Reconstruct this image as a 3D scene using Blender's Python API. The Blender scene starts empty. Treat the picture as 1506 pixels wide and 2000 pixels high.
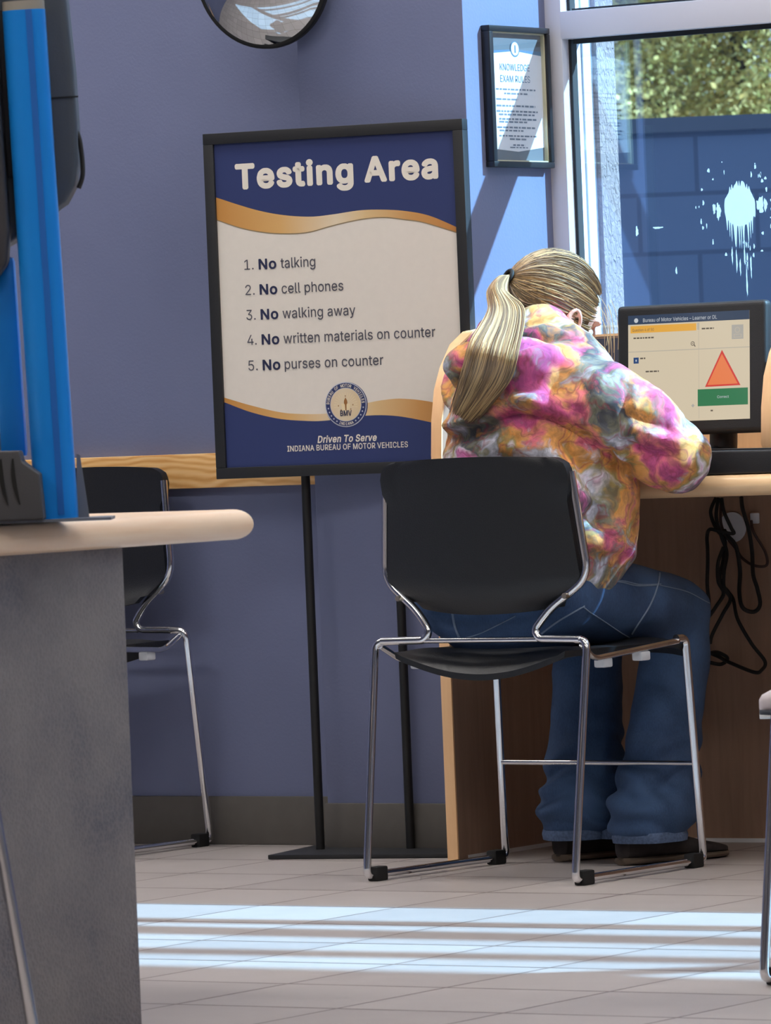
import bpy, bmesh, math, random
import numpy as np
from mathutils import Vector, Matrix, noise
from mathutils.bvhtree import BVHTree

C = bpy.context.scene.collection
PI = math.pi
rnd = random.Random(7)

# ------------------------------------------------------------------ camera, light, exposure
# X runs along the blue wall, Y out of the room through it, Z up; metres.
CAM_H, YAW, ROLL, F = 0.9, math.radians(33.4), math.radians(2.3), 11500.0
PITCH = math.atan(195.0 / F)
fwd = Vector((-math.sin(YAW) * math.cos(PITCH), math.cos(YAW) * math.cos(PITCH), -math.sin(PITCH)))
r0 = Vector((math.cos(YAW), math.sin(YAW), 0))
u0 = r0.cross(fwd)
cr = r0 * math.cos(ROLL) - u0 * math.sin(ROLL)
cu = r0 * math.sin(ROLL) + u0 * math.cos(ROLL)
cam = bpy.data.cameras.new('camera')
cam.lens = F * 36.0 / 2000.0
cam.sensor_width = 36.0
cam.clip_start = 0.05
cam.clip_end = 400
cam.dof.use_dof = True
cam.dof.focus_distance = 11.4
cam.dof.aperture_fstop = 24.0
camo = bpy.data.objects.new('camera', cam)
C.objects.link(camo)
camo.matrix_world = Matrix(((cr.x, cu.x, -fwd.x, 0), (cr.y, cu.y, -fwd.y, 0), (cr.z, cu.z, -fwd.z, CAM_H), (0, 0, 0, 1)))
bpy.context.scene.camera = camo

vs = bpy.context.scene.view_settings
vs.view_transform = 'Standard'
vs.look = 'None'
vs.gamma = 1.0
vs.use_curve_mapping = False
vs.exposure = 0.0

SUN_DIR = Vector((-1.2, -0.75, -1.0)).normalized()
sun = bpy.data.lights.new('sun', 'SUN')
sun.energy = 22.5
sun.color = (0.42, 0.75, 1.0)
sun.angle = math.radians(0.6)
suno = bpy.data.objects.new('sun', sun)
C.objects.link(suno)
suno.rotation_euler = SUN_DIR.to_track_quat('-Z', 'Y').to_euler()
suno.location = (2, 14, 8)

world = bpy.data.worlds.new('world')
bpy.context.scene.world = world
world.use_nodes = True
bg = world.node_tree.nodes['Background']
bg.inputs[0].default_value = (0.50, 0.70, 1.0, 1)
bg.inputs[1].default_value = 1.1

CEIL_STRENGTH = 18.5
CEIL_COLOR = (1.0, 0.955, 0.90)

# ------------------------------------------------------------------ materials
def lin(c):
    if isinstance(c, str):
        c = tuple(int(c[i:i + 2], 16) for i in (0, 2, 4))
    return tuple(((x / 255) / 12.92 if x / 255 <= 0.04045 else ((x / 255 + 0.055) / 1.055) ** 2.4) for x in c)

class NT:
    def __init__(s, name):
        s.m = bpy.data.materials.new(name)
        s.m.use_nodes = True
        s.t = s.m.node_tree
        s.b = s.t.nodes['Principled BSDF']
        s.out = s.t.nodes['Material Output']
    def n(s, typ, ins=None, **kw):
        x = s.t.nodes.new('ShaderNode' + typ)
        for k, v in kw.items():
            setattr(x, k, v)
        for k, v in (ins or {}).items():
            if isinstance(v, bpy.types.NodeSocket):
                s.t.links.new(v, x.inputs[k])
            else:
                x.inputs[k].default_value = v
        return x
    def l(s, a, b):
        s.t.links.new(a, b)
    def coords(s, scale=(1, 1, 1), rot=(0, 0, 0), loc=(0, 0, 0), kind='Object'):
        tc = s.n('TexCoord')
        mp = s.n('Mapping', {'Vector': tc.outputs[kind], 'Scale': scale, 'Rotation': rot, 'Location': loc})
        return mp.outputs[0]
    def ramp(s, fac, stops, interp='LINEAR'):
        r = s.n('ValToRGB', {'Fac': fac})
        cr_ = r.color_ramp
        cr_.interpolation = interp
        while len(cr_.elements) < len(stops):
            cr_.elements.new(0.5)
        for e, (p, c) in zip(cr_.elements, stops):
            e.position = p
            e.color = (*c, 1)
        return r.outputs[0]
    def bump(s, h, strength=0.3, dist=0.01):
        b = s.n('Bump', {'Height': h, 'Strength': strength, 'Distance': dist})
        s.l(b.outputs[0], s.b.inputs['Normal'])

def pmat(name, col, rough=0.5, metal=0.0, noise_amt=0.0, noise_scale=30, bump=0.0, bump_scale=200, spec=0.5, coat=0.0):
    k = NT(name)
    c = lin(col)
    k.b.inputs['Base Color'].default_value = (*c, 1)
    k.b.inputs['Roughness'].default_value = rough
    k.b.inputs['Metallic'].default_value = metal
    k.b.inputs['Specular IOR Level'].default_value = spec
    k.b.inputs['Coat Weight'].default_value = coat
    if noise_amt:
        nz = k.n('TexNoise', {'Vector': k.coords(), 'Scale': noise_scale, 'Detail': 4.0})
        a = tuple(x * (1 - noise_amt) for x in c)
        b = tuple(min(1, x * (1 + noise_amt)) for x in c)
        k.l(k.ramp(nz.outputs[0], [(0.3, a), (0.7, b)]), k.b.inputs['Base Color'])
    if bump:
        nb = k.n('TexNoise', {'Vector': k.coords(), 'Scale': bump_scale, 'Detail': 3.0})
        k.bump(nb.outputs[0], bump, 0.004)
    return k.m

def emat(name, col, strength=1.0, rough=0.3):
    k = NT(name)
    k.b.inputs['Base Color'].default_value = (0.01, 0.01, 0.01, 1)
    k.b.inputs['Emission Color'].default_value = (*lin(col), 1)
    k.b.inputs['Emission Strength'].default_value = strength
    k.b.inputs['Roughness'].default_value = rough
    return k.m

def wood(name, c1, c2, scale=(2, 18, 18), rough=0.4, rings=False, bump=0.02):
    k = NT(name)
    v = k.coords(scale)
    n1 = k.n('TexNoise', {'Vector': v, 'Scale': 2.2, 'Detail': 6.0, 'Roughness': 0.6, 'Distortion': 0.6})
    f = n1.outputs[0]
    if rings:
        w = k.n('TexWave', {'Vector': v, 'Scale': 0.9, 'Distortion': 5.0, 'Detail': 2.0, 'Detail Scale': 0.8}, bands_direction='Z')
        mx = k.n('Math', {0: w.outputs[1], 1: 0.62}, operation='MULTIPLY')
        mx2 = k.n('Math', {0: n1.outputs[0], 1: 0.38}, operation='MULTIPLY')
        f = k.n('Math', {0: mx.outputs[0], 1: mx2.outputs[0]}, operation='ADD').outputs[0]
    k.l(k.ramp(f, [(0.25, lin(c1)), (0.75, lin(c2))]), k.b.inputs['Base Color'])
    k.b.inputs['Roughness'].default_value = rough
    k.bump(f, bump, 0.003)
    return k.m

M = {}
# painted wall
k = NT('wall_paint')
nz = k.n('TexNoise', {'Vector': k.coords(), 'Scale': 3.0, 'Detail': 4.0})
k.l(k.ramp(nz.outputs[0], [(0.3, lin((106, 113, 145))), (0.7, lin((111, 118, 150)))]), k.b.inputs['Base Color'])
k.b.inputs['Roughness'].default_value = 0.55
nb = k.n('TexNoise', {'Vector': k.coords(), 'Scale': 160.0, 'Detail': 2.0})
k.bump(nb.outputs[0], 0.12, 0.003)
M['wall'] = k.m
M['wall_far'] = pmat('far_wall_paint', (150, 150, 160), 0.7)
M['ceiling'] = pmat('ceiling_tile', (225, 222, 215), 0.8, noise_amt=0.05)
M['baseboard'] = pmat('rubber_baseboard', (92, 88, 84), 0.5, noise_amt=0.06)
# floor tile: 0.30 m grid with dark grout
k = NT('floor_tile')
tc = k.n('TexCoord')
sx = k.n('SeparateXYZ', {0: tc.outputs['Object']})
def grid(sock, off, per, w):
    a = k.n('Math', {0: sock, 1: -off}, operation='ADD')
    b = k.n('Math', {0: a.outputs[0], 1: per}, operation='DIVIDE')
    fl = k.n('Math', {0: b.outputs[0]}, operation='FLOOR')
    fr = k.n('Math', {0: b.outputs[0]}, operation='FRACT')
    c = k.n('Math', {0: fr.outputs[0], 1: -0.5}, operation='ADD')
    d = k.n('Math', {0: c.outputs[0]}, operation='ABSOLUTE')
    e = k.n('Math', {0: d.outputs[0], 1: 0.5 - w / per}, operation='GREATER_THAN')
    return e.outputs[0], fl.outputs[0]
g1, i1 = grid(sx.outputs[0], -5.290, 0.299, 0.0030)
g2, i2 = grid(sx.outputs[1], 7.380, 0.3065, 0.0042)
gm = k.n('Math', {0: g1, 1: g2}, operation='MAXIMUM')
cid = k.n('CombineXYZ', {0: i1, 1: i2})
wn = k.n('TexWhiteNoise', {'Vector': cid.outputs[0]})
nz = k.n('TexNoise', {'Vector': tc.outputs['Object'], 'Scale': 9.0, 'Detail': 5.0})
mixf = k.n('Math', {0: wn.outputs[0], 1: nz.outputs[0]}, operation='ADD')
hf = k.n('Math', {0: mixf.outputs[0], 1: 0.5}, operation='MULTIPLY')
tile = k.ramp(hf.outputs[0], [(0.25, lin((160, 152, 150))), (0.75, lin((173, 165, 162)))])
mx = k.n('Mix', data_type='RGBA')
k.l(gm.outputs[0], mx.inputs[0]); k.l(tile, mx.inputs[6]); mx.inputs[7].default_value = (*lin((98, 84, 80)), 1)
k.l(mx.outputs[2], k.b.inputs['Base Color'])
k.b.inputs['Roughness'].default_value = 0.42
inv = k.n('Math', {0: 1.0, 1: gm.outputs[0]}, operation='SUBTRACT')
k.bump(inv.outputs[0], 0.4, 0.002)
M['floor'] = k.m

k = NT('oak_rail')
v = k.coords((1.6, 1, 9.0))
w0 = k.n('TexNoise', {'Vector': k.coords((2.2, 1, 5.0)), 'Scale': 2.0, 'Detail': 2.0})
ad = k.n('VectorMath', {0: v, 1: k.n('VectorMath', {0: w0.outputs[1], 'Scale': 0.55}, operation='SCALE').outputs[0]}, operation='ADD')
w1 = k.n('TexWave', {'Vector': ad.outputs[0], 'Scale': 2.6, 'Distortion': 2.2, 'Detail': 3.0, 'Detail Scale': 1.6}, bands_direction='Z')
n1 = k.n('TexNoise', {'Vector': k.coords((6, 1, 90)), 'Scale': 3.0, 'Detail': 4.0})
f = k.n('Math', {0: k.n('Math', {0: w1.outputs[1], 1: 0.55}, operation='MULTIPLY').outputs[0], 1: k.n('Math', {0: n1.outputs[0], 1: 0.5}, operation='MULTIPLY').outputs[0]}, operation='ADD')
k.l(k.ramp(f.outputs[0], [(0.2, lin((222, 160, 92))), (0.55, lin((240, 190, 124))), (0.9, lin((248, 206, 146)))]), k.b.inputs['Base Color'])
k.b.inputs['Roughness'].default_value = 0.42
M['oak_rail'] = k.m
M['maple'] = wood('maple_edge', (240, 198, 148), (248, 216, 174), (2, 2, 26), 0.35)
M['maple_y'] = wood('maple_edge_long', (246, 208, 172), (252, 226, 198), (22, 2, 22), 0.35)
M['divider_face'] = wood('carrel_veneer', (146, 116, 98), (166, 134, 114), (26, 26, 2), 0.5)
M['divider_edge'] = wood('carrel_edge', (242, 192, 142), (250, 206, 156), (30, 30, 3), 0.42)
M['trim_and_gap_white'] = pmat('trim_and_gap_white', (225, 225, 228), 0.4)  # also colours the strips that imitate light under the carrel panels
k = NT('grey_laminate')
v = k.coords((1, 1, 1))
n1 = k.n('TexNoise', {'Vector': v, 'Scale': 7.0, 'Detail': 3.0})
n2 = k.n('TexVoronoi', {'Vector': v, 'Scale': 170.0})
mm = k.n('Math', {0: n2.outputs[0], 1: 0.22}, operation='MULTIPLY')
ad = k.n('Math', {0: n1.outputs[0], 1: mm.outputs[0]}, operation='ADD')
k.l(k.ramp(ad.outputs[0], [(0.35, lin((94, 94, 104))), (0.55, lin((118, 114, 118))), (0.8, lin((130, 125, 127)))]), k.b.inputs['Base Color'])
k.b.inputs['Roughness'].default_value = 0.6
k.bump(n2.outputs[0], 0.35, 0.003)
M['laminate'] = k.m
M['black_plastic'] = pmat('black_plastic', (30, 31, 34), 0.5, bump=0.15, bump_scale=600)
M['chair_plastic'] = pmat('chair_plastic', (20, 21, 25), 0.45, bump=0.2, bump_scale=500)
M['black_metal'] = pmat('black_powder_coat', (28, 29, 33), 0.5, bump=0.1, bump_scale=700)
M['post_black'] = pmat('post_black', (13, 13, 15), 0.5)
M['rubber'] = pmat('black_rubber', (12, 12, 13), 0.7)
M['chrome'] = pmat('chrome', (225, 225, 228), 0.13, 1.0)
M['screw'] = pmat('screw_steel', (190, 180, 165), 0.3, 1.0)
M['glide'] = pmat('white_nylon', (205, 208, 214), 0.5)
M['cream'] = pmat('poster_cream', (222, 214, 204), 0.55, noise_amt=0.015, noise_scale=60)
M['navy'] = pmat('poster_navy', (40, 53, 102), 0.5)
k = NT('poster_gold')
v = k.coords()
sx_ = k.n('SeparateXYZ', {0: v})
k.l(k.ramp(k.n('Math', {0: k.n('Math', {0: sx_.outputs[0], 1: 1.8}, operation='MULTIPLY').outputs[0], 1: 0.5}, operation='ADD').outputs[0],
    [(0.05, lin((196, 138, 70))), (0.28, lin((214, 168, 104))), (0.50, lin((222, 205, 176))), (0.62, lin((216, 184, 134))), (0.8, lin((200, 146, 84))), (0.97, lin((186, 124, 62)))]), k.b.inputs['Base Color'])
k.b.inputs['Roughness'].default_value = 0.5
M['gold'] = k.m
M['gold_dark_line'] = pmat('poster_dark_line', (150, 130, 100), 0.5)  # printed dark line along the upper gold band
M['print_light'] = pmat('print_cream_white', (228, 220, 208), 0.5)
M['print_grey'] = pmat('print_grey', (78, 77, 88), 0.5)
M['print_navy'] = pmat('print_navy', (34, 40, 74), 0.5)
M['seal_silver'] = pmat('seal_silver', (190, 192, 205), 0.5)
M['seal_ray'] = pmat('seal_ray', (232, 212, 170), 0.5)
M['seal_torch'] = pmat('seal_torch', (150, 100, 50), 0.5)
M['mirror'] = pmat('mirror_glass', (205, 210, 215), 0.03, 1.0)
M['frame_black'] = pmat('picture_frame_black', (24, 24, 28), 0.35)
M['frame_gold'] = pmat('picture_frame_lining', (196, 190, 160), 0.4)
M['paper'] = pmat('paper_white', (228, 226, 232), 0.6)
M['paper_grey'] = pmat('paper_grey_band', (104, 106, 112), 0.6)
M['paper_blue'] = pmat('print_teal', (84, 112, 140), 0.6)
M['paper_ink'] = pmat('print_ink', (110, 116, 130), 0.6)
M['alu'] = pmat('window_frame_taupe', (202, 203, 214), 0.45)
M['alu_light'] = pmat('window_frame_light', (220, 220, 225), 0.45)
M['gasket'] = pmat('black_gasket', (16, 18, 24), 0.6)
k = NT('stucco')
v = k.coords((1, 1, 1))
n1 = k.n('TexNoise', {'Vector': k.coords((60, 60, 34)), 'Scale': 1.5, 'Detail': 5.0, 'Distortion': 1.0})
k.b.inputs['Base Color'].default_value = (*lin((140, 122, 120)), 1)
k.b.inputs['Roughness'].default_value = 0.9
k.bump(n1.outputs[0], 1.0, 0.012)
M['stucco'] = k.m
k = NT('window_glass')
k.t.nodes.remove(k.b)
tr = k.n('BsdfTransparent', {'Color': (0.90, 0.94, 0.97, 1)})
gl = k.n('BsdfGlossy', {'Color': (0.9, 0.95, 1.0, 1), 'Roughness': 0.01})
lw = k.n('LayerWeight', {'Blend': 0.5})
f2 = k.n('Math', {0: lw.outputs[1], 1: 4.0}, operation='POWER')
f3 = k.n('Math', {0: f2.outputs[0], 1: 0.6, 2: 0.12}, operation='MULTIPLY_ADD')
ms = k.n('MixShader', {0: f3.outputs[0], 1: tr.outputs[0], 2: gl.outputs[0]})
k.l(ms.outputs[0], k.out.inputs[0])
M['glass'] = k.m
k = NT('clear_cover')
k.t.nodes.remove(k.b)
tr = k.n('BsdfTransparent', {'Color': (0.97, 0.98, 0.98, 1)})
gl = k.n('BsdfGlossy', {'Color': (1, 1, 1, 1), 'Roughness': 0.03})
lw = k.n('LayerWeight', {'Blend': 0.5})
f2 = k.n('Math', {0: lw.outputs[1], 1: 4.0}, operation='POWER')
f3 = k.n('Math', {0: f2.outputs[0], 1: 0.5, 2: 0.02}, operation='MULTIPLY_ADD')
ms = k.n('MixShader', {0: f3.outputs[0], 1: tr.outputs[0], 2: gl.outputs[0]})
k.l(ms.outputs[0], k.out.inputs[0])
M['clear'] = k.m
k = NT('dried_splatter')
df = k.n('BsdfDiffuse', {'Color': (0.75, 0.77, 0.8, 1)})
tl = k.n('BsdfTranslucent', {'Color': (0.75, 0.77, 0.8, 1)})
ms = k.n('MixShader', {0: 0.6, 1: df.outputs[0], 2: tl.outputs[0]})
k.l(ms.outputs[0], k.out.inputs[0])
M['splat'] = k.m
k = NT('enclosure_block')
v = k.coords()
br = k.n('TexBrick', {'Vector': k.coords((1, 1, 1), (PI / 2, 0, 0)), 'Color1': (*lin((108, 120, 144)), 1), 'Color2': (*lin((114, 126, 150)), 1), 'Mortar': (*lin((92, 102, 124)), 1), 'Scale': 1.0, 'Mortar Size': 0.008, 'Brick Width': 0.4, 'Row Height': 0.2})
k.l(br.outputs[0], k.b.inputs['Base Color'])
k.b.inputs['Roughness'].default_value = 0.9
M['block'] = k.m
M['coping'] = pmat('block_coping', (92, 96, 110), 0.9)
M['asphalt'] = pmat('asphalt', (95, 96, 100), 0.95, noise_amt=0.2)
M['grass'] = pmat('grass', (96, 104, 60), 0.95, noise_amt=0.4, noise_scale=8)
M['bark'] = pmat('bark', (74, 62, 52), 0.9, noise_amt=0.3)
k = NT('leaves')
at = k.n('Attribute', attribute_name='tone')
k.l(k.ramp(at.outputs['Fac'], [(0.0, lin((118, 104, 70))), (0.3, lin((178, 158, 92))), (0.55, lin((230, 200, 118))), (0.8, lin((252, 222, 142))), (1.0, lin((246, 186, 92)))]), k.b.inputs['Base Color'])
k.b.inputs['Roughness'].default_value = 0.6
tl = k.n('BsdfTranslucent', {'Color': (0.35, 0.36, 0.12, 1)})
ms = k.n('MixShader', {0: 0.3, 1: k.b.outputs[0], 2: tl.outputs[0]})
k.l(ms.outputs[0], k.out.inputs[0])
M['leaves'] = k.m
# kiosk
M['blue_metal'] = pmat('blue_anodised', (24, 140, 236), 0.32, 0.2)
M['blue_dark'] = pmat('blue_anodised_groove', (14, 96, 184), 0.5)
M['kiosk_shell'] = pmat('kiosk_slate_shell', (62, 70, 82), 0.5, bump=0.1, bump_scale=500)
M['kiosk_dark'] = pmat('kiosk_dark_shell', (52, 52, 58), 0.5)
M['kiosk_base'] = pmat('kiosk_vent_housing', (66, 66, 70), 0.6, bump=0.15, bump_scale=500)
M['slot'] = pmat('vent_slot_black', (8, 8, 9), 0.8)
M['steel_plate'] = pmat('grey_steel_plate', (112, 118, 130), 0.45, 0.3)
M['cap_metal'] = pmat('mast_cap', (150, 146, 138), 0.5)
# monitor screen
M['scr_bg'] = emat('screen_beige', (206, 192, 166), 1.0)
M['scr_navy'] = emat('screen_navy', (46, 62, 86), 1.0)
M['scr_orange'] = emat('screen_orange', (222, 164, 66), 1.0)
M['scr_text'] = emat('screen_text_light', (190, 195, 200), 1.0)
M['scr_dark'] = emat('screen_text_dark', (92, 84, 74), 1.0)
M['scr_line'] = emat('screen_rule', (180, 172, 156), 1.0)
M['scr_green'] = emat('screen_green', (44, 116, 76), 1.0)
M['scr_red'] = emat('screen_red', (204, 62, 56), 1.0)
M['scr_salmon'] = emat('screen_salmon', (226, 124, 76), 1.0)
M['scr_grey'] = emat('screen_grey', (168, 164, 156), 1.0)
M['scr_blue'] = emat('screen_blue', (40, 70, 116), 1.0)
M['grommet'] = pmat('grommet_daylight_and_clip', (214, 220, 232), 0.4)  # pale tone stands for daylight in the grommet hole; also the clip's plastic
M['brown_cable'] = pmat('brown_cable', (52, 30, 26), 0.6)
# person
k = NT('skin')
nz = k.n('TexNoise', {'Vector': k.coords(), 'Scale': 25.0, 'Detail': 3.0})
k.l(k.ramp(nz.outputs[0], [(0.3, lin((214, 160, 142))), (0.7, lin((226, 176, 158)))]), k.b.inputs['Base Color'])
k.b.inputs['Roughness'].default_value = 0.5
k.b.inputs['Subsurface Weight'].default_value = 0.25
k.b.inputs['Subsurface Radius'].default_value = (0.012, 0.004, 0.002)
M['skin'] = k.m
k = NT('tie_dye_fleece')
v = k.coords()
wz = k.n('TexNoise', {'Vector': v, 'Scale': 9.0, 'Detail': 3.0})
sub = k.n('VectorMath', {0: wz.outputs[1], 1: (0.5, 0.5, 0.5)}, operation='SUBTRACT')
sc = k.n('VectorMath', {0: sub.outputs[0], 'Scale': 0.14}, operation='SCALE')
wv = k.n('VectorMath', {0: v, 1: sc.outputs[0]}, operation='ADD')
n1 = k.n('TexNoise', {'Vector': wv.outputs[0], 'Scale': 7.5, 'Detail': 3.5, 'Roughness': 0.5})
base = k.ramp(n1.outputs[0], [(0.34, lin((178, 84, 140))), (0.42, lin((198, 86, 132))), (0.465, lin((214, 122, 124))), (0.50, lin((216, 158, 98))), (0.545, lin((204, 142, 72))),
                              (0.58, lin((156, 140, 88))), (0.62, lin((214, 206, 216))), (0.67, lin((204, 112, 170)))])
mp2 = k.n('VectorMath', {0: wv.outputs[0], 1: (3.1, 7.7, 1.3)}, operation='ADD')
n2 = k.n('TexNoise', {'Vector': mp2.outputs[0], 'Scale': 7.5, 'Detail': 5.0, 'Roughness': 0.62})
dk = k.ramp(n2.outputs[0], [(0.485, (0, 0, 0)), (0.56, (1, 1, 1))])
n3 = k.n('TexNoise', {'Vector': mp2.outputs[0], 'Scale': 15.0, 'Detail': 4.0})
dark = k.ramp(n3.outputs[0], [(0.36, lin((52, 52, 64))), (0.48, lin((84, 86, 92))), (0.55, lin((126, 124, 104))), (0.62, lin((160, 162, 176))), (0.70, lin((216, 216, 228)))])
m1 = k.n('Mix', data_type='RGBA')
k.l(dk, m1.inputs[0]); k.l(base, m1.inputs[6]); k.l(dark, m1.inputs[7])
n4 = k.n('TexNoise', {'Vector': wv.outputs[0], 'Scale': 16.0, 'Detail': 2.0})
rg = k.n('Math', {0: k.n('Math', {0: n4.outputs[0], 1: -0.5}, operation='ADD').outputs[0]}, operation='ABSOLUTE')
vein = k.ramp(rg.outputs[0], [(0.0, (0.55, 0.55, 0.55)), (0.03, (0, 0, 0))])
m2 = k.n('Mix', data_type='RGBA')
k.l(vein, m2.inputs[0]); k.l(m1.outputs[2], m2.inputs[6]); m2.inputs[7].default_value = (*lin((150, 60, 80)), 1)
n5 = k.n('TexNoise', {'Vector': wv.outputs[0], 'Scale': 42.0, 'Detail': 4.0, 'Roughness': 0.65})
cr5 = k.ramp(n5.outputs[0], [(0.36, (0.72, 0.72, 0.72)), (0.48, (1, 1, 1)), (0.64, (1.35, 1.35, 1.35))])
m3 = k.n('Mix', data_type='RGBA', blend_type='MULTIPLY')
m3.inputs[0].default_value = 1.0
k.l(m2.outputs[2], m3.inputs[6]); k.l(cr5, m3.inputs[7])
k.l(m3.outputs[2], k.b.inputs['Base Color'])
k.b.inputs['Roughness'].default_value = 0.9
k.b.inputs['Sheen Weight'].default_value = 0.15
M['tiedye'] = k.m
k = NT('denim')
v = k.coords((1, 1, 1))
n1 = k.n('TexNoise', {'Vector': v, 'Scale': 7.0, 'Detail': 4.0})
n2 = k.n('TexNoise', {'Vector': k.coords((500, 500, 120)), 'Scale': 1.0, 'Detail': 2.0})
ad = k.n('Math', {0: k.n('Math', {0: n1.outputs[0], 1: 0.7}, operation='MULTIPLY').outputs[0], 1: k.n('Math', {0: n2.outputs[0], 1: 0.3}, operation='MULTIPLY').outputs[0]}, operation='ADD')
k.l(k.ramp(ad.outputs[0], [(0.35, lin((42, 62, 94))), (0.6, lin((62, 88, 126)))]), k.b.inputs['Base Color'])
k.b.inputs['Roughness'].default_value = 0.9
M['denim'] = k.m
M['denim_hem'] = pmat('denim_hem', (84, 102, 134), 0.9, noise_amt=0.25, noise_scale=200)
M['stitch'] = pmat('stitch_thread', (120, 136, 160), 0.9)
k = NT('hair')
at = k.n('Attribute', attribute_name='tone')
k.l(k.ramp(at.outputs['Fac'], [(0.0, lin((78, 64, 52))), (0.35, lin((128, 104, 78))), (0.6, lin((178, 146, 104))), (0.85, lin((206, 176, 128))), (1.0, lin((218, 194, 152)))]), k.b.inputs['Base Color'])
k.b.inputs['Roughness'].default_value = 0.42
k.b.inputs['Specular IOR Level'].default_value = 0.6
M['hair'] = k.m
M['hair_tie'] = pmat('hair_tie', (18, 18, 20), 0.7)
M['shoe'] = pmat('dark_suede', (42, 36, 36), 0.8, noise_amt=0.3, noise_scale=60)
M['sole'] = pmat('shoe_sole', (92, 78, 66), 0.8)
M['sneaker'] = pmat('pale_sneaker', (196, 186, 190), 0.7, noise_amt=0.06)
M['sneaker_sole'] = pmat('sneaker_sole', (206, 208, 210), 0.6)
M['sneaker_line'] = pmat('sneaker_dark_line', (52, 56, 66), 0.7)
M['eye'] = pmat('eye', (230, 228, 224), 0.2)
k = NT('light_panel')
k.b.inputs['Base Color'].default_value = (0.9, 0.9, 0.9, 1)
k.b.inputs['Emission Color'].default_value = (*CEIL_COLOR, 1)
k.b.inputs['Emission Strength'].default_value = CEIL_STRENGTH
M['light_panel'] = k.m

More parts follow.
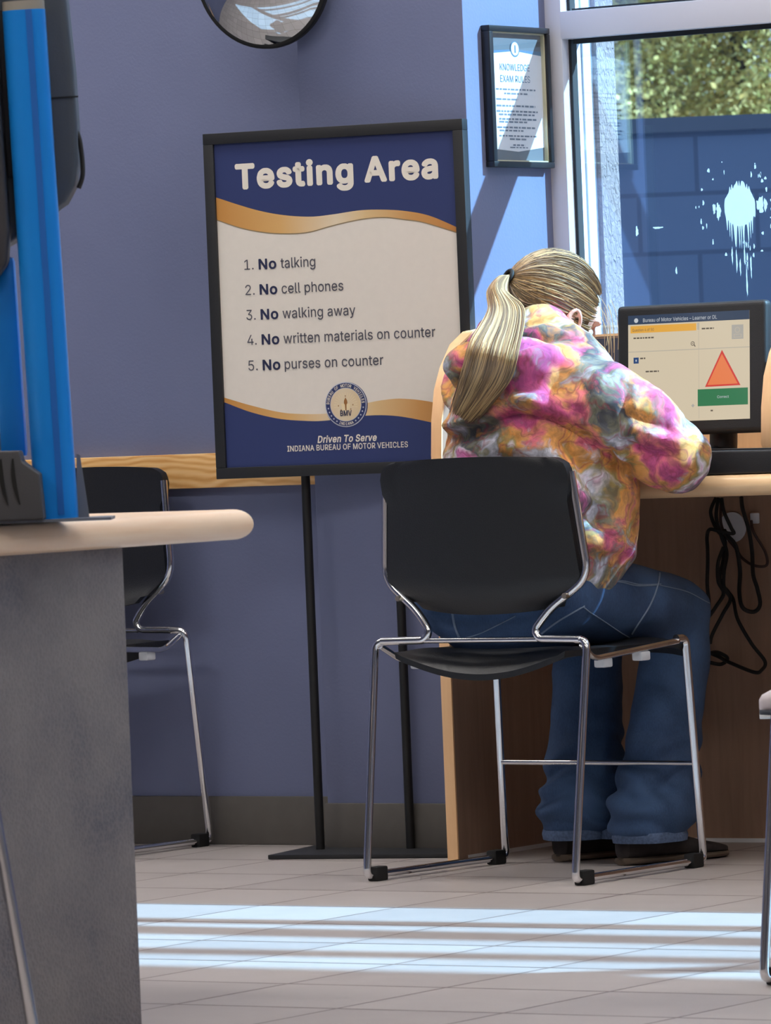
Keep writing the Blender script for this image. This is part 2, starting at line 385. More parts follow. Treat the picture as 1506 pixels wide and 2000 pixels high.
# ------------------------------------------------------------------ mesh helpers
class MB:
    def __init__(s):
        s.v = []; s.f = []; s.m = []; s.s = []; s.tone = []
    def add(s, vs_, fs, mat=0, smooth=False, tone=0.5):
        o = len(s.v)
        s.v += [tuple(p) for p in vs_]
        s.tone += [tone] * len(vs_) if not hasattr(tone, '__len__') else list(tone)
        for f in fs:
            s.f.append(tuple(i + o for i in f)); s.m.append(mat); s.s.append(smooth)
        return s
    def box(s, c, d, rot=None, bevel=0.0, mat=0, seg=2):
        bm = bmesh.new()
        bmesh.ops.create_cube(bm, size=1.0)
        for v in bm.verts:
            v.co = Vector((v.co.x * d[0], v.co.y * d[1], v.co.z * d[2]))
        if bevel:
            bmesh.ops.bevel(bm, geom=list(bm.edges), offset=bevel, segments=seg, affect='EDGES', profile=0.6)
        s.bm(bm, c, rot, mat, bool(bevel))
        return s
    def bm(s, bm, c=(0, 0, 0), rot=None, mat=0, smooth=False):
        bm.verts.index_update()
        R = rot if rot is not None else Matrix.Identity(3)
        c = Vector(c)
        s.add([R @ v.co + c for v in bm.verts], [[v.index for v in f.verts] for f in bm.faces], mat, smooth)
        bm.free()
    def prism(s, poly, h0, h1, ax=((1, 0, 0), (0, 1, 0), (0, 0, 1)), org=(0, 0, 0), bevel=0.0, mat=0, seg=3):
        # poly in the plane of ax[0], ax[1], pushed along ax[2] from h0 to h1
        bm = bmesh.new()
        vs_ = [bm.verts.new((p[0], p[1], h0)) for p in poly]
        f = bm.faces.new(vs_)
        ex = bmesh.ops.extrude_face_region(bm, geom=[f])
        for g in ex['geom']:
            if isinstance(g, bmesh.types.BMVert):
                g.co.z = h1
        bmesh.ops.recalc_face_normals(bm, faces=list(bm.faces))
        if bevel:
            es = [e for e in bm.edges if len(e.link_faces) == 2 and e.calc_face_angle(0) > 0.5]
            bmesh.ops.bevel(bm, geom=es, offset=bevel, segments=seg, affect='EDGES', profile=0.6)
        A = Matrix((ax[0], ax[1], ax[2])).transposed()
        s.bm(bm, org, A, mat, bool(bevel))
        return s
    def tube(s, path, r, seg=10, mat=0, tone=0.5, cap=True, closed=False):
        P = [Vector(p) for p in path]
        n = len(P)
        rs = r if hasattr(r, '__len__') else [r] * n
        vs_ = []; fs = []
        T = []
        for i in range(n):
            if closed:
                t = P[(i + 1) % n] - P[i - 1]
            else:
                t = P[min(i + 1, n - 1)] - P[max(i - 1, 0)]
            T.append(t.normalized() if t.length > 1e-9 else Vector((0, 0, 1)))
        ref = Vector((0, 0, 1)) if abs(T[0].z) < 0.9 else Vector((1, 0, 0))
        a = T[0].cross(ref).normalized()
        for i in range(n):
            a = (a - T[i] * a.dot(T[i])).normalized()
            b = T[i].cross(a)
            for j in range(seg):
                w = 2 * PI * j / seg
                vs_.append(P[i] + (a * math.cos(w) + b * math.sin(w)) * rs[i])
        for i in range(n if closed else n - 1):
            i2 = (i + 1) % n
            for j in range(seg):
                fs.append((i * seg + j, i * seg + (j + 1) % seg, i2 * seg + (j + 1) % seg, i2 * seg + j))
        if cap and not closed:
            fs.append(tuple(range(seg))[::-1]); fs.append(tuple((n - 1) * seg + j for j in range(seg)))
        s.add(vs_, fs, mat, True, tone)
        return s
    def loft(s, rings, mat=0, smooth=True, cap=True):
        n = len(rings[0]); vs_ = [p for r in rings for p in r]; fs = []
        for i in range(len(rings) - 1):
            for j in range(n):
                fs.append((i * n + j, i * n + (j + 1) % n, (i + 1) * n + (j + 1) % n, (i + 1) * n + j))
        if cap:
            fs.append(tuple(range(n))[::-1]); fs.append(tuple((len(rings) - 1) * n + j for j in range(n)))
        s.add(vs_, fs, mat, smooth)
        return s
    def limb(s, pts, ref=(1, 0, 0), seg=18, sup=2.0):
        # pts: (centre, half-width along ref, half-depth) ; rounded ends
        P = [Vector(p[0]) for p in pts]; n = len(P); rings = []
        ref = Vector(ref)
        def ring(c, t, a_, b_):
            a = (ref - t * ref.dot(t)).normalized(); b = t.cross(a)
            out = []
            for j in range(seg):
                w = 2 * PI * j / seg
                cx = math.copysign(abs(math.cos(w)) ** (2 / sup), math.cos(w)); sy = math.copysign(abs(math.sin(w)) ** (2 / sup), math.sin(w))
                out.append(c + a * cx * a_ + b * sy * b_)
            return out
        for i in range(n):
            t = (P[min(i + 1, n - 1)] - P[max(i - 1, 0)]).normalized()
            a_, b_ = pts[i][1], pts[i][2]
            if i == 0:
                for q in (85, 60, 30):
                    g = math.radians(q); rings.append(ring(P[0] - t * min(a_, b_) * math.sin(g), t, a_ * math.cos(g), b_ * math.cos(g)))
            rings.append(ring(P[i], t, a_, b_))
            if i == n - 1:
                for q in (30, 60, 85):
                    g = math.radians(q); rings.append(ring(P[i] + t * min(a_, b_) * math.sin(g), t, a_ * math.cos(g), b_ * math.cos(g)))
        return s.loft(rings)
    def ell(s, c, r, rot=None, mat=0, u=20, v=12):
        bm = bmesh.new()
        bmesh.ops.create_uvsphere(bm, u_segments=u, v_segments=v, radius=1.0)
        for q in bm.verts:
            q.co = Vector((q.co.x * r[0], q.co.y * r[1], q.co.z * r[2]))
        s.bm(bm, c, rot, mat, True)
        return s
    def cyl(s, a, b, r, seg=20, mat=0):
        return s.tube([a, b], r, seg, mat)
    def build(s, name, mats, parent=None, link=True, fix=True):
        me = bpy.data.meshes.new(name)
        me.from_pydata(s.v, [], s.f)
        for m_ in (mats if isinstance(mats, (list, tuple)) else [mats]):
            me.materials.append(M[m_] if isinstance(m_, str) else m_)
        me.polygons.foreach_set('material_index', s.m)
        me.polygons.foreach_set('use_smooth', s.s)
        if fix:
            bm = bmesh.new(); bm.from_mesh(me)
            bmesh.ops.recalc_face_normals(bm, faces=list(bm.faces))
            bm.to_mesh(me); bm.free()
        at_ = me.attributes.new('tone', 'FLOAT', 'POINT')
        at_.data.foreach_set('value', s.tone)
        try:
            me.set_sharp_from_angle(angle=math.radians(38))
        except Exception:
            pass
        o = bpy.data.objects.new(name, me)
        if link:
            C.objects.link(o)
        if parent is not None:
            o.parent = parent
        return o

def tag(o, label=None, cat=None, group=None, kind=None):
    if label: o['label'] = label
    if cat: o['category'] = cat
    if group: o['group'] = group
    if kind: o['kind'] = kind
    return o
def thing(name, label, cat, loc=(0, 0, 0), rz=0.0, group=None):
    o = bpy.data.objects.new(name, None)
    C.objects.link(o)
    o.empty_display_size = 0.1
    o.location = loc
    o.rotation_euler = (0, 0, rz)
    return tag(o, label, cat, group)
def struct(name, mb, mats, label=None, parent=None):
    o = mb.build(name, mats, parent)
    if parent is None:
        o['kind'] = 'structure'
    if label: o['label'] = label
    return o
def dup(root, loc, rz, label):
    r = root.copy(); C.objects.link(r); r.location = loc; r.rotation_euler = (0, 0, rz); r['label'] = label
    for ch in list(root.children):
        c = ch.copy(); C.objects.link(c); c.parent = r
        for g in list(ch.children):
            d = g.copy(); C.objects.link(d); d.parent = c
    return r
def fillet(pts, rad, n=6):
    P = [Vector(p) for p in pts]; out = [P[0]]
    for i in range(1, len(P) - 1):
        r = rad[i] if hasattr(rad, '__len__') else rad
        a = P[i - 1] - P[i]; b = P[i + 1] - P[i]
        d = min(r, a.length * 0.48, b.length * 0.48)
        p1 = P[i] + a.normalized() * d; p2 = P[i] + b.normalized() * d
        for k_ in range(n + 1):
            t = k_ / n
            out.append(p1 * (1 - t) ** 2 + P[i] * 2 * t * (1 - t) + p2 * t * t)
    out.append(P[-1])
    return out
def smooth_path(pts, n=8):
    P = [Vector(p) for p in pts]; out = []
    for i in range(len(P) - 1):
        p0 = P[max(i - 1, 0)]; p1 = P[i]; p2 = P[i + 1]; p3 = P[min(i + 2, len(P) - 1)]
        for k_ in range(n):
            t = k_ / n
            out.append(0.5 * ((2 * p1) + (p2 - p0) * t + (2 * p0 - 5 * p1 + 4 * p2 - p3) * t * t + (3 * p1 - p0 - 3 * p2 + p3) * t ** 3))
    out.append(P[-1])
    return out
def crv(pts, xs):
    # smooth curve through 2D points evaluated at xs
    x = np.array([p[0] for p in pts]); y = np.array([p[1] for p in pts])
    t = np.linspace(0, len(pts) - 1, 300)
    pp = smooth_path([(a, b, 0) for a, b in pts], 24)
    return np.interp(xs, [p.x for p in pp], [p.y for p in pp])

# letter outlines (code advance|points|triangles), regular and heavy
GLYPHS = {}
for _k, _t in ((0, """. 188|95,-4 83,-3 73,1 63,9 55,18 51,29 50,41 51,53 55,64 63,73 73,81 83,85 95,87 107,85 118,81 128,73 135,64 140,53 141,41 140,29 135,18 128,9 118,1 107,-3|11,12,13 10,11,13 10,13,14 9,10,14 9,14,15 8,9,15 8,15,16 7,8,16 7,16,17 6,7,17 6,17,18 5,6,18 5,18,19 4,5,19 4,19,20 3,4,20 3,20,21 2,3,21 2,21,22 1,2,22 1,22,23 0,1,23
0 453|227,-7 191,-3 158,7 130,24 105,48 85,77 69,113 57,155 50,202 48,254 50,306 57,353 69,395 85,431 106,461 130,484 159,502 191,512 227,516 262,512 295,502 323,484 348,461 368,431 384,395 396,353 403,306 405,254 403,202 396,155 384,113 368,77 348,48 323,24 295,7 263,-3 227,50 250,52 271,60 290,74 306,92 320,116 330,144 338,176 342,213 344,254 342,295 338,332 330,365 320,393 306,416 290,435 271,449 250,457 227,460 203,457 182,449 163,435 147,416 134,393 123,365 115,332 111,295 109,254 111,213 115,176 123,144 134,116 147,92 163,74 182,60 203,52|17,18,19 17,19,20 16,17,20 16,20,21 15,16,21 14,15,21 14,21,22 14,22,54 54,22,53 53,22,23 13,14,55 55,14,54 52,53,23 13,55,56 13,56,57 51,52,23 13,57,58 50,51,23 12,13,58 50,23,24 12,58,59 49,50,24 11,12,59 49,24,25 48,49,25 11,59,60 11,60,61 47,48,25 10,11,61 47,25,26 46,47,26 10,61,62 9,10,62 46,26,27 9,62,63 45,46,27 8,9,63 8,63,64 44,45,27 44,27,28 43,44,28 8,64,65 7,8,65 43,28,29 7,65,66 42,43,29 6,7,66 42,29,30 6,66,67 41,42,30 6,67,68 40,41,30 5,6,68 40,30,31 5,68,69 39,40,31 4,5,69 39,31,32 4,69,70 38,39,32 37,38,32 4,70,71 36,37,32 4,71,36 4,36,32 3,4,32 3,32,33 2,3,33 2,33,34 2,34,35 1,2,35 0,1,35
1 453|76,0 76,55 391,55 391,0 276,509 276,0 212,0 212,448 209,448 86,358 86,427 198,509|0,1,2 0,2,3 10,11,4 10,4,8 8,4,7 7,4,5 10,8,9 6,7,5
2 453|64,0 64,47 234,229 252,248 268,266 282,282 294,298 303,312 311,327 316,341 319,356 320,371 319,389 315,405 308,419 298,431 287,441 273,449 258,455 241,458 224,460 205,458 188,454 172,447 159,438 148,427 139,413 132,398 128,381 127,362 66,362 68,391 75,418 86,442 102,464 121,482 143,496 168,507 196,513 225,516 254,513 281,507 306,497 328,482 346,465 361,445 372,423 379,398 381,372 380,354 377,336 371,318 363,299 351,280 336,259 317,235 294,209 267,180 153,60 153,57 389,57 389,0|38,39,40 38,40,41 37,38,41 37,41,42 36,37,42 36,42,43 35,36,43 35,43,44 34,35,44 34,44,20 20,44,19 19,44,45 33,34,21 21,34,20 18,19,45 33,21,22 17,18,45 33,22,23 16,17,45 33,23,24 16,45,46 32,33,24 15,16,46 32,24,25 14,15,46 32,25,26 14,46,47 13,14,47 31,32,26 31,26,27 12,13,47 12,47,48 31,27,28 30,31,28 11,12,48 30,28,29 11,48,49 10,11,49 9,10,49 9,49,50 8,9,50 8,50,51 7,8,51 7,51,52 6,7,52 6,52,53 5,6,53 4,5,53 4,53,54 3,4,54 3,54,55 2,3,55 2,55,56 1,2,56 1,56,57 1,57,58 1,58,59 1,59,60 1,60,61 0,1,61
3 453|218,-7 188,-5 159,1 133,10 108,22 88,38 70,57 57,79 48,104 44,132 109,132 112,115 118,100 126,87 137,76 150,66 165,59 182,54 200,51 219,50 239,51 258,55 275,61 291,69 304,80 315,93 323,108 328,125 329,145 328,163 323,180 316,196 306,211 292,223 275,234 254,241 229,246 201,248 157,248 157,299 288,448 288,452 70,452 70,509 372,509 372,461 211,278 211,289 247,290 279,286 308,276 333,262 354,244 371,222 383,198 391,173 393,145 390,116 383,90 370,66 354,45 333,27 309,12 281,2 251,-5|42,43,44 42,44,45 42,45,41 41,45,40 40,45,46 39,40,47 47,40,46 38,39,47 47,48,49 38,47,49 38,49,50 38,50,51 38,51,37 37,51,52 36,37,52 35,36,52 35,52,53 34,35,53 33,34,53 32,33,53 32,53,54 31,32,54 31,54,55 30,31,55 29,30,55 29,55,56 28,29,56 27,28,56 27,56,57 8,9,10 8,10,11 26,27,57 26,57,58 8,11,12 25,26,58 7,8,12 7,12,13 24,25,58 24,58,59 7,13,14 23,24,59 6,7,14 6,14,15 22,23,59 6,15,16 22,59,60 21,22,60 6,16,17 5,6,17 20,21,60 5,17,18 19,20,60 5,18,19 5,19,60 5,60,61 4,5,61 4,61,62 3,4,62 3,62,63 2,3,63 2,63,64 1,2,64 1,64,0
4 453|40,105 40,158 247,509 311,509 109,166 109,163 413,163 413,105 282,0 282,121 282,146 282,318 343,318 343,0|1,2,3 1,3,4 1,4,5 1,5,6 1,6,7 0,1,7 10,11,12 10,12,13 9,10,13 8,9,13
5 453|221,-7 192,-5 165,1 140,11 118,25 99,41 83,60 71,82 63,105 60,130 122,130 125,115 130,102 138,89 148,78 160,68 173,60 188,54 204,51 221,50 241,51 259,56 276,64 291,75 304,89 314,104 322,122 326,141 328,162 326,183 321,203 314,221 303,237 290,251 275,262 257,270 238,275 218,277 201,276 184,273 167,268 152,262 139,255 128,246 67,253 96,509 366,509 366,452 151,452 134,301 136,301 148,311 162,318 178,325 194,330 212,333 229,334 252,332 274,328 294,321 313,311 330,299 345,285 358,269 370,251 379,231 386,210 390,187 391,163 388,132 381,102 369,76 352,52 332,32 309,15 282,3 253,-4|44,45,48 48,45,46 48,46,47 44,48,49 55,56,57 54,55,57 54,57,58 53,54,58 53,58,59 52,53,59 52,59,60 51,52,60 51,60,61 50,51,61 44,49,50 44,50,61 44,61,39 39,61,38 38,61,62 38,62,37 37,62,63 36,37,63 35,36,63 44,39,40 34,35,63 34,63,64 44,40,41 44,41,42 33,34,64 44,42,43 33,64,65 32,33,65 31,32,65 31,65,66 30,31,66 30,66,67 29,30,67 29,67,68 28,29,68 28,68,69 27,28,69 26,27,69 26,69,70 8,9,10 8,10,11 25,26,70 8,11,12 7,8,12 24,25,70 24,70,71 7,12,13 7,13,14 23,24,71 6,7,14 6,14,15 23,71,72 22,23,72 6,15,16 21,22,72 6,16,17 5,6,17 20,21,72 5,17,18 20,72,73 19,20,73 5,18,19 5,19,73 4,5,73 4,73,74 3,4,74 3,74,75 2,3,75 2,75,76 1,2,76 1,76,0
A 480|16,0 201,509 276,509 463,0 395,0 287,302 280,323 272,346 264,372 255,402 244,438 232,478 245,478 233,437 222,402 213,371 204,345 197,322 191,302 85,0 110,142 110,199 370,199 370,142|0,1,11 11,1,2 11,2,12 12,2,3 0,11,13 13,11,10 13,12,10 10,12,3 9,10,3 0,13,14 8,9,3 0,14,15 7,8,3 0,15,16 6,7,3 0,16,17 5,6,3 0,17,18 0,18,19 4,5,3 20,21,22 20,22,23
B 456|60,0 60,509 241,509 274,507 304,501 329,491 350,477 367,461 381,442 390,421 396,398 398,374 397,353 393,336 387,320 378,307 368,295 356,286 343,278 329,272 315,267 315,262 331,260 347,254 363,245 378,234 391,220 402,203 411,184 416,161 418,136 416,111 410,88 400,67 386,48 368,31 344,18 317,8 284,2 247,0 125,57 245,57 281,60 309,67 330,80 344,96 353,115 355,137 354,153 350,169 342,184 333,197 320,209 306,218 289,225 269,229 248,231 125,231 125,285 238,285 256,287 273,290 288,296 302,304 314,314 323,326 330,340 335,355 336,372 333,393 326,412 313,429 294,442 270,449 240,452 125,452|0,1,75 75,1,2 75,2,3 75,3,4 75,4,5 75,5,6 75,6,7 75,7,74 74,7,8 0,75,58 73,74,8 72,73,8 72,8,9 71,72,9 70,71,9 70,9,10 69,70,10 69,10,11 68,69,11 68,11,12 67,68,12 66,67,12 66,12,13 65,66,13 65,13,14 64,65,14 64,14,15 63,64,15 63,15,16 62,63,16 61,62,16 61,16,17 60,61,17 59,60,17 59,17,18 0,58,57 57,58,59 57,59,18 57,18,19 57,19,20 57,20,21 57,21,22 57,22,23 57,23,24 57,24,25 57,25,56 56,25,55 55,25,26 0,57,40 54,55,26 53,54,26 53,26,27 52,53,27 51,52,27 51,27,28 50,51,28 49,50,28 49,28,29 48,49,29 48,29,30 47,48,30 46,47,30 46,30,31 45,46,31 45,31,32 44,45,32 44,32,33 43,44,33 42,43,33 42,33,34 41,42,34 0,40,41 0,41,34 0,34,35 0,35,36 0,36,37 0,37,38 0,38,39
C 510|267,-7 225,-3 186,7 150,25 119,49 92,79 70,115 53,157 44,203 40,254 44,305 53,352 70,393 92,429 119,459 150,484 186,501 225,512 267,516 293,514 317,511 340,504 362,496 383,485 402,471 419,456 435,438 448,418 459,397 467,373 473,348 408,348 404,365 397,380 389,395 380,407 369,418 357,428 344,437 330,444 315,449 300,453 284,455 267,456 237,453 209,445 184,432 161,414 141,391 125,364 113,332 106,295 103,254 106,213 113,177 125,145 141,117 161,94 184,76 210,63 237,56 267,53 284,54 300,56 315,60 330,65 344,72 357,81 369,90 380,102 389,114 397,128 404,144 408,160 473,160 467,135 459,112 448,91 435,71 420,53 402,38 383,24 363,13 341,5 317,-2 293,-6|17,18,19 17,19,20 16,17,20 16,20,21 16,21,22 15,16,22 15,22,23 15,23,24 14,15,24 14,24,25 13,14,44 44,14,43 43,14,25 42,43,25 42,25,26 41,42,26 13,44,45 40,41,26 39,40,26 13,45,46 38,39,26 38,26,27 37,38,27 13,46,47 12,13,47 36,37,27 35,36,27 35,27,28 12,47,48 34,35,28 34,28,29 33,34,29 11,12,48 11,48,49 32,33,29 32,29,30 31,32,30 11,49,50 10,11,50 10,50,51 9,10,51 9,51,52 8,9,52 8,52,53 8,53,54 7,8,54 7,54,55 72,73,74 72,74,75 6,7,55 6,55,56 71,72,75 71,75,76 70,71,76 6,56,57 5,6,57 69,70,76 69,76,77 68,69,77 5,57,58 68,77,78 67,68,78 66,67,78 4,5,58 4,58,59 65,66,78 65,78,79 64,65,79 4,59,60 63,64,79 62,63,79 4,60,61 61,62,79 61,79,80 4,61,80 3,4,80 3,80,81 2,3,81 2,81,82 2,82,83 1,2,83 1,83,84 1,84,85 0,1,85
D 502|219,0 96,0 96,57 215,57 254,60 288,68 318,81 343,99 363,122 379,149 390,181 397,216 399,255 397,294 390,329 379,361 364,388 344,410 320,428 291,441 258,449 221,452 93,452 93,509 225,509 273,505 315,495 353,478 385,455 412,426 433,391 449,351 458,306 462,255 458,205 449,159 433,119 411,83 384,54 351,31 312,14 268,3 125,509 125,0 60,0 60,509|22,23,24 22,24,25 22,25,26 22,26,27 22,27,28 22,28,21 21,28,20 20,28,29 19,20,29 18,19,29 17,18,29 17,29,30 16,17,30 16,30,31 15,16,31 14,15,31 14,31,32 13,14,32 13,32,33 12,13,33 11,12,33 11,33,34 10,11,34 10,34,35 9,10,35 9,35,36 8,9,36 7,8,36 7,36,37 6,7,37 6,37,38 5,6,38 4,5,38 3,4,38 1,2,3 1,3,38 1,38,39 1,39,40 1,40,41 1,41,0 44,45,42 44,42,43
E 419|60,0 60,509 372,509 372,452 125,452 125,286 355,286 355,229 125,229 125,57 375,57 375,0|0,1,4 4,1,2 4,2,3 0,4,5 0,5,8 8,5,6 8,6,7 0,8,9 0,9,10 0,10,11
F 410|60,0 60,509 369,509 369,452 125,452 125,278 346,278 346,221 125,221 125,0|0,1,4 4,1,2 4,2,3 0,4,5 0,5,8 8,5,6 8,6,7 0,8,9
G 520|269,-7 225,-3 185,7 149,25 118,49 91,79 69,116 53,157 43,203 40,254 43,305 53,352 69,393 91,429 117,459 149,484 184,501 223,512 265,516 291,514 316,510 340,504 363,494 384,483 403,469 421,453 436,436 449,416 460,395 468,373 474,349 408,349 402,365 395,379 387,393 378,406 368,417 356,427 344,436 330,443 315,448 300,453 283,455 265,456 236,453 209,445 183,432 160,414 141,392 125,364 113,332 106,295 103,254 106,213 113,177 125,145 141,117 161,95 184,76 210,63 238,56 269,53 296,55 322,61 345,71 365,85 382,102 396,123 407,147 413,173 415,202 434,199 283,199 283,256 478,256 478,200 475,160 466,124 451,91 431,62 406,38 377,19 344,5 308,-4|17,18,19 17,19,20 16,17,20 16,20,21 16,21,22 15,16,22 15,22,23 14,15,23 14,23,24 14,24,25 13,14,44 44,14,43 43,14,25 42,43,25 41,42,25 41,25,26 13,44,45 40,41,26 39,40,26 13,45,46 38,39,26 38,26,27 37,38,27 13,46,47 12,13,47 36,37,27 35,36,27 35,27,28 12,47,48 34,35,28 34,28,29 11,12,48 33,34,29 11,48,49 32,33,29 32,29,30 31,32,30 11,49,50 10,11,50 10,50,51 9,10,51 9,51,52 72,73,74 72,74,70 70,74,75 8,9,52 8,52,53 8,53,54 7,8,54 72,70,69 71,70,75 71,75,76 69,72,71 69,71,76 7,54,55 68,69,76 68,76,77 6,7,55 67,68,77 6,55,56 67,77,78 66,67,78 6,56,57 5,6,57 65,66,78 5,57,58 65,78,79 64,65,79 4,5,58 4,58,59 63,64,79 4,59,60 63,79,80 62,63,80 4,60,61 61,62,80 4,61,80 3,4,80 3,80,81 2,3,81 2,81,82 1,2,82 1,82,83 0,1,83
H 517|60,0 60,509 125,509 125,289 392,289 392,509 457,509 457,0 392,0 392,232 125,232 125,0|0,1,2 0,2,3 4,5,6 4,6,7 0,3,10 10,3,4 10,4,9 9,4,7 0,10,11 8,9,7
I 300|31,0 31,57 118,57 118,452 31,452 31,509 269,509 269,452 183,452 183,57 269,57 269,0|4,5,6 4,6,7 3,4,7 2,3,8 8,3,7 2,8,9 0,1,2 0,2,9 0,9,10 0,10,11
K 467|104,145 104,216 116,231 128,246 139,261 151,275 162,289 174,303 187,317 199,331 212,344 364,509 448,509 231,276 228,276 60,0 60,509 125,509 125,334 124,225 125,193 125,0 372,0 188,259 228,309 449,0|10,11,12 10,12,13 9,10,13 8,9,13 7,8,13 6,7,13 5,6,14 14,6,13 5,14,0 4,5,0 3,4,0 2,3,0 1,2,0 15,16,17 15,17,18 15,18,19 15,19,20 15,20,21 23,24,25 22,23,25
L 393|60,0 60,509 125,509 125,57 361,57 361,0|0,1,2 0,2,3 0,3,4 0,4,5
M 628|60,0 60,509 152,509 277,187 280,179 284,170 287,159 291,147 295,135 299,123 303,110 307,97 311,84 315,71 319,60 322,49 307,49 311,59 314,71 318,83 322,95 326,108 330,121 334,134 338,146 342,158 346,169 349,179 352,187 476,509 568,509 568,0 504,0 504,291 504,302 504,314 504,327 505,340 505,354 505,369 505,383 506,398 506,413 506,428 507,443 507,457 513,457 508,441 503,425 498,409 492,393 487,378 482,363 477,348 472,335 467,322 463,310 459,300 456,291 342,0 286,0 170,291 167,300 163,310 159,321 155,333 150,347 145,361 140,376 134,392 129,408 124,424 118,441 112,457 119,457 119,444 120,430 120,416 120,401 121,386 121,372 121,357 121,342 122,328 122,315 122,302 122,291 122,0|0,1,73 73,1,2 73,2,74 74,2,3 28,29,45 45,29,30 45,30,46 46,30,31 0,73,72 75,74,3 28,45,44 47,46,31 76,75,3 28,44,48 48,44,43 48,47,43 43,47,31 0,72,76 76,72,71 0,76,77 71,76,3 42,43,31 28,48,49 70,71,3 0,77,78 41,42,31 28,49,50 69,70,3 0,78,79 40,41,31 28,50,51 68,69,3 0,79,80 39,40,31 28,51,52 67,68,3 0,80,81 38,39,31 28,52,53 66,67,3 0,81,82 37,38,31 28,53,54 65,66,3 0,82,83 36,37,31 28,54,55 64,65,3 0,83,84 35,36,31 28,55,56 63,64,3 0,84,85 34,35,31 28,56,57 62,63,3 0,85,86 33,34,31 28,57,58 61,62,3 0,86,87 60,61,3 28,58,59 32,33,31 60,3,4 27,28,59 60,4,5 26,27,59 60,5,6 25,26,59 60,6,7 24,25,59 60,7,8 23,24,59 60,8,9 22,23,59 60,9,10 21,22,59 60,10,11 20,21,59 60,11,12 19,20,59 60,12,18 18,12,13 18,19,13 13,19,59 14,13,59 60,18,17 15,14,59 60,17,16 60,16,15 60,15,59
N 523|60,0 60,509 136,509 343,183 349,174 355,163 363,151 371,137 379,122 388,107 396,90 405,73 414,55 405,54 403,72 402,90 401,108 400,126 399,142 399,157 399,171 399,184 399,195 399,509 463,509 463,0 387,0 202,290 194,303 186,317 177,331 168,346 159,363 148,381 136,402 123,425 108,452 119,454 120,429 121,406 122,384 123,363 124,345 124,328 125,313 125,301 125,291 125,0|0,1,36 36,1,2 36,2,37 37,2,3 22,23,24 22,24,25 38,37,3 0,36,38 38,36,35 0,38,39 35,38,3 34,35,3 0,39,40 33,34,3 0,40,41 32,33,3 0,41,42 31,32,3 30,31,3 0,42,43 29,30,3 0,43,44 28,29,3 0,44,45 27,28,3 0,45,46 0,46,47 26,27,3 21,22,25 20,21,25 26,3,4 26,4,5 19,20,25 26,5,6 18,19,25 26,6,7 17,18,25 26,7,8 16,17,25 26,8,9 15,16,25 26,9,10 14,15,11 11,15,25 26,10,14 14,10,11 12,11,25 26,14,13 13,12,25 26,13,25
O 533|267,-7 225,-3 186,7 150,25 119,49 92,79 70,115 53,157 44,203 40,254 44,305 53,352 70,393 92,429 119,459 150,484 186,501 225,512 267,516 309,512 348,501 384,484 415,459 442,429 464,393 480,352 490,305 493,254 490,203 480,157 464,115 442,79 415,49 384,25 348,7 309,-3 267,53 296,55 324,63 349,76 372,94 392,116 408,144 420,176 428,213 430,254 428,295 420,332 408,365 392,392 372,415 349,433 324,446 296,453 267,456 237,453 210,445 184,433 161,415 142,392 125,364 113,332 106,295 103,254 106,213 113,176 125,144 142,117 161,94 184,76 210,63 237,55|17,18,19 16,17,19 16,19,20 15,16,20 15,20,21 14,15,21 14,21,22 13,14,55 55,14,54 54,14,22 54,22,53 53,22,23 52,53,23 13,55,56 51,52,23 13,56,57 50,51,23 13,57,58 12,13,58 50,23,24 49,50,24 12,58,59 11,12,59 49,24,25 48,49,25 11,59,60 47,48,25 11,60,61 10,11,61 47,25,26 46,47,26 10,61,62 46,26,27 9,10,62 45,46,27 9,62,63 8,9,63 8,63,64 44,45,27 44,27,28 8,64,65 43,44,28 7,8,65 43,28,29 7,65,66 42,43,29 42,29,30 6,7,66 6,66,67 41,42,30 6,67,68 40,41,30 5,6,68 40,30,31 5,68,69 39,40,31 4,5,69 39,31,32 4,69,70 38,39,32 4,70,71 37,38,32 4,71,36 36,37,32 4,36,32 4,32,33 3,4,33 2,3,33 2,33,34 2,34,35 1,2,35 1,35,0
Q 533|245,159 313,159 369,85 384,65 468,-48 401,-48 346,27 331,46 267,-7 225,-3 186,7 150,25 119,49 92,79 70,115 53,157 44,203 40,254 44,305 53,352 70,393 92,429 119,459 150,484 186,501 225,512 267,516 309,512 348,501 384,484 415,459 442,429 464,393 480,352 490,305 493,254 490,203 480,157 464,115 442,79 415,49 384,25 348,7 309,-3 267,53 296,55 324,63 349,76 372,94 392,116 408,144 420,176 428,213 430,254 428,295 420,332 408,365 392,392 372,415 349,433 324,446 296,453 267,456 237,453 210,445 184,433 161,415 142,392 125,364 113,332 106,295 103,254 106,213 113,176 125,144 142,117 161,94 184,76 210,63 237,55|7,0,1 7,1,2 7,2,3 7,3,4 6,7,4 5,6,4 25,26,27 24,25,27 24,27,28 23,24,28 23,28,29 22,23,29 22,29,30 21,22,63 63,22,62 62,22,30 62,30,61 61,30,31 60,61,31 21,63,64 59,60,31 21,64,65 58,59,31 21,65,66 20,21,66 58,31,32 57,58,32 20,66,67 19,20,67 57,32,33 56,57,33 19,67,68 55,56,33 19,68,69 18,19,69 55,33,34 54,55,34 18,69,70 54,34,35 17,18,70 53,54,35 17,70,71 16,17,71 16,71,72 52,53,35 52,35,36 16,72,73 51,52,36 15,16,73 51,36,37 15,73,74 50,51,37 50,37,38 14,15,74 14,74,75 49,50,38 14,75,76 48,49,38 13,14,76 48,38,39 13,76,77 47,48,39 12,13,77 47,39,40 12,77,78 46,47,40 12,78,79 45,46,40 12,79,44 44,45,40 12,44,40 12,40,41 11,12,41 10,11,41 10,41,42 10,42,43 9,10,43 9,43,8
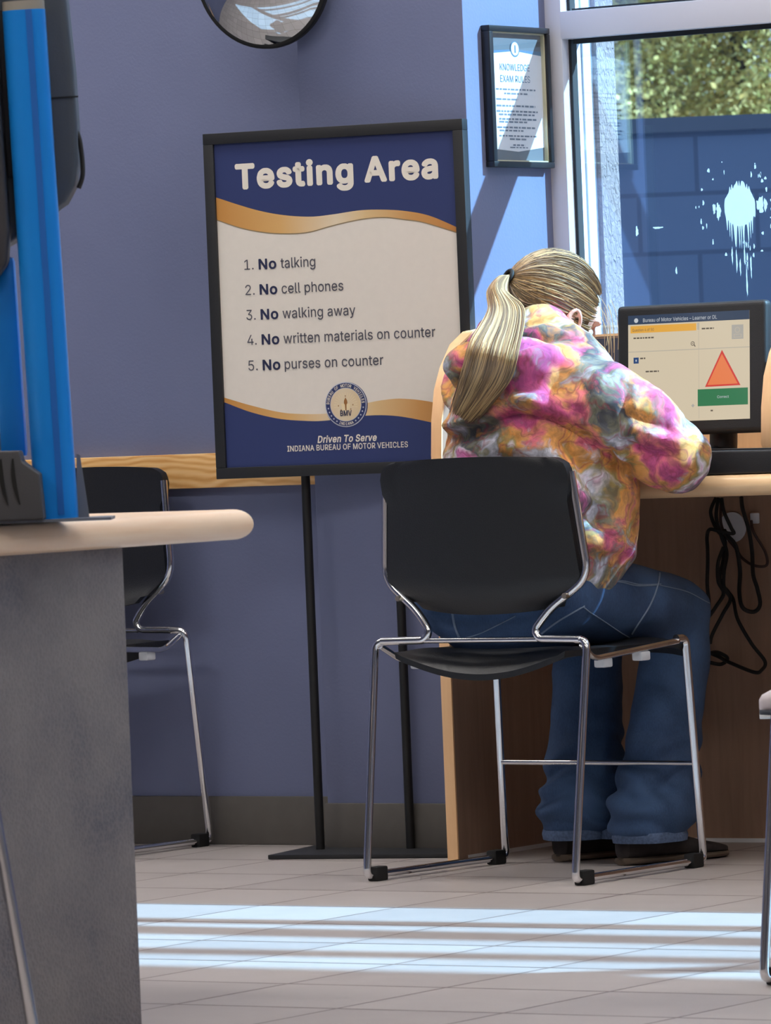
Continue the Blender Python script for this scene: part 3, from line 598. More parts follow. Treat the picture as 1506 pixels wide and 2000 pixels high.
R 449|60,0 60,509 236,509 273,506 305,500 333,489 356,473 376,455 390,433 401,408 407,381 409,352 407,323 401,296 390,271 376,250 356,232 333,217 305,206 273,200 236,198 96,198 96,255 234,255 258,256 280,260 298,267 313,276 325,287 334,300 340,316 344,333 345,352 344,371 340,389 334,405 325,419 313,430 298,440 279,446 258,451 233,452 125,452 125,0 353,0 230,229 303,229 428,0|0,1,22 22,1,42 42,1,2 42,2,3 42,3,4 42,4,5 42,5,6 42,6,7 42,7,41 41,7,40 40,7,8 22,42,43 39,40,8 38,39,8 37,38,8 37,8,9 36,37,9 35,36,9 35,9,10 34,35,10 33,34,10 33,10,11 32,33,11 31,32,11 31,11,12 30,31,12 30,12,13 29,30,13 28,29,13 28,13,14 27,28,14 26,27,14 26,14,15 25,26,15 24,25,15 23,24,15 0,22,21 43,22,23 43,23,20 20,23,15 20,15,16 20,16,17 20,17,18 20,18,19 0,21,20 0,20,43 44,45,46 44,46,47
S 447|224,-9 188,-7 156,-1 128,9 102,23 81,40 64,60 51,83 42,109 38,137 104,137 108,118 114,102 123,88 136,76 150,66 166,59 185,53 204,50 224,49 246,50 267,54 286,60 303,69 317,79 329,92 338,106 344,122 346,139 344,154 340,168 332,179 322,189 310,197 296,205 280,211 263,217 245,222 184,239 145,253 112,269 86,289 67,313 56,341 52,372 54,400 62,425 75,448 92,468 113,484 138,498 165,508 195,514 227,516 259,514 289,508 316,498 340,484 360,468 377,449 390,427 398,403 401,378 337,378 332,402 320,421 302,437 280,449 254,456 225,459 204,457 185,454 167,448 152,440 139,430 129,418 121,405 117,391 115,376 117,359 122,345 131,334 142,324 155,315 169,308 184,302 198,297 212,293 264,279 279,275 295,270 312,264 328,256 344,248 359,238 372,226 384,213 395,198 402,180 407,161 408,139 406,112 399,87 386,64 370,43 349,25 323,11 294,0 261,-7|52,53,54 51,52,54 51,54,55 50,51,55 50,55,56 49,50,56 49,56,57 48,49,57 48,57,58 48,58,59 47,48,70 70,48,69 69,48,59 68,69,59 47,70,71 67,68,59 47,71,72 66,67,59 66,59,60 46,47,72 46,72,73 46,73,74 65,66,60 46,74,75 65,60,61 45,46,75 64,65,61 45,75,76 45,76,77 64,61,62 63,64,62 44,45,77 44,77,78 44,78,79 43,44,79 43,79,80 43,80,81 42,43,81 42,81,82 42,82,83 42,83,84 41,42,84 41,84,85 41,85,86 41,86,87 41,87,88 40,41,88 40,88,89 40,89,90 40,90,91 39,40,91 39,91,92 39,92,93 38,39,93 38,93,94 37,38,94 37,94,95 37,95,96 36,37,96 35,36,96 35,96,97 34,35,97 33,34,97 33,97,98 32,33,98 31,32,98 31,98,99 30,31,99 29,30,99 29,99,100 28,29,100 27,28,100 27,100,101 8,9,10 8,10,11 26,27,101 8,11,12 26,101,102 7,8,12 25,26,102 7,12,13 24,25,102 7,13,14 24,102,103 6,7,14 23,24,103 6,14,15 22,23,103 6,15,16 22,103,104 21,22,104 5,6,16 5,16,17 20,21,104 5,17,18 19,20,104 5,18,19 5,19,104 5,104,105 4,5,105 4,105,106 3,4,106 3,106,107 2,3,107 2,107,108 1,2,108 1,108,0
T 449|32,452 32,509 417,509 417,452 257,452 257,0 193,0 193,452|0,1,2 0,2,3 7,0,3 6,7,4 4,7,3 6,4,5
U 517|259,-8 220,-6 186,2 154,15 126,33 103,55 85,80 71,108 63,140 60,173 60,509 124,509 124,178 126,155 132,133 141,113 153,95 169,80 187,68 208,59 232,53 259,52 285,53 309,59 331,68 349,80 364,95 377,113 385,133 391,155 393,178 393,509 457,509 457,173 454,140 446,108 433,80 414,55 391,33 363,15 332,2 297,-6|9,10,11 9,11,12 30,31,32 30,32,33 9,12,13 29,30,33 8,9,13 29,33,34 8,13,14 28,29,34 7,8,14 28,34,35 27,28,35 7,14,15 7,15,16 26,27,35 6,7,16 26,35,36 6,16,17 25,26,36 6,17,18 24,25,36 5,6,18 24,36,37 5,18,19 23,24,37 5,19,20 22,23,37 4,5,20 22,37,38 4,20,21 21,22,38 4,21,38 4,38,39 3,4,39 2,3,39 2,39,40 1,2,40 1,40,41 0,1,41
V 480|204,0 16,509 84,509 192,206 199,187 207,164 215,137 225,106 236,71 248,31 235,31 247,71 257,107 267,138 276,165 283,187 290,206 395,509 463,509 278,0|0,1,2 0,2,3 16,17,18 16,18,19 0,3,4 15,16,19 14,15,19 0,4,5 13,14,19 0,5,6 12,13,19 0,6,7 11,12,19 0,7,8 10,11,9 9,11,19 0,8,9 0,9,19
W 686|155,0 16,509 82,509 163,196 167,179 172,162 175,145 179,128 183,111 187,94 190,76 194,58 197,40 189,40 193,58 196,76 200,94 203,111 207,128 211,145 215,162 220,179 224,196 306,509 380,509 462,196 466,179 470,162 474,145 478,128 482,111 486,94 490,76 494,58 497,40 488,40 492,58 495,76 499,94 503,111 506,128 510,145 515,162 519,179 523,196 603,509 670,509 530,0 455,0 368,323 362,345 357,368 351,391 346,417 341,445 336,475 350,475 345,446 340,420 335,395 330,371 324,347 318,323 230,0|0,1,2 0,2,3 22,23,55 55,23,24 55,24,56 56,24,25 44,45,46 44,46,47 22,55,54 57,56,25 58,57,53 53,57,25 22,54,58 58,54,53 22,58,59 52,53,25 22,59,60 51,52,25 22,60,61 50,51,25 22,61,62 49,50,25 22,62,63 48,49,25 0,3,4 21,22,63 48,25,26 43,44,47 0,4,5 20,21,63 48,26,27 42,43,47 0,5,6 19,20,63 48,27,28 41,42,47 0,6,7 18,19,63 48,28,29 40,41,47 39,40,47 0,7,8 17,18,63 48,29,30 38,39,47 0,8,9 16,17,63 48,30,31 0,9,10 15,16,63 48,31,32 37,38,47 14,15,11 11,15,63 36,37,33 33,37,47 0,10,14 14,10,11 48,32,36 36,32,33 0,14,13 12,11,63 48,36,35 34,33,47 0,13,12 0,12,63 48,35,34 48,34,47
X 474|18,0 217,284 217,236 29,509 104,509 178,400 188,386 196,373 204,361 211,350 217,340 223,329 230,318 236,305 243,292 232,292 239,305 246,317 252,329 258,339 265,350 272,361 280,373 288,386 298,400 374,509 446,509 259,239 259,287 456,0 382,0 292,129 283,142 275,154 268,165 262,175 256,185 250,195 244,206 237,218 230,231 244,231 238,219 231,207 225,196 219,186 213,176 206,166 199,155 191,143 182,129 91,0|2,3,4 2,4,5 24,25,26 24,26,27 2,5,6 23,24,27 2,6,7 22,23,27 2,7,8 21,22,27 2,8,9 20,21,27 2,9,1 1,9,10 19,20,28 28,20,27 1,10,11 18,19,28 1,11,12 17,18,28 1,12,13 16,17,28 1,13,15 15,13,14 15,16,28 1,15,28 1,28,29 0,1,40 40,1,41 41,1,29 0,40,39 42,41,29 43,42,38 38,42,29 0,39,43 43,39,38 0,43,44 37,38,29 0,44,45 36,37,29 0,45,46 35,36,29 0,46,47 34,35,29 0,47,48 33,34,29 0,48,49 32,33,29 0,49,50 31,32,29 0,50,51 30,31,29
a 389|160,-9 137,-7 115,-3 94,5 76,15 60,29 48,45 38,63 32,84 30,108 32,128 36,146 43,161 53,174 64,184 78,193 92,200 108,206 125,211 143,214 161,217 178,220 200,223 218,225 234,227 247,229 257,231 265,235 271,240 274,246 276,255 276,257 275,272 272,285 267,297 260,307 251,315 240,322 227,327 212,330 196,331 178,330 163,327 149,322 137,316 127,309 118,301 110,292 104,283 100,274 41,291 51,313 64,331 79,346 95,358 114,368 133,375 153,380 173,383 194,384 208,384 223,382 239,379 255,375 271,369 286,360 300,350 312,336 322,320 330,301 335,278 337,251 337,0 277,0 277,52 272,52 267,43 260,34 252,25 242,16 229,8 215,1 199,-4 181,-7 170,45 192,47 211,51 228,59 242,68 254,80 263,93 270,108 274,122 276,138 276,190 272,187 267,184 259,182 251,180 241,178 231,176 221,174 210,173 200,171 191,170 182,169 175,168 161,166 147,163 134,159 122,153 112,147 103,139 97,130 93,118 92,105 93,93 96,82 102,72 109,64 119,57 130,52 142,48 156,46|58,59,60 58,60,61 57,58,61 57,61,62 56,57,62 56,62,63 55,56,63 55,63,64 55,64,65 54,55,65 54,65,66 53,54,66 53,66,67 52,53,67 52,67,40 40,67,39 39,67,68 51,52,41 41,52,40 51,41,42 38,39,68 51,42,43 37,38,68 51,43,44 36,37,68 36,68,69 51,44,45 35,36,69 50,51,45 50,45,46 34,35,69 34,69,70 50,46,47 33,34,70 50,47,48 49,50,48 32,33,70 32,70,71 31,32,71 30,31,71 29,30,71 29,71,72 28,29,72 27,28,72 26,27,94 94,27,72 25,26,94 24,25,94 23,24,94 22,23,94 21,22,94 20,21,94 19,20,94 18,19,94 17,18,94 16,17,94 15,16,94 14,15,94 14,94,95 93,94,72 14,95,96 14,96,97 13,14,97 13,97,98 13,98,99 13,99,100 13,100,101 13,101,102 12,13,102 12,102,103 12,103,104 12,104,105 12,105,106 12,106,107 12,107,108 12,108,109 11,12,109 11,109,110 11,110,111 11,111,112 10,11,112 10,112,113 92,93,72 10,113,114 9,10,114 91,92,72 9,114,115 8,9,115 90,91,72 8,115,116 89,90,72 8,116,117 7,8,117 7,117,118 88,89,74 74,89,72 7,118,119 87,88,74 7,119,120 6,7,120 86,87,75 75,87,74 6,120,121 6,121,122 86,75,76 73,74,72 85,86,76 6,122,123 84,85,76 6,123,84 6,84,76 5,6,76 5,76,77 5,77,78 4,5,78 4,78,79 4,79,80 3,4,80 3,80,81 2,3,81 2,81,82 1,2,82 1,82,83 0,1,83
c 396|207,-8 174,-5 144,3 117,16 93,35 72,58 56,85 44,116 37,150 34,187 37,225 44,260 56,291 72,318 93,341 117,360 144,374 174,382 207,384 226,384 243,381 260,377 276,371 291,364 305,356 318,346 330,335 340,322 349,308 356,293 362,277 303,262 300,272 295,281 290,289 284,297 278,304 270,311 261,316 252,321 242,325 231,328 220,329 207,330 184,328 163,321 145,310 130,296 118,278 108,258 102,236 98,212 96,187 98,163 102,139 108,117 118,97 130,80 145,66 163,55 184,49 207,46 220,47 232,49 243,52 253,55 262,60 271,66 279,73 285,80 292,89 297,98 301,107 304,117 363,102 357,86 350,70 341,56 331,43 319,32 306,21 292,12 277,5 261,-1 244,-5 226,-7|17,18,19 17,19,20 16,17,20 16,20,21 16,21,22 15,16,22 15,22,23 15,23,24 14,15,24 14,24,25 14,25,26 13,14,43 43,14,26 43,26,42 42,26,27 13,43,44 41,42,27 13,44,45 40,41,27 39,40,27 39,27,28 13,45,46 38,39,28 12,13,46 37,38,28 36,37,28 12,46,47 36,28,29 35,36,29 34,35,29 12,47,48 34,29,30 11,12,48 33,34,30 32,33,30 11,48,49 32,30,31 10,11,49 10,49,50 10,50,51 9,10,51 9,51,52 8,9,52 8,52,53 8,53,54 7,8,54 7,54,55 7,55,56 72,73,74 6,7,56 71,72,74 71,74,75 70,71,75 6,56,57 69,70,75 69,75,76 5,6,57 5,57,58 68,69,76 67,68,76 67,76,77 66,67,77 5,58,59 65,66,77 4,5,59 65,77,78 64,65,78 4,59,60 63,64,78 62,63,78 4,60,61 61,62,78 4,61,78 4,78,79 3,4,79 3,79,80 3,80,81 2,3,81 2,81,82 2,82,83 1,2,83 1,83,84 1,84,85 0,1,85
e 404|212,-8 177,-5 145,3 117,16 92,35 72,58 56,85 44,116 37,150 34,187 36,224 44,258 55,290 71,317 91,340 115,359 142,373 172,382 205,384 226,383 246,380 266,374 285,366 303,355 319,341 334,324 347,305 357,282 365,256 370,227 371,194 371,169 75,169 75,221 338,221 310,202 308,226 304,248 298,269 288,286 277,301 263,314 246,323 227,328 205,330 183,328 164,323 146,313 131,301 119,286 109,270 102,251 97,231 96,211 96,178 98,151 102,127 110,106 121,88 135,73 151,61 169,53 190,48 212,46 227,47 241,49 254,53 265,58 276,65 285,73 294,82 300,93 306,105 365,91 358,72 348,55 335,39 320,26 302,14 283,4 261,-3 237,-7|17,18,19 17,19,20 16,17,20 16,20,21 16,21,22 15,16,22 15,22,23 14,15,23 14,23,24 14,24,25 13,14,45 45,14,44 44,14,25 43,44,25 42,43,25 13,45,46 42,25,26 41,42,26 13,46,47 12,13,47 40,41,26 12,47,48 40,26,27 39,40,27 12,48,49 11,12,49 11,49,50 38,39,27 38,27,28 11,50,51 37,38,28 10,11,51 37,28,29 10,51,52 36,37,29 10,52,33 33,52,53 36,29,34 34,29,30 35,36,34 9,10,33 9,33,32 53,33,34 53,34,30 54,53,30 54,30,31 8,9,32 55,54,31 8,32,31 8,31,55 8,55,56 7,8,56 7,56,57 6,7,57 6,57,58 71,72,73 70,71,73 70,73,74 6,58,59 5,6,59 69,70,74 5,59,60 68,69,74 68,74,75 67,68,75 5,60,61 66,67,75 4,5,61 66,75,76 4,61,62 65,66,76 64,65,76 4,62,63 63,64,76 4,63,76 4,76,77 3,4,77 3,77,78 2,3,78 2,78,79 2,79,80 1,2,80 1,80,81 0,1,81
f 254|228,379 228,327 6,327 6,379 81,0 81,432 82,452 87,470 96,486 107,499 120,510 135,519 152,525 169,529 187,530 201,530 212,529 222,527 231,525 238,523 243,521 227,468 224,470 220,471 215,472 209,473 202,474 195,474 178,472 164,468 154,460 147,449 143,435 142,419 142,0|2,3,0 2,0,1 13,14,15 13,15,16 12,13,16 12,16,17 12,17,18 11,12,18 11,18,19 11,19,20 11,20,21 10,11,21 9,10,23 23,10,22 22,10,21 8,9,25 25,9,24 24,9,23 7,8,27 27,8,26 26,8,25 7,27,28 7,28,29 6,7,29 6,29,30 6,30,31 5,6,31 5,31,32 5,32,33 4,5,33 4,33,34
g 425|207,-151 180,-149 156,-146 134,-140 114,-132 97,-122 82,-110 70,-97 59,-84 51,-69 101,-41 107,-49 114,-57 122,-66 131,-74 142,-82 154,-88 169,-93 187,-96 207,-97 236,-95 261,-87 282,-75 298,-58 308,-34 311,-6 311,68 306,68 301,60 294,51 287,41 277,32 266,23 252,16 236,10 217,6 195,5 165,7 138,14 113,27 90,43 71,65 55,90 43,120 36,154 34,191 36,229 43,263 55,293 71,320 90,342 112,361 138,374 166,382 196,384 218,383 237,379 253,373 267,365 279,356 288,346 296,336 302,327 308,319 313,319 313,379 372,379 372,-9 370,-40 363,-67 350,-90 334,-109 314,-124 291,-136 265,-144 237,-149 205,59 227,61 246,66 264,75 278,87 290,103 300,121 307,142 311,166 312,193 311,219 307,242 300,264 291,283 279,299 264,312 247,322 227,328 205,330 182,328 163,322 145,312 130,298 118,282 109,262 102,241 98,218 96,193 98,167 102,144 109,123 118,104 131,88 145,76 163,66 183,61|53,54,55 53,55,56 52,53,56 64,65,66 64,66,67 52,56,57 51,52,57 51,57,58 51,58,59 50,51,59 50,59,60 50,60,61 49,50,94 94,50,61 94,61,62 49,94,95 93,94,62 92,93,62 49,95,96 92,62,63 91,92,63 49,96,97 48,49,97 91,63,64 91,64,90 90,64,89 89,64,88 88,64,87 87,64,67 48,97,98 48,98,99 47,48,99 47,99,100 46,47,100 46,100,101 86,87,67 46,101,102 45,46,102 85,86,67 45,102,103 45,103,104 84,85,67 44,45,104 44,104,105 83,84,67 43,44,105 43,105,106 82,83,67 43,106,107 81,82,67 42,43,107 42,107,108 80,81,26 26,81,67 41,42,108 41,108,109 79,80,26 41,109,110 78,79,27 27,79,26 78,27,28 25,26,67 41,110,111 77,78,28 40,41,111 40,111,76 76,77,28 76,28,29 40,76,29 40,29,30 39,40,30 39,30,31 39,31,32 38,39,32 38,32,33 38,33,34 37,38,34 37,34,35 36,37,35 24,25,67 24,67,68 23,24,68 23,68,69 9,10,11 9,11,12 9,12,13 22,23,69 9,13,14 22,69,70 8,9,14 8,14,15 21,22,70 8,15,16 7,8,16 20,21,70 7,16,17 20,70,71 7,17,18 19,20,71 7,18,19 7,19,71 6,7,71 6,71,72 5,6,72 4,5,72 4,72,73 3,4,73 3,73,74 2,3,74 2,74,75 1,2,75 1,75,0
h 410|114,227 114,0 53,0 53,509 114,509 114,287 102,287 116,319 132,344 152,362 175,374 200,382 227,384 252,383 275,377 295,369 313,356 328,340 341,321 350,298 355,271 357,240 357,0 296,0 296,235 293,263 286,286 273,304 256,318 235,326 210,329 192,328 176,324 161,317 147,308 136,297 126,283 119,266 115,248|2,3,4 2,4,6 6,4,5 11,12,13 11,13,14 10,11,14 10,14,15 9,10,15 9,15,16 8,9,16 8,16,17 7,8,31 31,8,17 31,17,30 30,17,18 29,30,18 7,31,32 28,29,18 7,32,33 28,18,19 6,7,33 27,28,19 6,33,34 6,34,35 26,27,19 26,19,20 6,35,36 2,6,37 37,6,36 25,26,20 25,20,21 2,37,38 24,25,21 2,38,0 24,21,22 23,24,22 2,0,1
i 167|53,0 53,379 114,379 114,0 84,443 73,444 63,448 54,455 47,463 43,472 41,483 43,494 47,504 54,512 63,518 73,522 84,524 95,522 105,518 114,512 121,504 125,494 126,483 125,472 121,463 114,455 105,448 95,444|0,1,2 0,2,3 15,16,17 14,15,17 14,17,18 13,14,18 13,18,19 12,13,19 12,19,20 11,12,20 11,20,21 10,11,21 10,21,22 9,10,22 9,22,23 8,9,23 8,23,24 7,8,24 7,24,25 6,7,25 6,25,26 5,6,26 5,26,27 4,5,27
k 381|110,137 110,212 121,212 284,379 360,379 184,199 177,199 53,0 53,509 114,509 114,0 294,0 148,186 191,229 372,0|2,3,4 2,4,5 0,1,2 0,2,6 6,2,5 7,8,9 7,9,10 12,13,14 11,12,14
l 189|139,-2 112,0 91,8 74,20 62,37 55,59 53,84 53,509 114,509 114,99 114,83 117,71 120,62 126,57 135,53 146,52 152,52 157,52 160,53 164,53 167,54 170,54 181,3 175,1 169,0 162,-1 154,-2 147,-2|6,7,8 6,8,9 6,9,10 5,6,10 5,10,11 5,11,12 5,12,13 4,5,13 4,13,14 20,21,22 19,20,22 18,19,22 4,14,15 17,18,22 16,17,22 15,16,22 4,15,22 3,4,22 2,3,22 1,2,22 1,22,23 1,23,24 1,24,25 0,1,25 0,25,26 0,26,27
m 610|53,0 53,379 112,379 112,295 108,295 114,314 122,331 132,346 144,358 158,368 172,376 187,382 203,385 219,386 245,383 268,375 287,361 303,342 314,320 321,295 312,295 318,312 326,329 337,343 350,356 364,366 381,375 398,381 417,385 437,386 458,385 478,380 497,372 514,361 529,346 541,328 550,307 555,283 557,255 557,0 496,0 496,254 493,279 485,298 473,313 456,323 438,329 419,330 402,329 387,326 374,320 363,312 353,302 345,290 340,277 336,263 335,247 335,0 274,0 274,260 272,280 265,297 253,311 238,322 220,328 199,330 185,329 171,326 158,320 145,312 135,302 126,289 119,274 115,257 114,238 114,0|12,13,14 28,29,30 11,12,14 27,28,30 27,30,31 11,14,15 10,11,15 26,27,31 26,31,32 0,1,2 0,2,4 4,2,3 9,10,15 25,26,32 9,15,16 25,32,33 8,9,16 24,25,33 8,16,17 24,33,34 7,8,17 23,24,34 23,34,35 6,7,17 22,23,47 47,23,35 6,17,65 65,17,18 5,6,66 66,6,65 64,65,18 22,47,48 46,47,35 5,66,67 22,48,49 21,22,49 45,46,35 45,35,36 63,64,18 5,67,68 21,49,50 44,45,36 62,63,18 5,68,69 62,18,19 21,50,51 4,5,69 43,44,36 20,21,51 4,69,70 20,51,52 61,62,19 43,36,37 20,52,53 4,70,71 42,43,37 60,61,20 20,61,19 0,4,72 72,4,71 60,20,53 60,53,54 42,37,38 59,60,54 41,42,38 59,54,55 0,72,73 59,55,56 58,59,56 0,73,74 41,38,39 40,41,39 58,56,57 0,74,75
n 410|114,227 114,0 53,0 53,379 112,379 112,287 102,287 116,319 132,344 152,362 175,374 200,382 227,384 252,383 275,377 295,369 313,356 328,340 341,321 350,298 355,271 357,240 357,0 296,0 296,235 293,263 286,286 273,304 256,318 235,326 210,329 192,328 176,324 161,317 147,308 136,297 126,283 119,266 115,248|11,12,13 11,13,14 10,11,14 2,3,4 2,4,6 6,4,5 10,14,15 9,10,15 9,15,16 8,9,16 8,16,17 7,8,31 31,8,17 31,17,30 30,17,18 29,30,18 7,31,32 28,29,18 7,32,33 28,18,19 6,7,33 27,28,19 6,33,34 6,34,35 26,27,19 26,19,20 6,35,36 2,6,37 37,6,36 25,26,20 25,20,21 2,37,38 24,25,21 2,38,0 24,21,22 23,24,22 2,0,1
o 415|207,-8 174,-5 144,3 117,16 93,35 72,58 56,85 44,116 37,150 34,187 37,225 44,260 56,291 72,318 93,341 117,360 144,374 174,382 207,384 241,382 271,374 299,360 323,341 343,318 359,291 371,260 379,225 381,187 379,150 371,116 359,85 343,58 323,35 299,16 271,3 241,-5 207,46 231,49 252,55 270,66 285,80 298,97 307,117 314,139 318,163 319,187 318,212 314,236 307,258 298,278 285,296 270,310 252,321 231,328 207,330 184,328 163,321 145,310 130,296 118,278 108,258 102,236 98,212 96,187 98,163 102,139 108,117 118,97 130,80 145,66 163,55 184,49|17,18,19 17,19,20 16,17,20 16,20,21 15,16,21 14,15,21 14,21,22 14,22,23 13,14,54 54,14,23 13,54,55 53,54,23 13,55,56 52,53,23 13,56,57 51,52,23 12,13,57 51,23,24 12,57,58 50,51,24 12,58,59 49,50,24 11,12,59 49,24,25 11,59,60 48,49,25 10,11,60 48,25,26 10,60,61 47,48,26 10,61,62 46,47,26 9,10,62 46,26,27 9,62,63 45,46,27 8,9,63 8,63,64 44,45,27 44,27,28 8,64,65 43,44,28 7,8,65 43,28,29 7,65,66 42,43,29 7,66,67 41,42,29 41,29,30 6,7,67 40,41,30 6,67,68 5,6,68 40,30,31 5,68,69 39,40,31 5,69,70 38,39,31 4,5,70 38,31,32 37,38,32 4,70,71 4,71,36 36,37,32 4,36,32 3,4,32 3,32,33 2,3,33 2,33,34 1,2,34 1,34,35 0,1,35
p 424|53,-143 53,379 112,379 112,319 118,319 123,327 130,336 137,346 147,355 158,364 171,373 188,379 207,383 229,384 259,382 287,374 313,361 335,342 354,320 370,293 381,261 388,227 390,189 388,151 381,116 370,84 355,57 336,34 313,16 288,3 260,-6 229,-8 208,-7 189,-3 173,4 159,12 147,21 138,31 130,41 124,50 118,59 114,59 114,-143 220,47 242,49 262,55 279,66 294,80 306,97 316,117 323,139 327,163 328,189 327,215 323,239 316,261 307,281 295,298 280,311 262,322 243,328 220,330 198,328 178,322 161,312 147,299 134,282 125,263 118,241 114,216 113,189 114,162 118,138 125,115 135,95 147,78 162,65 179,55 198,49|12,13,14 11,12,14 11,14,15 0,1,2 0,2,3 10,11,15 10,15,16 9,10,16 8,9,16 8,16,17 7,8,17 6,7,17 6,17,61 61,17,18 5,6,61 5,61,62 60,61,18 5,62,63 59,60,18 4,5,63 4,63,64 58,59,18 58,18,19 0,3,4 0,4,68 68,4,67 67,4,66 66,4,65 65,4,64 57,58,19 56,57,19 56,19,20 55,56,20 55,20,21 54,55,21 0,68,69 53,54,21 53,21,22 0,69,70 52,53,22 0,70,71 51,52,22 51,22,23 50,51,23 0,71,72 50,23,24 49,50,24 0,72,73 48,49,24 48,24,25 0,73,41 41,73,74 47,48,25 41,74,75 47,25,26 46,47,26 41,75,76 45,46,26 41,76,40 40,76,77 0,41,42 39,40,77 45,26,27 44,45,27 39,77,78 38,39,78 43,44,27 38,78,43 38,43,27 37,38,27 37,27,28 36,37,28 35,36,28 35,28,29 34,35,29 33,34,29 33,29,30 32,33,30 32,30,31
r 259|53,0 53,379 112,379 112,321 115,321 124,339 137,354 152,367 171,377 191,383 213,385 218,385 223,385 229,384 235,384 240,384 243,384 243,322 241,323 236,324 230,324 223,325 215,326 207,326 190,324 174,321 159,315 146,306 135,296 126,284 119,269 115,254 114,237 114,0|9,10,11 9,11,12 9,12,13 9,13,14 9,14,15 9,15,16 9,16,17 8,9,17 0,1,2 0,2,3 7,8,17 6,7,17 5,6,19 19,6,18 18,6,17 4,5,23 23,5,22 22,5,21 21,5,20 20,5,19 4,23,24 4,24,25 0,3,4 0,4,31 31,4,30 30,4,29 29,4,28 28,4,27 27,4,26 26,4,25 0,31,32 0,32,33
s 365|182,-8 157,-7 133,-3 112,3 93,12 76,24 62,38 50,54 41,73 36,94 94,107 101,87 111,72 124,60 141,52 160,47 181,45 206,47 227,53 244,62 258,74 265,88 268,103 266,115 262,126 254,136 243,144 229,150 212,155 149,170 118,180 92,192 72,208 58,227 50,249 47,274 49,295 55,314 65,332 79,347 95,360 115,370 137,378 161,383 187,384 212,383 234,379 254,372 271,363 286,352 299,339 309,324 318,308 324,290 268,277 262,291 254,304 243,316 228,325 210,331 187,333 166,331 147,326 131,317 119,305 111,292 109,277 110,264 115,253 124,243 136,235 152,229 172,223 229,209 261,200 287,187 306,171 320,153 328,131 331,107 329,85 323,65 312,47 298,31 281,18 260,6 236,-2 210,-7|43,44,45 43,45,46 42,43,46 42,46,47 41,42,47 41,47,48 40,41,48 40,48,49 39,40,49 39,49,50 38,39,50 38,50,60 60,50,51 38,60,61 59,60,51 37,38,61 37,61,62 58,59,51 37,62,63 57,58,51 57,51,52 37,63,64 56,57,52 36,37,64 56,52,53 36,64,65 55,56,53 35,36,65 35,65,66 54,55,53 35,66,67 34,35,67 34,67,68 34,68,69 33,34,69 33,69,70 33,70,71 33,71,72 32,33,72 32,72,73 32,73,74 31,32,74 31,74,75 30,31,75 30,75,76 29,30,76 29,76,77 28,29,77 27,28,77 27,77,78 26,27,78 25,26,78 24,25,78 24,78,79 23,24,79 22,23,79 9,10,11 22,79,80 21,22,80 8,9,11 20,21,80 8,11,12 20,80,81 19,20,81 7,8,12 7,12,13 19,81,82 18,19,82 7,13,14 6,7,14 17,18,82 6,14,15 16,17,82 16,82,83 6,15,16 6,16,83 5,6,83 5,83,84 4,5,84 4,84,85 3,4,85 3,85,86 2,3,86 2,86,87 1,2,87 1,87,0
t 227|204,379 204,327 6,327 6,379 65,471 126,471 126,98 127,83 130,70 136,61 144,55 156,51 170,50 175,50 180,50 185,51 191,52 197,53 202,54 213,2 207,0 200,-2 192,-3 184,-3 176,-4 168,-4 138,-1 113,7 92,21 77,41 68,64 65,93|2,3,0 2,0,1 31,4,5 31,5,6 31,6,7 30,31,7 30,7,8 30,8,9 29,30,9 29,9,10 29,10,11 17,18,19 16,17,19 15,16,19 29,11,12 14,15,19 13,14,19 12,13,19 29,12,19 28,29,19 27,28,19 26,27,19 26,19,20 26,20,21 25,26,21 25,21,22 25,22,23 25,23,24
u 410|182,-5 158,-3 135,2 115,11 97,23 82,39 69,59 60,82 54,109 53,139 53,379 114,379 114,144 116,117 124,94 137,75 154,61 175,53 200,50 218,51 234,55 249,62 263,71 274,83 283,97 290,113 295,132 296,153 296,379 357,379 357,0 298,0 298,92 307,92 294,60 277,35 257,17 234,5 209,-3|9,10,11 9,11,12 27,28,29 27,29,30 26,27,30 9,12,13 8,9,13 25,26,33 33,26,30 8,13,14 24,25,33 7,8,14 23,24,32 32,24,33 7,14,15 23,32,34 34,32,31 34,33,30 22,23,34 6,7,15 6,15,16 21,22,34 20,21,34 6,16,17 20,34,35 31,34,30 5,6,17 19,20,35 5,17,18 18,19,35 5,18,35 4,5,35 4,35,36 3,4,36 3,36,37 2,3,37 2,37,38 1,2,38 1,38,0
v 389|163,0 17,379 84,379 165,155 173,132 180,110 187,87 193,64 199,42 206,21 184,21 191,42 197,64 203,87 209,110 216,132 224,155 305,379 371,379 226,0|0,1,2 0,2,3 16,17,18 16,18,19 0,3,4 15,16,19 0,4,5 14,15,19 13,14,19 0,5,6 0,6,7 12,13,19 0,7,11 11,7,8 11,12,8 8,12,19 9,8,19 0,11,10 0,10,9 0,9,19
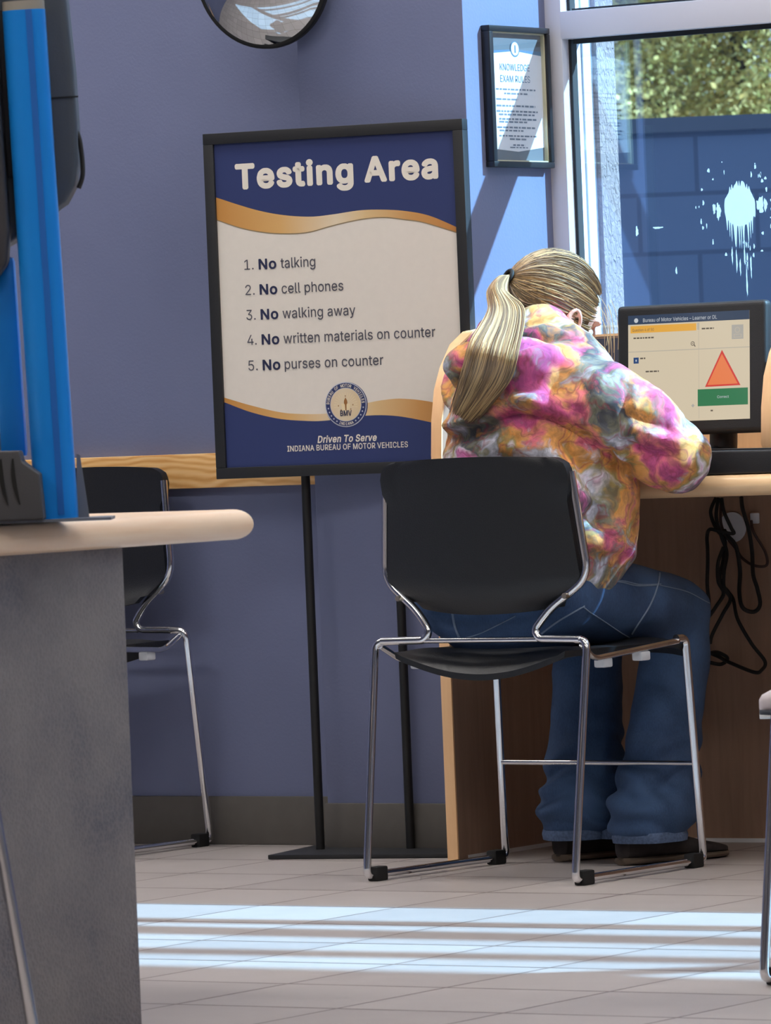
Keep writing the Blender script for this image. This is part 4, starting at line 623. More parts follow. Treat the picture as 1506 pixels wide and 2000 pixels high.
w 567|138,0 23,379 87,379 133,214 140,190 147,164 154,137 161,107 168,75 175,41 165,41 172,74 179,105 186,135 192,163 199,189 206,214 252,379 316,379 362,214 368,189 375,163 382,136 388,106 395,75 402,41 391,41 399,75 406,106 413,135 420,163 427,189 434,214 480,379 545,379 429,0 368,0 319,172 314,189 309,207 305,225 300,243 295,262 291,280 286,299 281,318 277,338 291,338 286,319 281,299 277,280 272,262 267,243 263,225 258,207 253,189 248,172 199,0|0,1,2 0,2,3 16,17,46 46,17,18 46,18,47 47,18,19 32,33,34 32,34,35 16,46,45 48,47,19 49,48,44 44,48,19 16,45,49 49,45,44 16,49,50 43,44,19 16,50,51 42,43,19 16,51,52 41,42,19 40,41,19 16,52,53 39,40,19 16,53,54 0,3,4 15,16,54 39,19,20 31,32,35 38,39,20 15,54,55 0,4,5 37,38,20 37,20,21 30,31,35 15,55,56 14,15,56 14,56,57 36,37,21 0,5,6 36,21,22 29,30,35 13,14,57 0,6,7 36,22,23 28,29,35 12,13,57 0,7,8 36,23,24 27,28,35 11,12,57 0,8,10 10,8,9 36,24,26 26,24,25 26,27,35 10,11,57 0,10,57 36,26,35
y 389|47,-139 61,-86 71,-87 83,-89 94,-90 104,-89 113,-86 122,-81 130,-74 138,-64 145,-51 151,-36 163,-1 17,379 84,379 165,155 173,132 180,109 187,87 193,64 199,42 206,21 184,21 190,42 196,64 202,87 209,110 216,132 224,155 305,379 371,379 204,-58 196,-77 187,-93 177,-107 165,-119 153,-128 139,-136 125,-141 109,-144 91,-145 82,-145 73,-144 65,-143 57,-142 52,-140|12,13,14 12,14,15 28,29,30 28,30,31 12,15,16 27,28,31 26,27,31 12,16,17 25,26,21 21,26,31 12,17,18 24,25,21 12,18,19 23,24,20 20,24,21 12,19,23 23,19,20 12,23,22 12,22,21 12,21,31 11,12,31 10,11,31 9,10,31 9,31,32 8,9,32 7,8,32 7,32,33 6,7,33 0,1,2 5,6,33 0,2,3 4,5,33 0,3,4 0,4,33 0,33,34 0,34,35 0,35,36 0,36,37 0,37,38 45,0,38 44,45,38 44,38,39 43,44,39 42,43,39 42,39,40 41,42,40
– 350|350,244 350,188 0,188 0,244|2,3,0 2,0,1"""),):
    GLYPHS[_k] = {}
    for _r in _t.split('\n'):
        if not _r: continue
        _h, _v, _f = _r[2:].split('|') if _r[0] == '|' else _r.split('|')
        _c, _a = _h[0], int(_h[2:])
        GLYPHS[_k][_c] = (_a / 1000, [tuple(int(x) / 1000 for x in p.split(',')) for p in _v.split(' ')], [tuple(int(x) for x in t.split(',')) for t in _f.split(' ')])
def text2d(s_, bold=0.0, shear=0.0):
    # heavier weights are the same outline laid down round a small circle
    vs_, fs, x = [], [], 0.0
    st = [(0.0, 0.0)] if bold == 0 else [(bold * math.cos(2 * PI * q / 10), bold * math.sin(2 * PI * q / 10)) for q in range(10)] + [(0.0, 0.0)]
    for ch in s_:
        if ch == ' ':
            x += 0.20; continue
        adv, gv, gf = GLYPHS[0][ch]
        for q, (dx, dy) in enumerate(st):
            o = len(vs_)
            vs_ += [(x + dx + p[0] + shear * p[1], p[1] + dy, q * 0.00003) for p in gv]
            fs += [tuple(i + o for i in t) for t in gf]
        x += adv + bold * 1.3
    return vs_, fs
CAPH = max(p[1] for p in text2d('T')[0])
def put_text(mb, s_, u_a, u_b, base, cap, frame, bold=0.0, shear=0.0, mat=0, lift=0.0006):
    # frame(u, v, h) -> 3D point; stretched to run from u_a to u_b
    vs_, fs = text2d(s_, bold, shear)
    x0 = min(p[0] for p in vs_); x1 = max(p[0] for p in vs_)
    sx__ = (u_b - u_a) / (x1 - x0); sy = cap / CAPH
    mb.add([frame(u_a + (p[0] - x0) * sx__, base + p[1] * sy, lift + p[2]) for p in vs_], fs, mat)
def arc_text(mb, s_, cu_, cv, rad, a0, a1, cap, frame, mat=0, lift=0.0008, flip=False):
    n = len(s_)
    for i, ch in enumerate(s_):
        if ch == ' ': continue
        a = math.radians(a0 + (a1 - a0) * (i + 0.5) / n)
        vs_, fs = text2d(ch, 0.02)
        xm = (min(p[0] for p in vs_) + max(p[0] for p in vs_)) / 2
        sc_ = cap / CAPH
        er = Vector((math.cos(a), math.sin(a))); et = Vector((math.sin(a), -math.cos(a)))
        if flip: er, et = -er, -et
        cen = Vector((cu_, cv)) + Vector((math.cos(a), math.sin(a))) * rad
        pts = [cen + et * ((p[0] - xm) * sc_ * 0.8) + er * ((p[1] - CAPH / 2) * sc_) for p in vs_]
        mb.add([frame(p.x, p.y, lift + q_[2]) for p, q_ in zip(pts, vs_)], fs, mat)
def flat_poly(mb, pts, frame, lift, mat):
    mb.add([frame(p[0], p[1], lift) for p in pts], [tuple(range(len(pts)))], mat)
def disc(cu_, cv, r, n=40, r2=None):
    return [(cu_ + r * math.cos(2 * PI * i / n), cv + (r2 or r) * math.sin(2 * PI * i / n)) for i in range(n)]

# ------------------------------------------------------------------ the setting
YW, YP, XR, XL = 10.195, 10.045, -6.389, -6.796      # rear wall, pilaster face, pilaster right and left edge
YF, YG = 10.36, 10.393                                # window frame face, glass
CEIL = 4.0
struct('floor', MB().box((-3.5, 3.2, -0.05), (15, 14.4, 0.1)), 'floor')
struct('ceiling', MB().box((-3.5, 3.2, CEIL + 0.05), (15, 14.4, 0.1)), 'ceiling')
struct('wall_rear', MB().box((-8.9, YW + 0.1, CEIL / 2), (4.3, 0.2, CEIL)), 'wall')
struct('wall_pilaster', MB().box(((XL + XR) / 2, (YP + YF + 0.06) / 2, CEIL / 2), (XR - XL, YF + 0.06 - YP, CEIL), bevel=0.004), 'wall')
struct('wall_left', MB().box((-11.05, 3.2, CEIL / 2), (0.1, 14.4, CEIL)), 'wall')
struct('wall_front', MB().box((-3.5, -4.05, CEIL / 2), (15, 0.1, CEIL)), 'wall_far')
struct('wall_right', MB().box((4.05, 3.2, CEIL / 2), (0.1, 14.4, CEIL)), 'wall_far')
XM = -4.30                                            # unseen bay begins here, added to keep sun off the floor
m = MB()
m.box(((XR + XM) / 2, YF + 0.05, 0.48), (XM - XR, 0.1, 0.96))
struct('wall_sill', m, 'wall')
m = MB()
m.box(((XM + 4.0) / 2, YF + 0.06, 0.94), (4.0 - XM, 0.12, 1.88))  # lower bay, put in to block the low sun
m.box(((XR + 4.0) / 2, YF + 0.06, 3.72), (4.0 - XR, 0.12, 0.56))
m.box((XM + 0.05, YF + 0.06, 1.9), (0.1, 0.12, 3.8))
struct('wall_window_sun_block', m, 'wall')
struct('baseboard_rear', MB().box(((XL - 11.0) / 2, YW - 0.006, 0.051), (XL + 11.0, 0.012, 0.102), bevel=0.003), 'baseboard')
m = MB()
m.box(((XL + XR) / 2, YP - 0.006, 0.05), (XR - XL, 0.012, 0.1), bevel=0.003)
struct('baseboard_pilaster', m, 'baseboard')

# window 1: taupe frame, transom at 1.65-1.71, panes above and below
wf = MB()
wf.box((-6.37, YF + 0.014, 2.2), (0.04, 0.028, 2.5), bevel=0.002)                 # interior jamb face
wf.box((-6.372, YF + 0.058, 2.2), (0.034, 0.06, 2.5))                             # jamb outside the glass line
wf.box(((XR + XM) / 2, YF + 0.042, 1.6815), (XM - XR, 0.084, 0.057), bevel=0.002)    # transom
wf.box(((XR + XM) / 2, YF + 0.042, 0.98), (XM - XR, 0.084, 0.05))                 # sill bar
wf.box(((XR + XM) / 2, YF + 0.042, 3.42), (XM - XR, 0.084, 0.05))
wf.box((XM - 0.03, YF + 0.042, 2.2), (0.06, 0.084, 2.5))
w1 = struct('window_1', wf, 'alu', 'taupe framed window beside the blue pilaster')
g = MB()
for z0, z1 in ((1.0, 1.653), (1.71, 3.4)):
    g.box(((XR + XM) / 2 + 0.01, YG + 0.002, (z0 + z1) / 2), (XM - XR - 0.10, 0.004, z1 - z0))
struct('window_pane', g, 'glass', parent=w1)
g = MB()
for z0, z1 in ((1.005, 1.653), (1.71, 3.395)):
    g.box((-6.347, YG - 0.001, (z0 + z1) / 2), (0.007, 0.012, z1 - z0))
    g.box((-6.347, YG + 0.012, (z0 + z1) / 2), (0.004, 0.010, z1 - z0))
    g.box(((XR + XM) / 2, YG, z1 - 0.005), (XM - XR - 0.1, 0.012, 0.01))
    g.box(((XR + XM) / 2, YG, z0 + 0.003), (XM - XR - 0.1, 0.012, 0.006))
struct('window_gasket', g, 'gasket', parent=w1)
# added unseen window right of the bay, its bars striping the floor with sun
wf = MB()
x0, x1 = XM + 0.1, 3.0
for z in (1.9, 3.42):
    wf.box(((x0 + x1) / 2, YF + 0.04, z), (x1 - x0, 0.08, 0.05))
for x in (x0, -0.9, x1):
    wf.box((x, YF + 0.04, 2.66), (0.06, 0.08, 1.5))
w2 = struct('sun_strip_window', wf, 'alu')
g = MB(); g.box(((x0 + x1) / 2, YG + 0.002, 2.66), (x1 - x0, 0.004, 1.5))
struct('window_pane', g, 'glass', parent=w2)
for z, t, tilt in ((2.30, 0.09, 2.2), (2.66, 0.15, -1.0), (3.02, 0.11, 1.6)):
    mb = MB()
    mb.box((0, 0, 0), (x1 - x0, 0.02, t), Matrix.Rotation(math.radians(tilt), 3, 'Y'))
    o = struct('sun_strip_bar', mb, 'alu', parent=w2); o.location = ((x0 + x1) / 2, YF + 0.06, z)  # bar added and tilted to shape the sun strips
# picture-side trims
mb = MB()
RL, RH = 0.755, 0.828
mb.box(((-11.0 + XL) / 2, YW - 0.011, (RL + RH) / 2), (XL + 11.0, 0.022, RH - RL), bevel=0.003)
rail = mb.build('chair_rail', 'oak_rail'); tag(rail, 'wide oak chair rail board running along the blue rear wall', 'rail')
# outside the window
m = MB(); m.box((-6.72, 10.516, 2.0), (0.76, 0.072, 4.2))
struct('wall_exterior', m, 'stucco')
m = MB(); m.box((-6.366, 10.461, 2.2), (0.03, 0.036, 2.5))
struct('trim_1', m, 'alu')
struct('ground_outside', MB().box((-16, 40, -0.2), (80, 59, 0.1)), 'asphalt')

# ceiling lights
for i, (x, y) in enumerate([(-9.4, 9.2), (-7.5, 9.2), (-5.6, 9.2), (-3.4, 9.2), (-7.5, 6.2), (-5.0, 6.2), (-2.2, 6.2), (0.8, 6.2), (-6.0, 3.0), (-2.0, 3.0), (-4.0, 0.0)]):
    t = thing('ceiling_light', 'recessed white ceiling light panel', 'ceiling light', (x, y, CEIL), 0, 'ceiling light panels')
    fr_ = MB()
    for dx, dy, sx1, sy1 in ((0, 0.31, 1.24, 0.03), (0, -0.31, 1.24, 0.03), (0.61, 0, 0.03, 0.6), (-0.61, 0, 0.03, 0.6)):
        fr_.box((dx, dy, -0.012), (sx1, sy1, 0.024))
    fr_.build('frame', 'trim_and_gap_white', t)
    MB().box((0, 0, -0.008), (1.19, 0.59, 0.012)).build('diffuser', 'light_panel', t)

# ------------------------------------------------------------------ sled-base stacking chair
TR = 0.0078
def make_chair(label):
    t = thing('stacking_chair', label, 'chair', group=None)
    for sx1 in (-1, 1):
        # rear leg with the bend at its head, front leg, runner, seat rail: one chrome piece each
        MB().tube(fillet([(sx1 * 0.245, -0.190, 0.013), (sx1 * 0.246, -0.216, 0.012), (sx1 * 0.246, -0.214, 0.040), (sx1 * 0.2505, -0.156, 0.457), (sx1 * 0.215, -0.150, 0.459)], [0, 0.016, 0.02, 0.022, 0]), TR, 12).build('leg', 'chrome', t)
        MB().tube(fillet([(sx1 * 0.236, 0.195, 0.013), (sx1 * 0.236, 0.222, 0.012), (sx1 * 0.236, 0.220, 0.040), (sx1 * 0.228, 0.202, 0.443), (sx1 * 0.228, 0.170, 0.443)], [0, 0.016, 0.02, 0.022, 0]), TR, 12).build('leg', 'chrome', t)
        MB().tube([(sx1 * 0.245, -0.195, 0.0125), (sx1 * 0.236, 0.20, 0.0125)], TR * 0.95, 10).build('runner', 'chrome', t)
        MB().tube(fillet([(sx1 * 0.238, -0.155, 0.450), (sx1 * 0.228, -0.105, 0.420), (sx1 * 0.228, 0.175, 0.438)], 0.02), TR * 0.8, 10).build('seat_rail', 'chrome', t)
        for y in (-0.185, 0.19):
            MB().box((sx1 * (0.244 if y < 0 else 0.236), y, 0.014), (0.024, 0.036, 0.028), bevel=0.004).build('foot_pad', 'rubber', t)
        MB().box((sx1 * 0.218, -0.06, 0.410), (0.024, 0.03, 0.018), bevel=0.004).build('glide', 'glide', t)
        MB().box((sx1 * 0.222, 0.06, 0.416), (0.024, 0.03, 0.018), bevel=0.004).build('glide', 'glide', t)
    # back frame: out of the leg heads, pinched to a waist, then up the sides of the back
    path = [(-0.235, -0.155, 0.459), (-0.135, -0.150, 0.4605), (-0.124, -0.148, 0.478), (-0.155, -0.142, 0.515), (-0.240, -0.128, 0.575), (-0.219, -0.142, 0.775)]
    pr = fillet(path, [0, 0.02, 0.02, 0.03, 0.035, 0])
    for sx1 in (-1, 1):
        MB().tube([(sx1 * p.x, p.y, p.z) for p in pr], TR, 12).build('back_frame', 'chrome', t)
    MB().tube([(-0.135, -0.150, 0.4595), (0.135, -0.150, 0.4595)], TR * 0.7, 10).build('cross_bar', 'chrome', t)
    MB().tube([(-0.2315, 0.212, 0.200), (0.2315, 0.212, 0.200)], TR * 0.7, 10).build('stretcher', 'chrome', t)
    # seat shell: dished, waterfall front, downturned back
    nx, ny = 24, 20
    top = []
    for j in range(ny + 1):
        v = j / ny; y = -0.160 + 0.385 * v
        hw = 0.222 - 0.02 * (1 - v) ** 3
        for i in range(nx + 1):
            u = i / nx * 2 - 1
            dish = (1 - u * u)
            z = 0.450 - 0.020 * dish * math.sin(PI * min(1, v * 1.05)) - 0.024 * max(0, (v - 0.86) / 0.14) ** 2
            z -= 0.055 * dish ** 0.8 * max(0, 1 - v / 0.14) ** 1.2
            z -= 0.012 * abs(u) ** 6
            top.append((u * hw, y, z))
    bot = [(p[0] * 0.985, p[1], p[2] - 0.012) for p in top]
    fs = []
    W_ = nx + 1
    for j in range(ny):
        for i in range(nx):
            a = j * W_ + i
            fs.append((a, a + 1, a + W_ + 1, a + W_)); b = a + len(top); fs.append((b, b + W_, b + W_ + 1, b + 1))
    rim = [i for i in range(W_)] + [j * W_ + nx for j in range(1, ny + 1)] + [ny * W_ + i for i in range(nx - 1, -1, -1)] + [j * W_ for j in range(ny - 1, 0, -1)]
    for q in range(len(rim)):
        a, b = rim[q], rim[(q + 1) % len(rim)]
        fs.append((a, a + len(top), b + len(top), b))
    MB().add(top + bot, fs, 0, True).build('seat', 'chair_plastic', t)
    # lower apron of the shell seen from behind
    ap = []
    for i in range(25):
        u = i / 24 * 2 - 1
        ap.append((u, -0.05 * (1 - abs(u) ** 2.2)))
    # back shell: wide rounded panel, curved, sleeve-like upper corners
    out = []
    def back_half(z):
        return float(np.interp(z, [0.505, 0.53, 0.575, 0.72, 0.78, 0.80, 0.81], [0.160, 0.180, 0.228, 0.212, 0.216, 0.206, 0.18]))
    zs = [0.507, 0.511, 0.52, 0.535, 0.555, 0.572, 0.58, 0.60, 0.63, 0.66, 0.69, 0.72, 0.74, 0.76, 0.775, 0.787, 0.797, 0.804, 0.808]
    fr_, bk_ = [], []
    nx = 28
    for z in zs:
        hw = back_half(z)
        for i in range(nx + 1):
            u = i / nx * 2 - 1
            y = -0.131 - 0.10 * (z - 0.57) * 0.7 - 0.028 * (1 - u * u) + 0.018 * max(0, (0.56 - z) / 0.05) ** 1.5
            zz = z - 0.006 * u * u * (1 if z > 0.75 else 0) + (0.012 * u * u if z < 0.53 else 0)
            sl = 0.006 if z > 0.72 else 0.0
            fr_.append((u * (hw + sl), y + 0.008, zz)); bk_.append((u * (hw + sl), y - 0.008 - (0.004 if z > 0.72 and abs(u) > 0.9 else 0), zz))
    fs = []; W_ = nx + 1; N = len(fr_)
    for j in range(len(zs) - 1):
        for i in range(nx):
            a = j * W_ + i
            fs.append((a, a + 1, a + W_ + 1, a + W_)); b = a + N; fs.append((b, b + W_, b + W_ + 1, b + 1))
    L_ = len(zs)
    rim = [i for i in range(W_)] + [j * W_ + nx for j in range(1, L_)] + [(L_ - 1) * W_ + i for i in range(nx - 1, -1, -1)] + [j * W_ for j in range(L_ - 2, 0, -1)]
    for q in range(len(rim)):
        a, b = rim[q], rim[(q + 1) % len(rim)]
        fs.append((a, a + N, b + N, b))
    back = MB().add(fr_ + bk_, fs, 0, True).build('backrest', 'chair_plastic', t)
    for sx1 in (-1, 1):
        MB().tube([(sx1 * 0.197, -0.150, 0.541), (sx1 * 0.197, -0.1375, 0.541)], 0.0055, 12).build('screw', 'screw', back)
    return t
chair = make_chair('black chrome-framed chair with the tie-dye hoodie wearer sitting on it')
chair.location = (-6.007, 9.589, 0); chair.rotation_euler = (0, 0, math.radians(-4))
dup(chair, (-7.425, 9.945, 0), PI - 0.02, 'empty black chair backed against the rear wall behind the left counter')
dup(chair, (-4.775, 5.915, 0), math.radians(140), 'chair nearest the viewer, only its chrome leg showing at bottom left')
dup(chair, (-4.200, 7.962, 0), math.radians(-12), 'chair cut off by the right edge, chrome leg on the sunlit floor')

# ------------------------------------------------------------------ standing sign
SY = math.radians(11)
sign = thing('sign_stand', 'black framed standing sign on two posts reading Testing Area', 'sign', (-6.666, 9.970, 0), SY)
SCV = 1.1305
def sf(u, v, h):      # front of the panel looks to local -Y
    return (u, -h, SCV + v)
def sb(u, v, h):      # its back carries the same print
    return (-u, 0.016 + h, SCV + v)
fm = MB()
ou, ov, iu, iv = 0.2868, 0.3545, 0.2645, 0.3318
for c, d in (((0, 0.008, SCV + (ov + iv) / 2), (2 * ou, 0.030, ov - iv)), ((0, 0.008, SCV - (ov + iv) / 2), (2 * ou, 0.030, ov - iv)),
             ((-(ou + iu) / 2, 0.008, SCV), (ou - iu, 0.030, 2 * iv)), (((ou + iu) / 2, 0.008, SCV), (ou - iu, 0.030, 2 * iv))):
    fm.box(c, d, bevel=0.0015)
frame_o = fm.build('frame', 'black_metal', sign)
TU = [(-0.2645, 0.2235), (-0.1835, 0.1956), (-0.1206, 0.1807), (-0.0575, 0.1737), (-0.0068, 0.1758), (0.0523, 0.181), (0.1025, 0.180), (0.1524, 0.1748), (0.2058, 0.1625), (0.2664, 0.1352)]
TL = [(-0.2645, 0.178), (-0.207, 0.1577), (-0.1523, 0.1464), (-0.1016, 0.142), (-0.0592, 0.1434), (-0.0166, 0.1522), (0.0259, 0.1598), (0.0682, 0.1647), (0.11, 0.1646), (0.1514, 0.1583), (0.1926, 0.1504), (0.2664, 0.1256)]
BU = [(-0.2645, -0.1875), (-0.2064, -0.2056), (-0.1435, -0.2216), (-0.0972, -0.2272), (-0.0381, -0.2286), (0.0044, -0.2212), (0.0491, -0.2113), (0.0892, -0.2058), (0.131, -0.2047), (0.193, -0.2136), (0.2664, -0.234)]
BL = [(-0.2645, -0.197), (-0.2072, -0.2192), (-0.1443, -0.2352), (-0.0811, -0.2422), (-0.0389, -0.2429), (0.0034, -0.2387), (0.0456, -0.2363), (0.0874, -0.2367), (0.129, -0.2414), (0.1866, -0.2539), (0.2664, -0.275)]
xs = np.linspace(-iu, iu, 90)
def band(mb, up, lo, frame, lift, mat):
    n = len(xs)
    a = up if not hasattr(up, '__call__') else up
    mb.add([frame(x, y, lift) for x, y in zip(xs, up)] + [frame(x, y, lift) for x, y in zip(xs, lo)], [(i, i + 1, n + i + 1, n + i) for i in range(n - 1)], mat)
tu, tl_, bu, bl = crv(TU, xs), crv(TL, xs), crv(BU, xs), crv(BL, xs)
for frame in (sf, sb):
    p = MB()
    band(p, np.full(90, iv), np.full(90, -iv), frame, 0.0, 0)
    band(p, np.full(90, iv), tu, frame, 0.0004, 1)
    band(p, tl_ + 0.002, tl_ - 0.0022, frame, 0.0003, 3)
    band(p, tu, tl_, frame, 0.0005, 2)
    band(p, bu, bl, frame, 0.0005, 2)
    band(p, bl, np.full(90, -iv), frame, 0.0004, 1)
    poster = p.build('poster', ['cream', 'navy', 'gold', 'gold_dark_line'], sign, fix=False)
    tm = ['print_light', 'print_grey', 'print_navy']
    t_ = MB()
    put_text(t_, 'Testing Area', -0.2200, 0.2282, 0.2396, 0.0468, frame, 0.036, 0, 0)
    rows = [('1.', 'talking', 0.0722, -0.0494), ('2.', 'cell phones', 0.0204, 0.0104), ('3.', 'walking away', -0.0306, 0.0348), ('4.', 'written materials on counter', -0.0820, 0.2078), ('5.', 'purses on counter', -0.1343, 0.0919)]
    t_.build('lettering', tm, poster, fix=False)
    for num, body, b_, ue in rows:
        t_ = MB()
        put_text(t_, num, -0.2075, -0.1868, b_, 0.0205, frame, 0.0, 0, 1)
        put_text(t_, 'No', -0.1755, -0.1360, b_, 0.0200, frame, 0.024, 0, 2)
        put_text(t_, body, -0.1265, ue, b_, 0.0205, frame, 0.004, 0, 1)
        t_.build('lettering', tm, poster, fix=False)
    t_ = MB()
    put_text(t_, 'Driven To Serve', -0.0604, 0.0707, -0.2876, 0.0135, frame, 0.024, 0.2, 0)
    t_.build('lettering', tm, poster, fix=False); t_ = MB()
    put_text(t_, 'INDIANA BUREAU OF MOTOR VEHICLES', -0.1282, 0.1384, -0.3031, 0.0112, frame, 0.014, 0, 0)
    t_.build('lettering', ['print_light', 'print_grey', 'print_navy'], poster, fix=False)
    s_ = MB()
    cu_, cv = 0.0057, -0.212
    flat_poly(s_, disc(cu_ + 0.0012, cv - 0.001, 0.0468), frame, 0.0008, 1)
    flat_poly(s_, disc(cu_, cv, 0.0458), frame, 0.0010, 0)
    flat_poly(s_, disc(cu_, cv, 0.0440), frame, 0.0012, 1)
    flat_poly(s_, disc(cu_, cv, 0.0345), frame, 0.0014, 0)
    flat_poly(s_, disc(cu_, cv, 0.0333), frame, 0.0016, 2)
    for q in range(17):
        a = math.radians(-10 + 200 * q / 16)
        cc = Vector((cu_, cv - 0.001)); e = Vector((math.cos(a), math.sin(a))); pz = Vector((-e.y, e.x))
        flat_poly(s_, [tuple(cc + e * 0.006), tuple(cc + e * 0.026 + pz * 0.0006), tuple(cc + e * 0.026 - pz * 0.0006)], frame, 0.0017, 3)
    flat_poly(s_, [(cu_ - 0.008, cv - 0.011), (cu_ + 0.008, cv - 0.011), (cu_ + 0.010, cv + 0.002), (cu_ - 0.010, cv + 0.002)], frame, 0.0017, 3)
    flat_poly(s_, [(cu_ - 0.0012, cv - 0.012), (cu_ + 0.0012, cv - 0.012), (cu_ + 0.0018, cv), (cu_ + 0.004, cv + 0.003), (cu_ + 0.0035, cv + 0.008), (cu_, cv + 0.015), (cu_ - 0.0035, cv + 0.008), (cu_ - 0.004, cv + 0.003), (cu_ - 0.0018, cv)], frame, 0.0018, 4)
    for du, dv in ((0, 0.0175), (-0.016, -0.002), (0.016, -0.001), (-0.0105, -0.0105), (0.011, -0.0095)):
        flat_poly(s_, disc(cu_ + du, cv + dv, 0.0014, 6), frame, 0.0019, 4)
    arc_text(s_, 'BUREAU OF MOTOR VEHICLES', cu_, cv, 0.0391, 178, 2, 0.0058, frame, 5, 0.0020)
    arc_text(s_, 'INDIANA', cu_, cv, 0.0391, 246, 294, 0.0055, frame, 5, 0.0020, True)
    for a in (190, 202, 214, 226, 238, 302, 314, 326, 338, 350):
        flat_poly(s_, disc(cu_ + 0.0391 * math.cos(math.radians(a)), cv + 0.0391 * math.sin(math.radians(a)), 0.0018, 6), frame, 0.0020, 0)
    put_text(s_, 'BMV', cu_ - 0.0127, cu_ + 0.0127, cv - 0.0228, 0.0108, frame, 0.02, 0, 6, 0.0021)
    s_.build('seal', ['seal_silver', 'navy', 'gold', 'seal_ray', 'seal_torch', 'print_light', 'print_navy'], poster, fix=False)
MB().box((0, 0.008, SCV), (2 * iu, 0.013, 2 * iv)).build('panel_core', 'cream', sign)
for x in (-0.1050, 0.0950):
    MB().tube([(x, 0.034, 0.006), (x, 0.034, 1.40)], 0.0092, 16).build('post', 'post_black', sign)
MB().box((0.035, 0.02, 0.005), (0.40, 0.24, 0.009), bevel=0.002).build('base_plate', 'black_metal', sign)
for x in (-0.1050, 0.0950):
    for dz in (-0.2, 0.2):
        MB().box((x, 0.0262, SCV + dz), (0.02, 0.007, 0.03)).build('bracket', 'post_black', sign)

# ------------------------------------------------------------------ convex mirror
mr = thing('convex_mirror', 'round convex security mirror with black rim high on the blue wall', 'mirror', (-6.838, 9.985, 1.811), 0)
mr.rotation_euler = (math.radians(8), 0, math.radians(4))
Rm = 0.150
dome = []
for i in range(14):
    a = i / 13 * 0.62
    rr = Rm * math.sin(a) / math.sin(0.62); hh = Rm * (math.cos(a) - math.cos(0.62)) / math.sin(0.62)
    dome.append([(rr * math.cos(2 * PI * j / 56), -hh, rr * math.sin(2 * PI * j / 56)) for j in range(56)])
d_ = MB()
d_.add([p for r in dome for p in r], [(i * 56 + j, i * 56 + (j + 1) % 56, (i + 1) * 56 + (j + 1) % 56, (i + 1) * 56 + j) for i in range(13) for j in range(56)] + [tuple(range(56))], 0, True)
d_.build('mirror_dome', 'mirror', mr)
MB().tube([((Rm + 0.001) * math.cos(2 * PI * j / 64), 0.004, (Rm + 0.001) * math.sin(2 * PI * j / 64)) for j in range(64)], 0.0062, 10, closed=True).build('rim', 'rubber', mr)
MB().tube([(Rm * math.cos(2 * PI * j / 64), 0.012, Rm * math.sin(2 * PI * j / 64)) for j in range(64)], 0.008, 8, closed=True).tube([(0, 0.010, 0), (0, 0.018, 0)], Rm, 56).build('backing', 'black_plastic', mr)
MB().tube([(-0.02, 0.012, 0.0), (-0.03, 0.10, 0.01), (-0.05, 0.205, 0.02)], 0.012, 12).build('bracket', 'black_plastic', mr)

# ------------------------------------------------------------------ framed rules on the pilaster's side
PY0, PY1, PZ0, PZ1 = 10.110, 10.343, 1.388, 1.676
fr_t = thing('picture_frame', 'black framed Knowledge Exam Rules notice on the sunlit side of pilaster', 'picture frame', (XR, (PY0 + PY1) / 2, (PZ0 + PZ1) / 2), 0)
hw_, hh_ = (PY1 - PY0) / 2, (PZ1 - PZ0) / 2
def pf(u, v, h):       # u 0..1 across, v 0..1 downwards inside the lining
    return (0.0085 + h, -hw_ + 0.013 + u * (2 * hw_ - 0.026), hh_ - 0.011 - v * (2 * hh_ - 0.024))
fm = MB()
for c, d in (((0.011, 0, hh_ - 0.006), (0.021, 2 * hw_, 0.012)), ((0.011, 0, -hh_ + 0.006), (0.021, 2 * hw_, 0.012)), ((0.011, -hw_ + 0.007, 0), (0.021, 0.014, 2 * hh_ - 0.024)), ((0.011, hw_ - 0.006, 0), (0.021, 0.012, 2 * hh_ - 0.024))):
    fm.box(c, d, bevel=0.002)
fm.build('frame', 'frame_black', fr_t)
fm = MB()
for c, d in (((0.009, 0, hh_ - 0.0133), (0.012, 2 * hw_ - 0.026, 0.0028)), ((0.009, 0, -hh_ + 0.0133), (0.012, 2 * hw_ - 0.026, 0.0028)), ((0.009, -hw_ + 0.0152, 0), (0.012, 0.0028, 2 * hh_ - 0.026)), ((0.009, hw_ - 0.0134, 0), (0.012, 0.0028, 2 * hh_ - 0.026))):
    fm.box(c, d)
fm.build('lining', 'frame_gold', fr_t)
pp = MB()
flat_poly(pp, [(0, 0), (1, 0), (1, 1), (0, 1)], pf, -0.002, 1)
flat_poly(pp, [(0, 0.15), (0.42, 0.135), (0.58, 0.135), (1, 0.14), (1, 0.19), (0, 0.19)], pf, -0.0016, 2)
flat_poly(pp, [(0, 0.175), (0.42, 0.150), (0.58, 0.150), (1, 0.175), (1, 0.885), (0.5, 0.925), (0, 0.905)], pf, -0.0012, 0)
sheet = pp.build('notice_sheet', ['paper', 'paper_grey', 'paper_blue'], fr_t, fix=False)
tt = MB()
def pft(u, v, h): return pf(u, -v, h)
put_text(tt, 'KNOWLEDGE', 0.21, 0.76, -0.298, 0.052, pft, 0.0, 0, 0, -0.0006)
put_text(tt, 'EXAM RULES', 0.21, 0.76, -0.388, 0.052, pft, 0.0, 0, 0, -0.0006)
